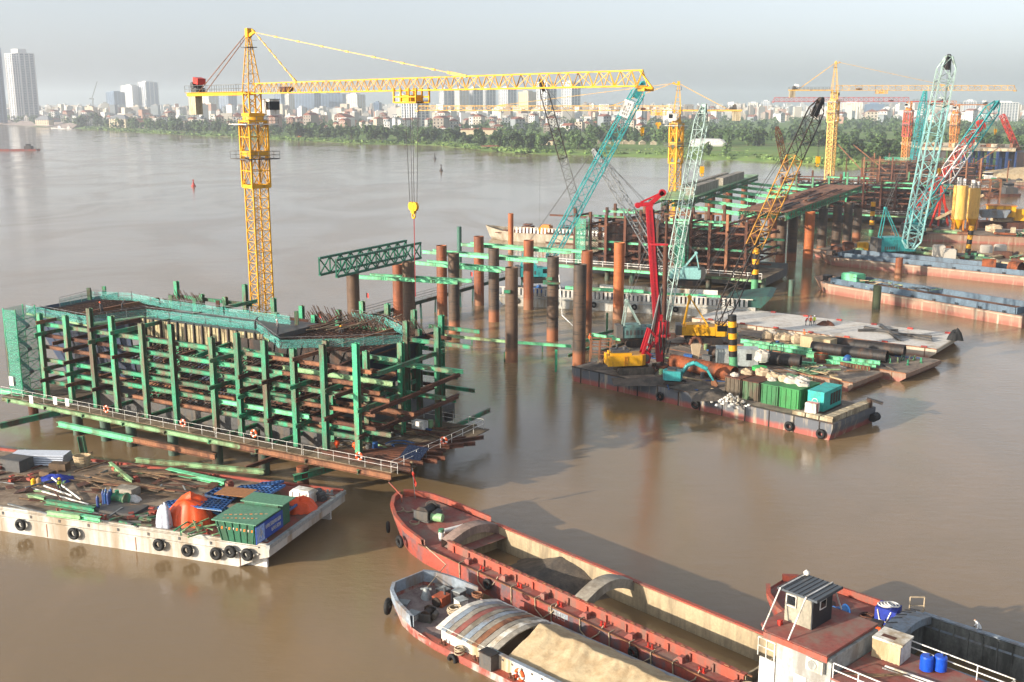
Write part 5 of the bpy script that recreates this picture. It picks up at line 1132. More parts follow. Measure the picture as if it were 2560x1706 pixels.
def heap(name, fr, x0, x1, y0, y1, fn, mat, label, cat='sand heap', nx=40, ny=18, seed=4):
    g = random.Random(seed); ph = [g.uniform(0, 6) for _ in range(6)]
    def f(a, b):
        x = x0 + (x1 - x0) * a; y = y0 + (y1 - y0) * b
        return (x, y, fn(a, b) + .035 * math.sin(x * 2.1 + y * 1.3 + ph[0]) + .025 * math.sin(x * 4.3 - y * 3.7 + ph[1]) + g.uniform(-.022, .022))
    return single(name, MB(fr).sheet(nx, ny, f), mat, label, cat)
heap('wet_sand', RS, 10.75, 25.9, RY - 2.72, RY + 2.92, lambda a, b: -.55 + 2.3 * max(0, 1 - abs(a - .55) * 2.2) * (.35 + .65 * b) + .5 * math.exp(-((a - .72) * 7) ** 2) * b, mud, 'low heap of grey sand left in the front hold of the red barge')
heap('wet_sand', RS, 27.3, 41.9, RY - 2.72, RY + 2.92, lambda a, b: -.5 + .2 * math.sin(a * 6), mud, 'thin dark sand layer in the rear hold of the red barge', nx=24, ny=8)
windlass(RS.sub(4.3, RY - .2, 2.05, 20), 'black windlass on the bow deck of the red barge', darksteel, darkgrey, 1.25)
c = RS(5.6, RY - .1, 1.95); single('green_drum', MB(Fr(c, -20)).tube((-.5, 0, .45), (.6, 0, .45), .4, 14), palegreen, 'pale green drum lying behind the windlass on the red bow', 'drum')
c = RS(8.6, RY - 2.0, 1.6); t = thing('gas_bottle', 'white bottle with a green cap beside the first hold arch', 'bottle', c); part('body', MB().tube(c, c + V(0, 0, .8), .25, 10), white, t); part('cap', MB().tube(c + V(0, 0, .8), c + V(0, 0, 1.05), .28, 10), green, t)
for i in range(5): coil(RS(1.6 + .7 * i, RY + (-1.6, -.9, .9, 1.6, -1.9)[i], 2.2 - .1 * i), ORD[i] + ' pale rope coil back from the bow tip of the red barge', .55, 3)
single('hose_roll', MB(RS).tube((7.9, RY - 1.2, 2.0), (8.2, RY + 1.0, 2.0), .22, 10), white, 'white hose roll lying before the first hold arch', 'hose'); single('hose_roll', MB(RS).tube((8.1, RY + 1.1, 2.0), (8.5, RY + 2.7, 2.0), .22, 10), black, 'black hose roll lying before the first hold arch', 'hose')
c = RS(1.1, RY + .9, 2.7); fl = thing('flag', 'red flag on a thin staff at the bow of the red barge', 'flag', c)
part('staff', MB().beam(c, c + V(-.25, 0, 3.2), .05), greymetal, fl); part('cloth', MB().sheet(5, 6, lambda a, b: (c.x - .2 + .25 * a + .1 * math.sin(b * 6), c.y + .15 * math.sin(a * 4 + b * 3), c.z + 1.6 + 1.3 * b - .3 * a)), craneRed, fl)
c = RS(.9, RY - .6, 2.7); single('anchor_davit', MB().beam(c, c + V(0, 0, .8), .14).beam(c + V(0, 0, .7), c + V(-1.3, .8, 1.8), .1), coam_red, 'small red davit at the bow tip of the red barge', 'davit')
for i, (x, z, s_) in enumerate(((1.6, 1.0, .95), (5.2, 1.0, 1.0), (17.6, 1.15, .8), (33.5, 1.2, .8))):
    hf = [4.25 if x > 8 else (2.6 if x < 3 else 3.95)][0]; tyre(RS(x, RY - hf - .2, z), -47 - (32 if x < 3 else 10 if x < 8 else 0), ORD[i] + ' tyre fender back from the bow on the red barge side', 'tyres on the red barge', s_)
for i, x in enumerate((13.8, 16.2, 20.3, 23.1, 24.9, 28, 31, 33, 35, 37)):
    y = RY - 4.3; sw = 1.0 if i % 2 else .5
    drape([RS(x, RY - 3.7, 1.75), RS(x, y, 1.78), RS(x + .1, y - .05, .9)] + ([RS(x + sw, y - .1, .45), RS(x + 2 * sw, y - .05, 1.3), RS(x + 2 * sw, RY - 3.8, 1.8)] if i % 2 else [RS(x + .05, y, .3)]), ORD[i] + ' mooring rope looped over the near gunwale of the red barge from the bow', .055, 'ropes on the red barge gunwale')
np_ = MB(RS); strokes(np_, 24.6, .95, 1.9, .5, 4, lambda x, z: (x, RY - 4.245, z)); part('hull_number', np_, white, rs)['kind'] = 'stuff'
np_ = MB(RS).box(24.5, 26.7, RY - 4.235, RY - 4.22, .85, 1.55); part('number_plate', np_, greyblue, rs)
RD = Fr(RS(-.2, 0, 1.15), -47.0)
# deckhouse
dk = thing('deckhouse', 'grey deckhouse with a broad red roof at the stern of the red barge', 'deckhouse', RD(47, RY, 1.6)); 
del dk['label']; del dk['category']; dk.parent = rs; dk.location = RD(47, RY, 1.6) - Vector(rs.location)
wallm = pm('deckhouse_wall', (.40, .42, .40), .6, dirt=(.28, .26, .23), amt=.42, scale=.6)
part('wall', MB(RD).box(44.6, 48.6, RY - 2.9, RY + 2.9, .45, 4.9), wallm, dk)
part('roof', MB(RD).prism([(43.0, RY - 2.4), (44.0, RY - 3.2), (48.4, RY - 3.2), (48.4, RY + 3.2), (44.0, RY + 3.2), (43.0, RY + 2.4)], 4.95, 5.15), deck_red, dk)
part('roof_edge', MB(RD).box(43.8, 48.5, RY - 3.32, RY - 3.21, 4.72, 5.12), coam_red, dk)
part('rear_house', MB(RD).box(48.65, 57.2, RY - 2.9, RY + 3.2, .45, 3.6), wallm, dk); part('rear_roof', MB(RD).box(48.7, 57.6, RY - 3.1, RY + 3.5, 3.62, 3.75), deck_red, dk)
for x in (50.0, 53): part('window', MB(RD).box(x, x + .8, RY - 2.94, RY - 2.905, 2.4, 3.2), glass, dk)
part('door', MB(RD).box(46.0, 46.9, RY - 2.94, RY - 2.905, .9, 2.9), offwhite, dk)
part('white_rail', rail(MB(RD), [(43.2, RY - 2.9, 3.1), (44.5, RY - 2.95, 3.1)], 1.3, .07, .45), white, dk); part('side_bulwark', MB(RD).box(43.4, 44.58, RY - 3.0, RY - 2.9, .5, 3.1), white, dk)
ac = part('air_conditioner', MB(RD).box(47.0, 48.2, RY - 3.25, RY - 2.91, 3.75, 4.6), white, dk)
part('fan', MB(RD).tube((47.45, RY - 3.3, 4.18), (47.45, RY - 3.26, 4.18), .32, 14), grey, dk)
cabm = pm('cabin_tan', (.36, .33, .26), .5, dirt=(.22, .2, .16), amt=.3); cabd = pm('cabin_dark', (.035, .042, .05), .5)
part('wheelhouse', MB(RD).box(43.800, 45.800, RY - .9, RY + 1.5, 5.16, 7.35), cabm, dk); part('wheelhouse_rear', MB(RD).box(45.805, 45.900, RY - .9, RY + 1.5, 5.16, 7.35), cabd, dk)
wn = part('window', MB(RD).box(44.000, 44.600, RY - .94, RY - .905, 6.4, 7.05), glass, dk)
part('window_frame', MB(RD).beam((43.920, RY - .95, 6.32), (44.680, RY - .95, 6.32), .09, .06).beam((43.920, RY - .95, 7.1), (44.680, RY - .95, 7.1), .09, .06).beam((43.940, RY - .95, 6.32), (43.940, RY - .95, 7.1), .09, .06).beam((44.660, RY - .95, 6.32), (44.660, RY - .95, 7.1), .09, .06), white, dk)
part('window', MB(RD).box(45.905, 45.940, RY - .1, RY + .7, 6.3, 7.0), white, dk); part('window', MB(RD).box(45.945, 45.960, RY, RY + .6, 6.4, 6.9), glass, dk)
part('wheelhouse_roof', MB(RD).box(43.400, 46.400, RY - 1.3, RY + 1.9, 7.36, 7.5), pm('roof_dark_sheet', (.10, .115, .13), .5, var=.15), dk)
for i in range(9): part('roof_seam', MB(RD).box(43.450 + i * .36, 43.500 + i * .36, RY - 1.28, RY + 1.88, 7.502, 7.54), darkgrey, dk)
for k, x in enumerate((43.650, 45.600)): part('roof_strap', MB(RD).path([(x, RY - 3.2, 5.15), (x, RY - 1.32, 7.55), (x, RY + 1.9, 7.56), (x, RY + 3.3, 5.15)], .06, 5), white, dk)
part('roof_light', MB(RD).blob((43.8, RY + 1.6, 7.75), .22, 8, 5), white, dk); part('red_lamp', MB(RD).box(43.9, 44.15, RY - 1.9, RY - 1.6, 5.16, 5.5), craneRed, dk)
part('deck_rail', rail(MB(RD), [(48.8, RY - 3.0, 3.76), (57.4, RY - 3.0, 3.76)], 1.0, .06, 1.7), white, dk); part('deck_rail', rail(MB(RD), [(50.5, RY + 3.3, 3.76), (57.4, RY + 3.3, 3.76), (57.4, RY - 3.0, 3.76)], 1.0, .06, 1.8), white, dk)
part('fender_curl', MB(RD).torus((43.0, RY + 3.9, 4.6), .4, .17, (.7, .7, .2), 14, 7), black, dk)
# things on the rear roof
fr = RD.sub(50.0, RY + 2.2, 3.76, 4); t = thing('cabin_skylight', 'cream curtained box skylight on the rear red roof', 'skylight', fr.o)
part('box', MB(fr).box(-.9, .9, -.8, .8, 0, 1.3), white, t); part('lid', MB(fr).box(-1.0, 1.0, -.9, .9, 1.305, 1.45), offwhite, t); part('curtain', MB(fr).sheet(16, 2, lambda a, b: (-1.0 + 1.9 * a, -.86 - .06 * math.sin(a * 40), 1.25 * b + .02)), sandm, t); part('vent', MB(fr).box(-.6, .3, -.5, -.1, 1.453, 1.47), rust, t)
single('roof_ladder', MB(RD).beam((50.4, RY + .6, 3.85), (54.5, RY + .9, 3.9), .1).beam((50.4, RY + .25, 3.85), (54.2, RY + .5, 3.9), .06), white, 'white ladder lying on the rear red roof', 'ladder')
for i, (x, y) in enumerate(((52.4, 2.1), (53.0, 2.7))):
    c = RD(x, RY + y, 3.76); t = thing('water_barrel', ('nearer' if i == 0 else 'farther') + ' bright blue plastic barrel on the rear red roof', 'barrel', c)
    part('drum', MB().tube(c + V(0, 0, .1), c + V(0, 0, .95), .42, 14).tube(c + V(0, 0, .95), c + V(0, 0, 1.05), .42, 14, .36), pm('barrel_blue', (.015, .10, .50), .35), t); part('cap', MB().tube(c + V(.2, 0, 1.05), c + V(.2, 0, 1.12), .08, 8), black, t)
for i in range(6): single('timber_offcut', MB(RD).beam((49.0 + i * .3, RY - 2.2 + i * .2, 3.85), (50.4 + i * .3, RY - 1.2 + i * .25, 3.9 + .04 * i), .16, .06), wood, 'weathered slat in the small stack below the red roof edge', 'slat', group='slats on the rear roof')
coil(RS(42.8, RY - 3.55, 1.62), 'thick tan rope coil on the side deck in front of the deckhouse', .5, 6); c = RS(43.9, RY - 3.5, 1.62); coil(c, 'darker rope heap beside the deckhouse corner', .35, 4, rustlite)

# ---- loaded sand ship in front
SS = Fr((-8.5, 82.4, -.45), -44.0)
ss = thing('loaded_sand_ship', 'weathered grey ship heaped with pale sand in the foreground', 'ship', SS(15, 0, 0))
ST2 = [(0, 1.6, 1.9, .9, 1.2), (.7, 2.4, 1.75, 1.6, 1.1), (2.2, 3.1, 1.5, 2.6, .7), (4.5, 3.6, 1.2, 3.3, .3), (7.5, 3.8, 1.0, 3.7, 0), (40, 3.8, 1.0, 3.7, 0)]
part('hull', shell(SS, 0, ST2), pm('sand_ship_hull', (.30, .085, .06), .7, dirt=(.40, .38, .34), amt=.38, scale=.6, streak=.6), ss)
part('bow_deck', MB(SS).add([(x, -h + .05, zd - .3) for x, h, zd, _, _ in ST2[:5]] + [(x, h - .05, zd - .3) for x, h, zd, _, _ in reversed(ST2[:5])], [tuple(range(10))]), pm('dusty_purple_deck', (.25, .18, .17), .85, dirt=(.36, .30, .27), amt=.45, scale=.7, streak=1), ss)
part('bulwark', edge_strip(SS, 0, ST2[:4], .95, .14), greyblue, ss)
part('bow_plate', MB(SS).box(.02, .16, -1.6, 1.6, 1.9, 2.84), greyblue, ss)
for s_ in (-1, 1): part('side_deck', MB(SS).box(5.5, 40, min(s_ * 3.78, s_ * 3.1), max(s_ * 3.78, s_ * 3.1), .88, 1.01), coam_red if s_ < 0 else deck_red, ss); part('coaming', MB(SS).box(7.4, 40, min(s_ * 3.1, s_ * 2.96), max(s_ * 3.1, s_ * 2.96), 1.0, 2.1), offwhite, ss); part('coaming_cap', MB(SS).box(12.9, 40, s_ * 3.03 - .16, s_ * 3.03 + .16, 2.103, 2.17), greyblue, ss)
for i in range(14): part('coaming_hole', MB(SS).box(13.8 + i * .95, 14.0 + i * .95, -3.13, -3.105, 1.75, 1.9), darkgrey, ss)
for i in range(11):
    x0 = 7.0 + i * .56; n_ = 10; m_ = [offwhite, greyblue, concrete, deck_red, concrete, greyblue, concrete, rustlite, concrete, offwhite, concrete][i]; rg_ = []
    for j in range(n_ + 1):
        f = j / n_; y = -3.3 + 6.6 * f; z = 2.0 + .72 * math.sin(f * math.pi) + U(-.02, .02); rg_.append([(x0, y, z), (x0 + .52, y, z + U(-.02, .03)), (x0 + .52, y, z - .07), (x0, y, z - .07)])
    part('hatch_board', MB(SS).loft(rg_), m_, ss)
def sandz(a, b):
    y = -2.95 + 5.9 * b; h = 1.7 + 1.45 * max(0, 1 - abs(y - .7) / 3.6); return h * (min(1, (a) * 9 + .45)) if a < .07 else h + .12 * math.sin(a * 21) * (1 - abs(b - .5))
heap('sand_load', SS, 13.0, 26.5, -2.93, 2.93, lambda a, b: sandz(a, b) + (.025 * math.sin(a * 95 + math.sin(b * 11) * 2) if .35 < b < .6 else 0), sandm, 'heaped pale yellow sand filling the front ship', 'sand load', 110, 50)
heap('grey_cover', SS, 26.3, 36, -2.95, 2.95, lambda a, b: 1.9 + 1.3 * math.sin(b * math.pi) ** .8, greyblue, 'grey sheet covering the rear end of the sand load', 'cover sheet', 20, 14)
fr = SS.sub(3.0, .9, .95, 10); t = thing('deck_engine', 'orange rusty engine on the bow deck of the sand ship', 'engine', fr.o)
part('block', MB(fr).box(-.5, .5, -.6, .6, .1, .9), pm('engine_orange', (.45, .12, .05), .6, dirt=RUST, amt=.4), t); part('flywheel', MB(fr).tube((0, -.62, .5), (0, -.72, .5), .42, 14), darksteel, t); part('exhaust', MB(fr).tube((.2, .2, .9), (.2, .2, 1.5), .09, 8), darkgrey, t)
for i, (x, y, m_, lb) in enumerate(((4.9, 1.3, white, 'white box with grey lid behind the orange engine'), (2.0, 2.0, darkgrey, 'dark box at the far side of the sand ship bow'), (3.7, 2.2, darkgrey, 'black box behind the orange engine'), (3.2, -2.3, white, 'small white box at the near bow rail of the sand ship'), (5.6, .1, white, 'low white box before the hatch boards'), (1.2, -1.6, greyblue, 'grey locker at the very bow of the sand ship'))):
    fr = SS.sub(x, y, 1.0 - .05 * i, -10 + i * 8); t = thing('deck_box', lb, 'box', fr.o); h_ = (.95, .7, 1.1, .6, .5, .7)[i]; part('body', MB(fr).box(-.42, .42, -.4, .4, 0, h_), m_, t); part('lid', MB(fr).box(-.46, .46, -.44, .44, h_ + .003, h_ + .07), grey, t)
windlass(SS.sub(3.9, -1.4, .95, 30), 'dark windlass with ropes on the sand ship bow', darksteel, darkgrey, .8)
c = SS(1.7, .4, 1.2); t = thing('mooring_post', 'grey tapered mooring post at the bow of the sand ship', 'post', c); part('cone', MB().tube(c, c + V(0, 0, 1.0), .5, 12, .18), grey, t); part('crossbar', MB().beam(c + V(-.45, 0, .9), c + V(.45, 0, .9), .14), grey, t)
drape([SS(1.7, .4, 2.1), SS(.2, 4, 2.6), RS(9, RY - 4.1, 1.7)], 'taut mooring line from the sand ship bow up to the red barge', .04)
fr = SS.sub(12.9, -3.45, 1.02); t = thing('dark_locker', 'dark tarred box on the near side deck of the sand ship', 'box', fr.o); part('body', MB(fr).box(-.6, .6, -.45, .4, 0, 1.15), darkgrey, t); part('lid', MB(fr).box(-.65, .65, -.5, .42, 1.153, 1.22), darksteel, t)
tyre(SS(9.6, -4.05, .55), -44, 'tyre fender on the near side of the sand ship', None, .8); tyre(SS(.6, -2.7, 1.3), -100, 'long dark tyre fender at the bow of the sand ship', None, 1.15)
coil(SS(6.2, -.6, 1.95), 'tan rope bundle on the forward hatch boards', .55, 5); coil(SS(6.9, 1.2, 2.9), 'pinkish rope coil on the hatch crown', .4, 3, rustlite); coil(SS(9.9, -3.6, 1.05), 'rope bundle above the side tyre of the sand ship', .35, 4)
lifebuoy(SS(15.6, -3.2, 1.35), -44, 'small orange life ring on the side of the sand ship', None)
for i in range(5): bitt(ss, SS(8 + i * 3.6, -3.5, 1.02), -44, rust, .6)

# ---- third ship, right
TS = Fr((20.77, 79.58, 0), -43.5); TY = .1
ts = thing('grey_hold_ship', 'ship with a red bow deck and dark grey hold at the right edge', 'ship', TS(15, 0, 0))
ST3 = [(0, 1.2, 2.9, .5, 2.0), (.7, 2.3, 2.7, 1.4, 1.7), (2.2, 3.3, 2.4, 2.6, 1.2), (4.5, 3.9, 2.1, 3.5, .6), (8, 4.15, 1.9, 4.0, 0), (34, 4.15, 1.9, 4.0, 0)]
part('hull', shell(TS, TY, ST3), hull_red, ts); part('bow_deck', MB(TS).add([(x, TY - h + .05, zd - .15) for x, h, zd, _, _ in ST3[:5]] + [(10.3, TY - 4.05, 1.76), (10.3, TY + 4.05, 1.76)] + [(x, TY + h - .05, zd - .15) for x, h, zd, _, _ in reversed(ST3[:5])], [tuple(range(12))]), deck_red, ts)
part('bulwark', edge_strip(TS, TY, ST3[:5], .5), coam_red, ts)
for s_ in (-1, 1): part('side_deck', MB(TS).box(10, 34, TY + min(s_ * 4.12, s_ * 3.5), TY + max(s_ * 4.12, s_ * 3.5), 1.75, 1.91), deck_red if s_ < 0 else greyblue, ts)
hold_box(ts, TS, 10.6, 33, TY - 3.4, TY + 3.6, -.6, 2.7, hold_g, greyblue, greyblue); arch(ts, TS, 9.6, 11.2, TY - 3.5, TY + 3.7, 2.7, .6, greyblue, .5)
for i in range(8): part('arch_lattice', MB(TS).beam((9.8, TY - 3 + i * .8, 3.1 + .55 * math.sin((i + .4) / 8 * math.pi)), (10.5, TY - 2.6 + i * .8, 3.15 + .6 * math.sin((i + .9) / 8 * math.pi)), .06), darkgrey, ts)
for i in range(20): part('hold_frame', MB(TS).box(11.8 + i * 1.05, 11.9 + i * 1.05, TY + 3.44, TY + 3.53, -.5, 2.4), hold_g, ts)
heap('pale_sand', TS, 10.8, 24, TY - 3.3, TY + 2.2, lambda a, b: -.5 + 1.9 * max(0, 1 - abs(a - .42) * 2.2) * (1 - b) ** .8, pm('pale_grey_sand', (.36, .40, .41), .9, var=.12, bump=.03), 'pale grey sand heap in the hold at the right edge', nx=30, ny=16)
windlass(TS.sub(4.0, TY + .4, 2.0, 25), 'red windlass on the bow deck of the right ship', craneRed, rust, .9)
c = TS(5.6, TY + .1, 1.95); single('rope_drum', MB(Fr(c, 20)).tube((-.5, 0, .5), (.5, 0, .5), .42, 14).tube((-.56, 0, .5), (-.5, 0, .5), .52, 14).tube((.5, 0, .5), (.56, 0, .5), .52, 14), bluep, 'blue rope drum with a wooden end on the right ship bow', 'drum')
fr = TS.sub(8.4, TY + 2.2, 1.8, 8); t = thing('blue_crate', 'blue crate wrapped with white hose on the right ship bow', 'crate', fr.o); part('box', MB(fr).box(-.8, .8, -.7, .7, 0, 1.3), pm('royal_blue', (.02, .05, .32), .6), t); hs_ = MB(fr)
for i in range(4): hs_.torus((-.3 + i * .2, -.1 + .1 * i, 1.36 + .03 * i), .45, .06, (.1, .1, 1), 14, 5)
hs_.path([(-.6, -.72, 1.2), (-.4, -.76, .4), (.1, -.76, .3), (.4, -.72, 1.2)], .05); part('hose', hs_, white, t)
fr = TS.sub(8.6, TY - .2, 1.8, 10); t = thing('fuel_can', 'orange red fuel box in front of the blue crate', 'box', fr.o); part('body', MB(fr).box(-.4, .4, -.35, .35, 0, .75), tarp, t); part('dark_top', MB(fr).box(-.45, .45, -.3, .5, .753, .95), darksteel, t)
coil(TS(7.0, TY + 1.6, 1.8), 'dark chain heap in the middle of the right ship bow deck', .5, 3, rust)
single('hand_rail_frame', MB(TS).beam((9.6, TY + 3.2, 1.9), (9.6, TY + 3.2, 3.9), .09).beam((9.6, TY + 3.2, 3.9), (10.4, TY + 3.9, 3.9), .09).beam((10.4, TY + 3.9, 1.9), (10.4, TY + 3.9, 3.9), .09).beam((9.6, TY + 3.2, 3.2), (10.4, TY + 3.9, 3.2), .06), rope_m, 'small pale pipe frame beside the arch of the right ship', 'frame')
person(TS(14.6, TY + 3.95, 1.92), 165, 'man in white shirt and black trousers bending at the far rail of the right ship', WHT, DK, None, 35, (.7, .5))
# ------------------------------------------------------------------ open-water piles and their beams
def pile_mat(name, c1, c2, z0, z1, base=(.22, .10, .05)):
    m, t, b = _nodes(name); n_ = _noise(t, .5, 6, .65, _pos(t, (1, 1, .35))); n2 = _noise(t, 1.6, 5, .65, _pos(t, (.3, .3, 2.2)))
    c = _mix(t, _ramp(t, n_, .40, .60), c1, c2); c = _mix(t, _ramp(t, n2, .52, .66), c, tuple(x * .55 for x in c1))
    g = t.nodes.new('ShaderNodeNewGeometry'); s = t.nodes.new('ShaderNodeSeparateXYZ'); t.links.new(g.outputs['Position'], s.inputs[0])
    c = _mix(t, _ramp(t, s.outputs[2], 2.6, 1.8), c, base)
    t.links.new(c, b.inputs['Base Color']); b.inputs['Roughness'].default_value = .65; b.inputs['Specular IOR Level'].default_value = .35
    return m
pm_brown = pile_mat('pile_brown', (.13, .075, .042), (.075, .045, .03), 0, 0); pm_rust = pile_mat('pile_rust', (.26, .075, .025), (.13, .045, .022), 0, 0); pm_dark = pile_mat('pile_dark', (.045, .036, .03), (.10, .06, .036), 0, 0, (.24, .09, .04)); pm_orange = pile_mat('pile_orange', (.42, .12, .03), (.26, .075, .025), 0, 0)
PILES = [(888, 684, 890, 'b'), (998, 661, 817, 'r'), (1025, 655, 872, 'b'), (1106, 614, 790, 'r'), (1136, 633, 832, 'd'), (1198, 591, 763, 'r'), (1235, 621, 804, 'd'), (1279, 669, 905, 'b'), (1321, 601, 774, 'r'), (1381, 642, 852, 'd'), (1447, 661, 913, 'd'), (1465, 627, 830, 'r'), (1545, 607, 797, 'o')]
pm_ = {'b': pm_brown, 'r': pm_rust, 'd': pm_dark, 'o': pm_orange}; names = {'b': 'brown', 'r': 'rust red', 'd': 'dark', 'o': 'bright rust orange'}
def pile(u, vt, vb, m_, label, r=1.02, group=None, zb=0.0):
    p = P(u, vb, zb); top = PD(u, vt, p.y).z; t = thing('steel_pile', label, 'pile', p, group)
    part('pipe', MB().pipe(p - V(0, 0, 2.5), V(p.x, p.y, top), r, .06, 22), m_, t)
    h = top
    for k in range(1, 4): part('weld_seam', MB().torus(V(p.x, p.y, h * k / 4 + .4), r, .03, (0, 0, 1), 22, 5), m_, t)
    return t, p, top
for i, (u, vt, vb, k) in enumerate(PILES):
    t, p, top = pile(u, vt, vb, pm_[k], '%s steel pipe pile, %s from the left in the open water' % (names[k], ORD[i]), group='open water piles')
    if i in (7, 9): part('clamp', MB().box(p.x - 1.2, p.x - .2, p.y - 1.35, p.y - 1.03, top - 3.9, top - 3.4), green, t)
    if i == 9: part('guide_collar', MB().box(p.x - 1.7, p.x + 1.2, p.y - 1.5, p.y + 1.4, top - 4.6, top - 4.3), green, t); part('hose', MB().path([(p.x + 1.0, p.y - .9, top - 3), (p.x + 1.4, p.y - 1.1, top - 7), (p.x + 1.6, p.y - 1.4, top - 10), (p.x + 3.6, p.y - 4, 3.2)], .09), white, t)
pile(1277, 534, 632, pm_orange, 'slim orange pile behind the white barge bow in mid river', .75); pile(1192, 606, 660, pm_dark, 'short dark pile behind the green twin beams', .6)
p = P(1149, 655); single('guide_pole', MB().tube(p - V(0, 0, 2), V(p.x, p.y, PD(1149, 567, p.y).z), .6, 12), pm('pole_green', (.06, .16, .12), .5), 'slim dark green guide pole behind the left piles', 'pole')
def twin(a, b, label, k='M', gap=2.3, clamp=()):
    t = thing('twin_beam', label, 'beam', (a + b) / 2); d = (b - a).normalized(); q = V(-d.y, d.x, 0) * gap / 2
    ib(t, k, a - q, b - q); ib(t, k, a + q + d * .9, b + q + d * 1.6)
    for f in (.22, .24, .26, .74, .76, .78): p = a + (b - a) * f; part('stiffener', MB().beam(p - q * 1.32 - V(0, 0, .3), p - q * 1.32 + V(0, 0, .3), .07), green, t)
    return t
for i, (u0, v0, u1, v1, z) in enumerate(((905, 690, 1150, 704, 12.0), (1048, 655, 1262, 676, 12.0), (1065, 628, 1352, 652, 12.0), (1160, 610, 1434, 630, 12.0), (1395, 668, 1560, 660, 8))):
    if i < 4: twin(P(u0, v0, z), P(u1, v1, z), 'mint green twin beam clamped across the piles, %s from the front' % ORD[i])
for i, (u0, v0, u1, v1, z, k) in enumerate(((1078, 836, 1285, 856, 1.3, 'p'), (1285, 856, 1428, 866, 1.3, 'm'), (1440, 855, 1560, 838, 1.6, 'm'), (1500, 880, 1640, 830, 1.5, 'g'), (1420, 890, 1480, 868, 1.5, 'g'), (1480, 840, 1600, 812, 1.8, 'g'), (1480, 836, 1565, 852, 2.0, 'm'))):
    a, b = P(u0, v0, z), P(u1, v1, z); t = thing('waterline_beam', ('pale green beam near the water between the left piles', 'mint beam near the water left of the dark pile', 'short mint beam right of the dark pile', 'long green beam running back under the red rig', 'dark green beam crossing at the foot of the dark pile', 'green beam running up toward the teal crane', 'mint guide beam behind the dark pile')[i], 'beam', (a + b) / 2 - V(0, 0, 1)); ib(t, k, a, b); q = (a + b) / 2; part('stake', MB().beam(V(q.x, q.y, -1.5), V(q.x, q.y, z - .2), .22), green, t)
for i, (u, v, h) in enumerate(((1390, 930, 3.5), (1262, 905, 1.6), (1517, 838, 4.0))):
    c = P(u, v); single('guide_stake', MB().beam(c - V(0, 0, 1), c + V(0, 0, h), .35), green, ('green stake standing left of the drilling barge', 'pair of green stakes at the foot of the brown pile', 'pale stake behind the dark pile')[i], 'stake')
# low footbridge behind the piles
a, b = P(903, 795, 3.2), P(1330, 676, 3.2); d = (b - a).normalized(); q = V(-d.y, d.x, 0)
fb = thing('footbridge', 'dark green low footbridge running behind the left piles', 'footbridge', (a + b) / 2 - V(0, 0, 3.2))
dkg = pm('dark_green_paint', (.03, .11, .09), .6, dirt=(.05, .05, .04), amt=.3)
part('girder', MB().beam(a, b, .8, .75), dkg, fb); part('deck', MB().beam(a + V(0, 0, .45), b + V(0, 0, .45), 1.6, .1), grey, fb)
for s_ in (-1, 1): part('railing', rail(MB(), [a + q * s_ * .75 + V(0, 0, .5), b + q * s_ * .75 + V(0, 0, .5)], 1.1, .06, 3.0), greymetal, fb)
for i in range(9): c = a + (b - a) * (i + .5) / 9; part('trestle_leg', MB().beam(c + q * .6 + V(0, 0, -.3), V(c.x + q.x * .8, c.y + q.y * .8, -1), .35).beam(c - q * .6 + V(0, 0, -.3), V(c.x - q.x * .8, c.y - q.y * .8, -1), .35), dkg, fb)
for i, (u, v) in enumerate(((796, 795), (916, 745), (1176, 690))):
    c = P(u, v + 8, 4.2); t = thing('warning_flag', ORD[i] + ' small red warning flag from the left along the footbridge', 'flag', c); part('staff', MB().beam(c, c + V(0, 0, 1.6), .06), greymetal, t); part('cloth', MB().sheet(3, 4, lambda a_, b_: (c.x + .5 * a_, c.y + .1 * math.sin(a_ * 5), c.z + .7 + .9 * b_ - .2 * a_)), craneRed, t)

# ------------------------------------------------------------------ pontoons around the drilling rig
def pontoon(name, label, fr, L, W, z, hullm, deckm, ribs=0, rake=0.0, ribm=None, cat='barge'):
    t = thing(name, label, cat, fr(L / 2, W / 2, 0))
    part('hull', MB(fr).xprism([(rake, -.8), (L - rake, -.8), (L, z - .6), (L, z), (0, z), (0, z - .6)], 0, W), hullm, t)
    part('deck', MB(fr).box(.2, L - .2, .2, W - .2, z + .004, z + .03), deckm, t)
    part('edge_rail', MB(fr).box(0, L, -.06, .12, z + .004, z + .14), ribm or hullm, t)
    for i in range(ribs): x = L * (i + .5) / ribs; part('hull_rib', MB(fr).box(x - .06, x + .06, -.1, -.004, -.1, z), ribm or hullm, t)
    return t
def band_hull(name, top, low, z=.75):
    m, t, b = _nodes(name); g = t.nodes.new('ShaderNodeNewGeometry'); s = t.nodes.new('ShaderNodeSeparateXYZ'); t.links.new(g.outputs['Position'], s.inputs[0])
    n_ = _noise(t, .8, 6, .7, _pos(t, (1, 1, .2))); w = t.nodes.new('ShaderNodeMath'); w.operation = 'MULTIPLY_ADD'; t.links.new(n_, w.inputs[0]); w.inputs[1].default_value = .7; t.links.new(s.outputs[2], w.inputs[2])
    c = _mix(t, _ramp(t, w.outputs[0], z + .55, z + .1), top, low); c = _mix(t, _ramp(t, _noise(t, 1.1, 6, .7, _pos(t, (1, 1, .12))), .52, .68), c, (.30, .25, .18))
    t.links.new(c, b.inputs['Base Color']); b.inputs['Roughness'].default_value = .7
    return m
db_hull = band_hull('drill_barge_hull', (.075, .082, .095), (.24, .060, .045)); rusty_hull = band_hull('rusty_barge_hull', (.22, .13, .085), (.25, .08, .055), .6)
muddeck = pm('muddy_deck', (.30, .245, .19), .9, dirt=(.17, .135, .11), amt=.5, scale=.4, streak=1, var=.3, bump=.03)
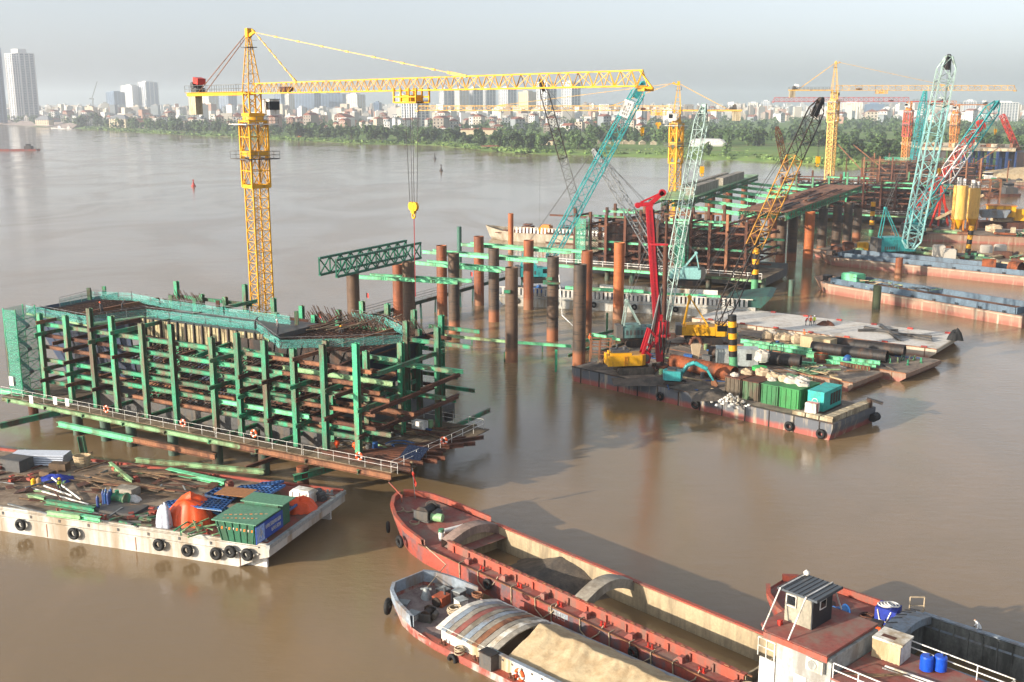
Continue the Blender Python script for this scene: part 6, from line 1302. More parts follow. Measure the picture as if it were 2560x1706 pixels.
ZD = 2.1; _a, _b = P(1430, 918, ZD), P(2082, 1062, ZD); OB = Fr((9.01, 157.68, 0), -43.7); DBf = Fr((_a.x, _a.y, 0), math.degrees(math.atan2(_b.y - _a.y, _b.x - _a.x)))
db = pontoon('drilling_barge', 'long dark and red pontoon barge carrying the red drilling rig', DBf, (_b - _a).length, 11.2, ZD, db_hull, muddeck, 12, .6, darksteel)
Cf = Fr(OB(-4, 11.7), -43.7); pontoon('support_pontoon', 'low muddy pontoon behind the drilling barge under the grey container', Cf, 30, 9.2, 1.5, rusty_hull, muddeck, 6, .4)
Af = Fr(OB(-2, 21.2), -43.7); pontoon('material_barge', 'rusty barge with green panels behind the green bins', Af, 36.5, 9.6, 1.35, rusty_hull, muddeck, 9, 1.5, rustlite)
Bf = Fr(OB(-6, 32.0), -43.7); pontoon('pipe_barge', 'rusty barge carrying long dark steel pipes', Bf, 43.5, 12.6, 1.3, rusty_hull, muddeck, 10, 2.0, rustlite)
Wf = Fr(Fr((68.5, 170.0, 0), -37.0)(-44, 0), -37.0); whd = pm('pale_deck', (.62, .59, .54), .85, dirt=(.44, .38, .31), amt=.3, scale=.3, streak=1, var=.2)
wd = pontoon('pale_deck_barge', 'broad flat barge with a pale dusty deck and rusty sides', Wf, 44, 14.8, 1.6, band_hull('pale_barge_hull', (.40, .33, .25), (.30, .14, .09), .5), whd, 12, 2.2, rustlite)
for i, (x, z) in enumerate(((16.5, .8), (22.4, .8), (36.6, .75), (41, .7))): tyre(DBf(x, -.35, z), -43.7, ORD[i] + ' tyre fender from the left on the drilling barge side', 'tyres on the drilling barge', 1.05)
for i in range(7): part('deck_lug', MB(Wf).box(3 + i * 6.4, 3.9 + i * 6.4, 13.9, 14.4, 1.64, 1.9), craneRed, wd); part('deck_lug', MB(Wf).box(3 + i * 6.4, 3.9 + i * 6.4, .4, .8, 1.64, 1.85), craneRed, wd)
def D(u, v, z=ZD + .03): return P(u, v, z)
# ---- red drilling rig
b0 = D(1582, 930); fr = Fr(b0, 8)
rig = thing('drilling_rig', 'red rotary drilling rig with a tall mast and yellow body', 'drilling rig', b0)
for s_ in (-1, 1):
    y = s_ * 1.6; pr = [(math.copysign(2.2, math.cos(2 * math.pi * i / 16)) + math.cos(2 * math.pi * i / 16) * .5, .5 + math.sin(2 * math.pi * i / 16) * .5) for i in range(16)]
    mb = MB(fr).xprism(pr, y - .4, y + .4)
    for i in range(8): mb.tube((-2 + i * .56, y - .45, .35), (-2 + i * .56, y + .45, .35), .2, 8)
    part('track', mb, mud, rig)
part('undercarriage', MB(fr).box(-1.2, 1.2, -1.3, 1.3, .5, 1.0).tube((0, 0, 1), (0, 0, 1.25), 1.0, 14), darksteel, rig)
hb = part('machine_body', MB(fr).prism([(-4.0, -1.5), (1.0, -1.5), (1.6, -1.0), (1.6, 1.4), (-4.0, 1.5)], 1.25, 2.75).box(-3.6, -.5, -1.2, 1.2, 2.76, 3.1), yellow, rig)
part('access_ladder', MB(fr).beam((-1.6, -1.56, 1.3), (-1.6, -1.56, 2.7), .06).beam((-1.2, -1.56, 1.3), (-1.2, -1.56, 2.7), .06).beam((-1.6, -1.56, 1.7), (-1.2, -1.56, 1.7), .05).beam((-1.6, -1.56, 2.1), (-1.2, -1.56, 2.1), .05).beam((-1.6, -1.56, 2.5), (-1.2, -1.56, 2.5), .05), orangey, hb)
part('engine_top', MB(fr).box(-3.3, -.8, -1.0, 1.0, 3.12, 3.5).tube((-2.4, .2, 3.5), (-2.4, .2, 4.1), .18, 8).tube((-1.4, -.4, 3.5), (-1.4, -.4, 3.9), .3, 10), darkgrey, rig)
mf = D(1648, 925) + V(0, 0, 1.3); mt = PD(1622, 512, mf.y + 1.0); ax = (mt - mf).normalized(); sd = V(1, 0, 0)
mst = part('mast', MB().beam(mf, mf + (mt - mf) * .99, .88, .95), redrig, rig)
hl = MB()
for i in range(34): c = mf + (mt - mf) * (.24 + i * .0218); hl.beam(c + V(-.05, -.485, -.15), c + V(-.05, -.485, .15), .16, .02)
part('mast_hole', hl, darksteel, mst)['kind'] = 'stuff'
part('mast_rail', MB().beam(mf + V(.48, 0, 0), mf + (mt - mf) * .97 + V(.48, 0, 0), .22, .5), darksteel, rig)
part('mast_head', MB().beam(mt + V(-1.7, 0, .0), mt + V(.6, 0, .1), .9, .55).beam(mt + V(.2, 0, .1), mt + V(2.0, 0, 1.8), .8, .6).beam(mt + V(-1.2, 0, .3), mt + V(1.6, 0, 1.6), .25, .25).tube(mt + V(1.9, -.4, 1.7), mt + V(1.9, .4, 1.7), .5, 12).tube(mt + V(-1.6, -.4, -.1), mt + V(-1.6, .4, -.1), .4, 12), redrig, rig)
kt = PD(1667, 545, mf.y); kb = D(1668, 935); kb = V(kt.x, kt.y, 1.7)
part('kelly_bar', MB().tube(kt, V(kt.x, kt.y, 20.5), .2, 10).tube(V(kt.x, kt.y, 20.5), V(kt.x, kt.y, 6), .36, 12).tube(V(kt.x, kt.y, 6), V(kt.x, kt.y, 2.2), .28, 12), rust, rig)
part('kelly_guide', MB().beam(V(mt.x, mf.y + .6, 20.6), V(kt.x + .3, kt.y, 20.6), .5, .3), redrig, rig)
part('rotary_head', MB().tube(V(kt.x, kt.y, 7.6), V(kt.x, kt.y, 9.4), .85, 14).tube(V(kt.x, kt.y, 7.2), V(kt.x, kt.y, 7.6), 1.1, 14).beam(V(mf.x + .2, mf.y, 9.2), V(kt.x, kt.y, 9.0), 1.2, 1.2).beam(V(mf.x, mf.y - .2, 10.4), V(kt.x - .3, kt.y, 9.4), .4, .4), redrig, rig)
part('drill_bucket', MB().tube(V(kt.x, kt.y, 1.68), V(kt.x, kt.y, 2.9), .95, 14), rust, rig)
for x0, x1, z0, z1, m_ in ((-2.3, -.3, 2.5, 12.5, greymetal), (-1.7, -.1, 2.8, 13.5, darksteel)): part('back_stay', MB().tube(mf + V(x0, -.4, z0 - 2.6), mf + V(x1, -.3, z1 - 2.6), .13, 8), m_, rig)
part('mast_carriage', MB(fr).xprism([(1.0, 1.5), (2.3, 1.3), (2.6, 2.6), (1.7, 3.4)], -.6, .6).beam((1.1, -.6, 2.2), (2.3, -.5, 6.4), .3, .35).beam((1.1, .6, 2.2), (2.3, .5, 6.4), .3, .35).beam((2.2, -.55, 4.0), (2.2, .55, 4.0), .3).beam((2.3, -.5, 6.2), (3.2, -.4, 5.2), .25).beam((2.3, .5, 6.2), (3.2, .4, 5.2), .25).beam((2.0, 0, 2.6), (3.1, 0, 4.4), .3), redrig, rig)
for s_ in (-.5, 0, .5):
    pts = [mf + V(.4 + s_, -.7, 6.2), mf + V(.2 + s_, -1.1, 3.4), mf + V(.5 + s_, -.9, 1.4), mf + V(.9 + s_, -.8, 3.2)]; part('hydraulic_hose', MB().path(pts, .1), black, rig)
part('winch', MB(fr).tube((1.6, -.9, 2.2), (1.6, .9, 2.2), .6, 12), darkgrey, rig)
# ---- mini excavator
b0 = D(1688, 962); fr = Fr(b0, -15); ex = thing('mini_excavator', 'small turquoise excavator on the muddy deck', 'excavator', b0)
for s_ in (-1, 1): part('track', MB(fr).xprism([(-1.3, .1), (1.3, .1), (1.55, .35), (1.3, .62), (-1.3, .62), (-1.55, .35)], s_ * .8 - .25, s_ * .8 + .25), darksteel, ex)
part('body', MB(fr).prism([(-1.5, -.95), (.8, -.95), (1.0, 0), (.8, .95), (-1.5, .95), (-1.75, 0)], .75, 2.05), teal, ex); part('engine_deck', MB(fr).box(-1.1, .1, -.6, .6, 2.052, 2.4), darkgrey, ex)
part('boom', MB(fr).path([(.6, 0, 1.4), (1.6, 0, 2.9), (2.6, 0, 3.3), (4.3, 0, 2.5)], .3, 6), teal, ex); part('arm', MB(fr).beam((4.2, 0, 2.6), (5.2, 0, .9), .28), teal, ex); part('bucket', MB(fr).xprism([(4.9, .9), (5.5, 1.0), (5.9, .4), (5.5, -.0), (5.0, .2)], -.4, .4), rustlite, ex); part('cylinder', MB(fr).tube((.9, 0, 1.5), (2.0, 0, 2.7), .09, 8), greymetal, ex)
# ---- big orange pipe etc.
def bigpipe(a, b, r, m_, label, rings=6):
    t = thing('steel_pipe', label, 'pipe', (a + b) / 2 - V(0, 0, r)); part('pipe', MB().pipe(a, b, r, .06, 24), m_, t); d = (b - a)
    for i in range(1, rings): part('weld_seam', MB().torus(a + d * i / rings, r, .035, d.normalized(), 24, 5), m_, t)
    return t
bigpipe(P(1680, 904, 3.25), P(1836, 936, 3.25), 1.1, orange_rust, 'large orange rusty pipe lying on the drilling barge')
bigpipe(P(1775, 880, 2.4), P(2002, 904, 2.4), .95, darksteel, 'dark pipe behind the grey container'); bigpipe(P(2030, 868, 2.3), P(2218, 892, 2.3), .95, darksteel, 'front long dark pipe on the pipe barge'); bigpipe(P(2080, 856, 2.3), P(2262, 878, 2.3), .95, darksteel, 'rear long dark pipe on the pipe barge'); c = P(2052, 905, 1.4)
single('pipe_stub', MB().pipe(c, c + V(0, 0, 1.3), 1.1, .06, 20), orange_rust, 'short upright rusty pipe stub between the barges', 'pipe')
single('covered_load', MB(Fr(P(2045, 876, 1.4), -43)).box(-2.6, 2.6, -1.2, 1.2, 0, 2.2), sandm, 'tan sheet wrapped over the ends of the dark pipes', 'cover')
def mound(u, v, rx, ry, h, m_, label, cat='mud heap', z=ZD, seed=2):
    p = P(u, v, z); g = random.Random(seed); ph = g.uniform(0, 6)
    def fn(a, b):
        x = (a - .5) * 2; y = (b - .5) * 2; q = max(0, 1 - (x * x + y * y) ** .6); return (p.x + x * rx, p.y + y * ry, p.z + h * q * (1 + .3 * math.sin(x * 7 + ph) * math.sin(y * 6)) + g.uniform(-.05, .05) * (q > 0))
    return single('heap', MB().sheet(18, 14, fn), m_, label, cat)
mound(1782, 992, 3.0, 2.4, 1.1, mud, 'dark wet mud heap in front of the orange pipe'); mound(1620, 955, 5, 2.4, .7, mud, 'low muddy spoil left of the small excavator')
rub = MB(); pr_ = D(1828, 1010)
for i in range(70): q = abs(rnd.gauss(0, 1)); a = U(0, 6.28); rub.cbox(pr_ + V(math.cos(a) * q * 1.3, math.sin(a) * q * 1.0, max(0.1, 1.5 - q * .9) * U(.3, 1)), (U(.15, .36), U(.15, .36), U(.1, .28)), U(0, 3), U(-.6, .6))
o = single('rubble', rub, white, 'white rubble spilling beside the brown bin', 'rubble'); o['kind'] = 'stuff'
# ---- row of skips, generator, blocks at the right end of the drilling barge
binm = [pm('bin_brown', (.17, .13, .09), .75, dirt=(.09, .08, .06), amt=.4), pm('bin_olive', (.10, .19, .10), .7, dirt=(.12, .09, .06), amt=.4), pm('bin_green', (.045, .20, .075), .6, dirt=(.05, .11, .05), amt=.3), pm('bin_bright', (.05, .26, .08), .6, dirt=(.05, .15, .05), amt=.25)]
blab = ['brown steel bin at the left of the bin row', 'dull olive bin second in the bin row', 'green bin third in the bin row', 'bright green bin at the right of the bin row beside the generator']
for i, x in enumerate((25.2, 28.0, 30.8, 33.5)):
    fr = DBf.sub(x, 2.4, ZD + .03, 0); t = thing('steel_bin', blab[i], 'bin', fr.o, 'bins on the drilling barge'); w_, d_, h_ = (2.3, 2.3, 2.4, 2.7)[i], 5.2, (2.5, 2.5, 2.55, 2.6)[i]
    part('shell', MB(fr).box(0, w_, 0, d_, 0, h_), binm[i], t); n_ = 4
    for k in range(n_): part('rib', MB(fr).box(k * w_ / 3.6 + .02, k * w_ / 3.6 + .16, -.09, -.003, .05, h_ - .05), binm[i], t)
    for k in range(5): part('rib', MB(fr).box(w_ + .003, w_ + .09, .2 + k * 1.15, .34 + k * 1.15, .05, h_ - .05), binm[i], t)
    part('lid', MB(fr).box(-.1, w_ + .12, -.12, d_ + .1, h_ + .003, h_ + .12), (rust, rust, binm[2], binm[3])[i], t)
sackm = pm('sack_white', (.52, .48, .42), .85, var=.12); sackt = pm('sack_tan', (.50, .40, .28), .85, var=.15)
def sack(p, r, m_, label, group=None, sz=(1, 1, .75)):
    return single('bulk_sack', MB().blob(p + V(0, 0, r * sz[2] * .75), r * .95, 11, 8, sz, .15, flat=True, pw=.6).tube(p + V(0, 0, r * sz[2] * 1.4), p + V(.1, 0, r * sz[2] * 1.4 + r * .35), r * .3, 7, r * .5), m_, label, 'sack', group=group)
for i, (x, y, r, m_) in enumerate(((26.5, 5.5, .8, sackt), (28.3, 6.6, .95, sackt), (30.4, 5.8, .9, sackt), (32.2, 5.6, .85, sackt), (33.4, 5.2, .9, sackm), (34.6, 5.9, 1.0, sackm), (35.3, 4.8, .8, sackm), (31, 4.6, .6, sackm), (26.0, 3.4, .6, sackm))): sack(DBf(x, y, 4.33), r, m_, ORD[i] + ' bulging sack counted along the tops of the bin row', 'sacks on the bins')
sack(PD(1905, 902, P(1905, 925, 4.3).y), .95, sackm, 'large white bulk sack above the green drum', sz=(1.1, 1, .9)); c = P(1898, 938, 3.9); single('slurry_drum', MB().tube(c - V(0, 0, 2.3), c + V(0, 0, 1.2), 1.0, 16).torus(c + V(0, 0, 1.1), 1.0, .08, (0, 0, 1), 16, 6), pm('drum_green', (.06, .42, .12), .5), 'bright green slurry drum behind the bin row', 'drum')
fr = DBf.sub(36.9, 3.4, ZD + .03, 4); ge = thing('generator', 'turquoise generator container at the right end of the drilling barge', 'generator', fr.o); tq = pm('generator_turquoise', (.03, .42, .38), .5, dirt=(.05, .25, .22), amt=.25)
part('housing', MB(fr).box(0, 2.2, 0, 5.2, .2, 2.6), tq, ge); part('skid', MB(fr).box(-.1, 2.3, -.1, 5.3, 0, .198), darksteel, ge); part('roof_edge', MB(fr).box(-.05, 2.25, -.05, 5.25, 2.603, 2.68), tq, ge)
for k in range(4): part('louvre', MB(fr).box(2.203, 2.24, 1.9 + k * .78, 2.5 + k * .78, .7, 2.2), darksteel, ge)
sk_ = MB(fr); sk_.torus((1.0, -.02, 1.35), .38, .04, (0, 1, 0), 14, 5); part('emblem', sk_, white, ge)
fr = DBf.sub(38.6, 1.6, ZD + .03, 6); t = thing('cable_box', 'white strapped box in front of the turquoise generator', 'box', fr.o); part('box', MB(fr).box(-.7, .7, -.6, .6, .5, 1.7), white, t); part('strap', MB(fr).box(-.73, .73, -.1, .1, .48, 1.73), craneRed, t); part('stand', MB(fr).box(-.6, .6, -.5, .5, 0, .498), rust, t)
for i in range(9): single('concrete_block', MB(DBf).box(36.5 + (i % 3) * 1.9, 38.2 + (i % 3) * 1.9, .5 + (i // 3) * .02 + (0 if i < 3 else 0), 1.4, ZD + .04 + (i // 3) * .5, ZD + .52 + (i // 3) * .5) if i < 3 else MB(DBf).box(40.9, 42.0, .6 + (i - 3) * 1.75, 2.2 + (i - 3) * 1.75, ZD + .04, ZD + .75), tan_concrete, 'tan concrete block, %s around the right end of the drilling barge' % ORD[i], 'block', group='concrete blocks on the drilling barge')
t = thing('corner_fairlead', 'black fairlead roller at the far right corner of the drilling barge', 'fairlead', DBf(42.2, 10.6, ZD)); part('post', MB(DBf).tube((41.9, 10.3, ZD), (41.9, 10.3, ZD + 1.1), .3, 10).beam((41.5, 10.3, ZD + 1.1), (43.4, 10.9, ZD + .7), .5, .3), darksteel, t); part('roller', MB(DBf).tube((42.6, 9.9, .9), (42.6, 11.2, .9), .55, 12), black, t)
# grey site container
fr = Fr(P(1790, 918, 1.55), -8); gc = thing('site_container', 'pale grey site container beside the striped marker pile', 'container', fr.o); gcm = pm('container_grey', (.42, .46, .45), .55, dirt=(.30, .31, .29), amt=.3)
part('body', MB(fr).box(0, 6.2, 0, 2.4, .25, 2.75), gcm, gc); part('skid', MB(fr).box(-.05, 6.25, -.05, 2.45, 0, .248), darksteel, gc); part('roof', MB(fr).box(-.06, 6.26, -.06, 2.46, 2.753, 2.85), gcm, gc); part('window', MB(fr).box(4.4, 5.2, -.04, -.003, 1.2, 2.2), glass, gc); part('door', MB(fr).box(1.0, 1.9, -.05, -.003, .5, 2.1), grey, gc); part('door', MB(fr).box(2.5, 3.3, -.05, -.003, .9, 2.2), grey, gc)
# lifting jaw (rusty grab)
b0 = P(1738, 900, 1.55); gr = thing('casing_clamp', 'rust and cream casing clamp hanging behind the orange pipe', 'clamp', b0); part('yoke', MB().path([b0 + V(-.9, 0, 2.4), b0 + V(-.6, 0, 3.3), b0 + V(0, 0, 3.6), b0 + V(.6, 0, 3.3), b0 + V(.9, 0, 2.4)], .28, 8), rust, gr); part('jaw', MB().loft([[b0 + V(-.8, -.4, 2.6), b0 + V(.8, -.4, 2.6), b0 + V(.8, .4, 2.6), b0 + V(-.8, .4, 2.6)], [b0 + V(-.35, -.3, .2), b0 + V(.45, -.3, .1), b0 + V(.45, .3, .1), b0 + V(-.35, .3, .2)]]), sackt, gr)
# steel frame and people near the dark pile
fr = Fr(P(1500, 905, 1.6), -10); t = thing('steel_stand', 'rusty open steel stand left of the yellow rig body', 'stand', fr.o); mb = MB(fr)
for x in (-1.6, -.2, 1.4):
    for y in (0, 2): mb.beam((x, y, 0), (x + .1, y, 3.4), .2)
for z in (1.2, 2.4, 3.3): mb.beam((-1.7, 0, z), (1.6, 0, z), .14); mb.beam((-1.7, 2, z), (1.6, 2, z), .14)
part('frame', mb, rustlite, t)
person(P(1474, 862, 2.0), 60, 'worker in an orange vest behind the dark pile', ORG, (.02, .10, .08), ORG, 5)
# striped marker piles
ylw = pm('marker_yellow', (.70, .36, .01), .5); blk = pm('marker_black', (.02, .018, .016), .6); mgr = pm('marker_green', (.12, .34, .18), .6)
def marker(u, vt, vb, zb, label, r=.42, lean=0.0, green_to=.25, n_=7):
    p = P(u, vb, zb); top = PD(u, vt, p.y).z; h = top - p.z; t = thing('marker_pile', label, 'marker pile', p); L = V(lean, 0, h)
    part('foot', MB().tube(p - V(0, 0, 1.5 if zb < 1 else 0), p + L * green_to, r, 14), mgr, t)
    for i in range(n_): f0 = green_to + (1 - green_to) * i / n_; f1 = green_to + (1 - green_to) * (i + 1) / n_; part('band', MB().tube(p + L * f0, p + L * (f1 - .002), r * 1.01, 14), blk if i % 2 == 0 else ylw, t)
marker(1834, 788, 935, 1.55, 'tall yellow and black marker pile beside the grey container', .62, -.6, .3); marker(1885, 622, 745, 0, 'yellow and black marker pile in the water before the brown scaffold', .72, 0, .38, 6)
marker(2022, 565, 668, 0, 'yellow and black marker pile against the orange pile', .6, 0, .3, 6); marker(2178, 505, 582, 0, 'yellow and black marker pile left of the big pale crane', .75, 0, .1, 6); marker(2418, 565, 640, 2, 'yellow and black marker pile on the far right deck', .65, .5, .1, 6); marker(2310, 505, 560, 0, 'small yellow and black marker pile behind the pale boom', .7, 0, .3, 6)
# material on the two rear barges
for i in range(14):
    u, v = U(1930, 2100), U(905, 945); p = P(u, v, 1.5 + U(0, .3)); fr = Fr(p, -43 + U(-30, 30)); t = thing('green_shutter', 'pale green shutter panel, %s in the litter on the material barge' % ORD[i], 'panel', p, 'green panels on the material barge'); part('plate', MB(fr).cbox((0, 0, 0), (U(1.5, 3), U(1, 1.6), .07), 0, U(-.2, .2)), palegreen if i % 3 else sandm, t)
    for k in range(3): part('rib', MB(fr).cbox((-.6 + k * .6, 0, .12), (.08, 1.0, .1)), green, t)
for i, (u0, v0, u1, v1, z, k) in enumerate(((1852, 852, 2030, 876, 2.2, 'M'), (1860, 860, 2040, 886, 1.9, 'M'), (2016, 888, 2200, 908, 2.1, 'M'), (2030, 900, 2190, 916, 1.7, 'M'), (1960, 905, 2040, 912, 1.6, 'M'), (2100, 910, 2175, 922, 1.7, 'R'), (2040, 895, 2120, 915, 1.5, 'G'))):
    a, b = P(u0, v0, z), P(u1, v1, z); t = thing('girder', ('upper bright green girder behind the grey container', 'lower bright green girder behind the grey container', 'long mint girder in front of the dark pipes', 'second mint girder in front of the dark pipes', 'short mint girder under the dark pipe end', 'rusty girder overhanging the material barge end', 'dark green girder under the mint girders')[i], 'girder', (a + b) / 2); ib(t, k, a, b); d = (b - a) / 9
    for q in range(1, 9): part('stiffener', MB().beam(a + d * q - V(0, .32, .28), a + d * q + V(0, -.32, .28), .07), green, t)
for i in range(11): sack(P(1912 + i * 17 + U(-5, 5), 846 + i * 1.6 + U(-4, 6), 1.4), U(.8, 1.15), sackm if i % 3 == 1 else sackt, '%s bulk sack from the left in the row behind the green girder' % ORD[i], 'sacks behind the girder')
for i in range(9):
    p = P(2205 + i * 12 + U(-5, 5), 905 + U(-8, 8), 1.36); single('pipe_clamp', MB(Fr(p, U(0, 90))).torus((0, 0, .4), .38, .09, (0, 1, 0), 10, 6).box(-.4, .4, -.15, .15, 0, .08), green, 'small green pipe clamp at the right end of the pipe barge', 'clamp', group='green clamps on the pipe barge')
c = P(2118, 908, 1.5); single('net_bag', MB().blob(c + V(0, 0, .55), .75, 10, 6, (1, 1, 1), .12), bluep, 'blue net bundle beside the mint girders', 'bundle')
fr = Fr(P(1940, 898, 1.5), -30); t = thing('tubular_stand', 'green tubular stand on the material barge', 'stand', fr.o); mb = MB(fr)
for x in (-.9, .9):
    for y in (-.6, .6): mb.beam((x, y, 0), (x, y, 2.6), .1)
for z in (1.2, 2.5): mb.beam((-.9, -.6, z), (.9, -.6, z), .1).beam((-.9, .6, z), (.9, .6, z), .1).beam((-.9, -.6, z), (-.9, .6, z), .1).beam((.9, -.6, z), (.9, .6, z), .1)
part('frame', mb, dkg, t)
person(P(2011, 850, 1.4), 200, 'worker in orange among the sacks on the pipe barge', ORG, DK, ORG, 10)
person(P(2014, 814, 1.63), 20, 'red-shirted worker bending at the left of the trio on the pale deck', (.35, .03, .02), DK, None, 45, (.9, .8)); person(P(2026, 815, 1.63), -90, 'orange-vested worker in the middle of the trio on the pale deck', ORG, DK, ORG, 0); person(P(2035, 814, 1.63), -80, 'lime-vested worker at the right of the trio on the pale deck', LIME, DK, WHT, 0)
cloth('orange_tarpaulin', 2065, 813, 1.7, 1.0, .7, rust, 'rusty orange heap beside the trio on the pale deck', 'tarpaulin', 6, 1.63)
for i, (u0, v0, u1, v1) in enumerate(((2145, 826, 2245, 826), (2200, 812, 2250, 850), (2160, 818, 2330, 850), (2230, 834, 2330, 842))): a, b = P(u0, v0, 1.85 + .1 * i), P(u1, v1, 1.85 + .1 * i); single('loose_girder', MB().ibeam(a, b, .6, .4), darkgrey, ('grey girder lying straight across the pale deck', 'grey girder crossing the others at a steep angle', 'longest grey girder slanting to the right on the pale deck', 'short grey girder at the right of the crossed girders')[i], 'girder')
cloth('dark_tarpaulin', 2388, 850, 1.4, 1.0, 1.7, black, 'black tarpaulin hump at the right end of the pale deck barge', 'tarpaulin', 6, 1.63)

def fine_litter(fr, L, W, z, n_, seed, where, ms):
    g = random.Random(seed); cnt = {}
    for i in range(n_):
        f = Fr(fr(g.uniform(1, L - 3), g.uniform(.6, W - .6), z), math.degrees(fr.a) + g.uniform(-50, 50)); k = g.choice('bbbpphscd'); m_ = g.choice(ms)
        if k == 'b': nm, mb = 'timber_baulk', MB(f).beam((0, 0, .1), (g.uniform(1.5, 4), 0, g.uniform(.1, .3)), g.uniform(.12, .3), g.uniform(.08, .2))
        elif k == 'p': nm, mb = 'loose_pipe', MB(f).tube((0, 0, .15), (g.uniform(2, 5), 0, .15), g.uniform(.07, .16), 8)
        elif k == 'h': a = [(math.cos(q * .9) * (.8 + .1 * q), math.sin(q * .9) * (.6 + .08 * q), .08 + .02 * q) for q in range(12)]; nm, mb = 'loose_hose', MB(f).path(a, .07)
        elif k == 's': nm, mb = 'scrap_sheet', MB(f).cbox((0, 0, .1), (g.uniform(1, 2.2), g.uniform(.7, 1.4), .05), 0, g.uniform(-.2, .2))
        elif k == 'c': q = g.uniform(.4, .9); nm, mb = 'tool_crate', MB(f).box(0, q * 1.5, 0, q, 0, q).box(-.04, q * 1.5 + .04, -.04, q + .04, q + .003, q + .07)
        else: nm, mb = 'fuel_drum', MB(f).tube((0, 0, 0), (0, 0, .9), .3, 12).torus((0, 0, .3), .3, .02, (0, 0, 1), 12, 4).torus((0, 0, .6), .3, .02, (0, 0, 1), 12, 4)
        single(nm, mb, m_, 'small ' + nm.replace('_', ' ') + ' in the litter on ' + where, nm.split('_')[1], group=nm.replace('_', ' ') + ' on ' + where)
MS = [rust, rustlite, wood, wood, darkgrey, palegreen, greymetal, bluep, sandm]
fine_litter(DBf, 25, 11, ZD + .03, 46, 51, 'the drilling barge', MS); fine_litter(Cf, 30, 9, 1.53, 30, 52, 'the pontoon behind the drilling barge', MS)
fine_litter(Af, 36, 9.4, 1.38, 44, 53, 'the material barge', MS); fine_litter(Bf, 43, 12.4, 1.33, 46, 54, 'the pipe barge', MS)
for i, (x, y, r, h) in enumerate(((3, 2.2, 2.4, .5), (13.5, 7, 3, .8), (20, 3.0, 3.2, .6))):
    c = DBf(x, y, ZD); g = random.Random(60 + i)
    single('heap', MB().sheet(14, 10, lambda a, b: (c.x + (a - .5) * 2 * r, c.y + (b - .5) * 1.5 * r, c.z + h * max(0, 1 - ((a - .5) ** 2 + (b - .5) ** 2) * 4) * (1 + .4 * math.sin(a * 13) * math.cos(b * 11)) + g.uniform(0, .05))), mud, ORD[i] + ' low spread of spoil from the left on the drilling barge deck', 'mud heap')

fine_litter(Fr(B1(44.5, .5, 0), AX), 11.5, 14, 3.52, 34, 71, 'the right end of the front scaffold deck', MS)
# ------------------------------------------------------------------ mid-river barges, cranes, the farther piers
M1 = Fr((-3.0, 219.0, 0), -17.6); m1 = pontoon('ribbed_barge', 'white barge with a ribbed bulwark carrying the teal cranes', M1, 52, 12.5, 2.2, pm('ribbed_hull', (.46, .45, .41), .6, dirt=(.33, .28, .21), amt=.4, streak=.15), darkgrey, 0, 2.0, grey)
for i in range(58): part('bulwark_rib', MB(M1).box(1 + i * .86, 1.5 + i * .86, -.12, .05, 2.35, 3.75), pm('rib_grey', (.50, .49, .46), .6, dirt=(.36, .32, .27), amt=.35), m1)
part('bulwark_top', MB(M1).box(.5, 51.5, -.14, .1, 3.755, 3.9), offwhite, m1); part('rub_strake', MB(M1).box(0, 51, -.2, -.004, 1.7, 1.9), grey, m1)
part('stern_block', MB(M1).xprism([(46, 2.2), (53, 2.2), (55, 4.4), (54, 4.6), (46, 3.2)], .5, 12.0), dkg, m1); part('deck_wall', MB(M1).box(20, 44, 6.4, 6.7, 2.25, 4.2), offwhite, m1)
for i in range(6): tyre(M1(4 + i * 8.2, -.4, 1.2), -17.6, ORD[i] + ' tyre fender from the left on the ribbed white barge', 'tyres on the ribbed barge', 1.0)
for i, (x0, x1, y, z) in enumerate(((14, 30, 1.5, 4.1), (24, 45, 2.6, 3.6), (15, 28, 3.6, 3.5))): t = thing('girder', ('left green girder on the ribbed white barge', 'long green girder on the ribbed white barge', 'lower green girder on the ribbed white barge')[i], 'girder', M1(x0, y, 2.3)); ib(t, 'M', M1(x0, y, z), M1(x1, y, z))
for i in range(16): p = M1(U(6, 44), U(2.5, 6), 2.25); single('deck_machine', MB(Fr(p, U(0, 90))).box(-U(.6, 1.4), U(.6, 1.4), -.6, .6, 0, U(.6, 1.5)).tube((0, -.5, .9), (0, .5, .9), .4, 8).cbox((.3, .2, 1.3), (.8, .5, .5), .4), (darkgrey, rust, greyblue, bluep)[i % 4], 'dark deck machinery in the clutter on the ribbed white barge', 'machine', group='clutter on the ribbed barge')
M2 = Fr((-6.5, 329, 0), -22.8); offwhite = pm('weathered_cream', (.42, .38, .30), .7, dirt=(.30, .24, .17), amt=.4)
m2 = thing('pale_cargo_barge', 'pale cargo barge with a pointed bow beyond the green beams', 'barge', M2(25, 5, 0))
part('hull', shell(M2, 5.5, [(-4, .4, 4.0, .2, 3), (-1, 2.6, 3.5, 1.2, 2), (3, 4.6, 3.0, 3.4, 1), (9, 5.5, 2.6, 5, 0), (55, 5.5, 2.6, 5, 0)]), offwhite, m2); part('deck', MB(M2).box(1, 54, 1, 10, 2.2, 2.4), orange_rust, m2)
for i in range(40): part('bulwark_rib', MB(M2).box(6 + i * 1.15, 6.55 + i * 1.15, -.1, .1, 2.7, 4.3), white, m2)
part('bulwark_top', MB(M2).box(5.5, 54, -.12, .12, 4.305, 4.5), offwhite, m2); part('cabin', MB(M2).box(40, 46, 2, 9, 2.4, 5.4), white, m2)
for i in range(4): single('deck_crate', MB(M2).box(9 + i * 6, 12 + i * 6, 3, 6, 2.41, 4.4 + .3 * (i % 2)).box(9.3 + i * 6, 11.6 + i * 6, 3.4, 5.6, 4.72, 5.0), (rust, orangey, darkgrey, orange_rust)[i], '%s crate from the bow on the pale cargo barge' % ORD[i], 'crate')

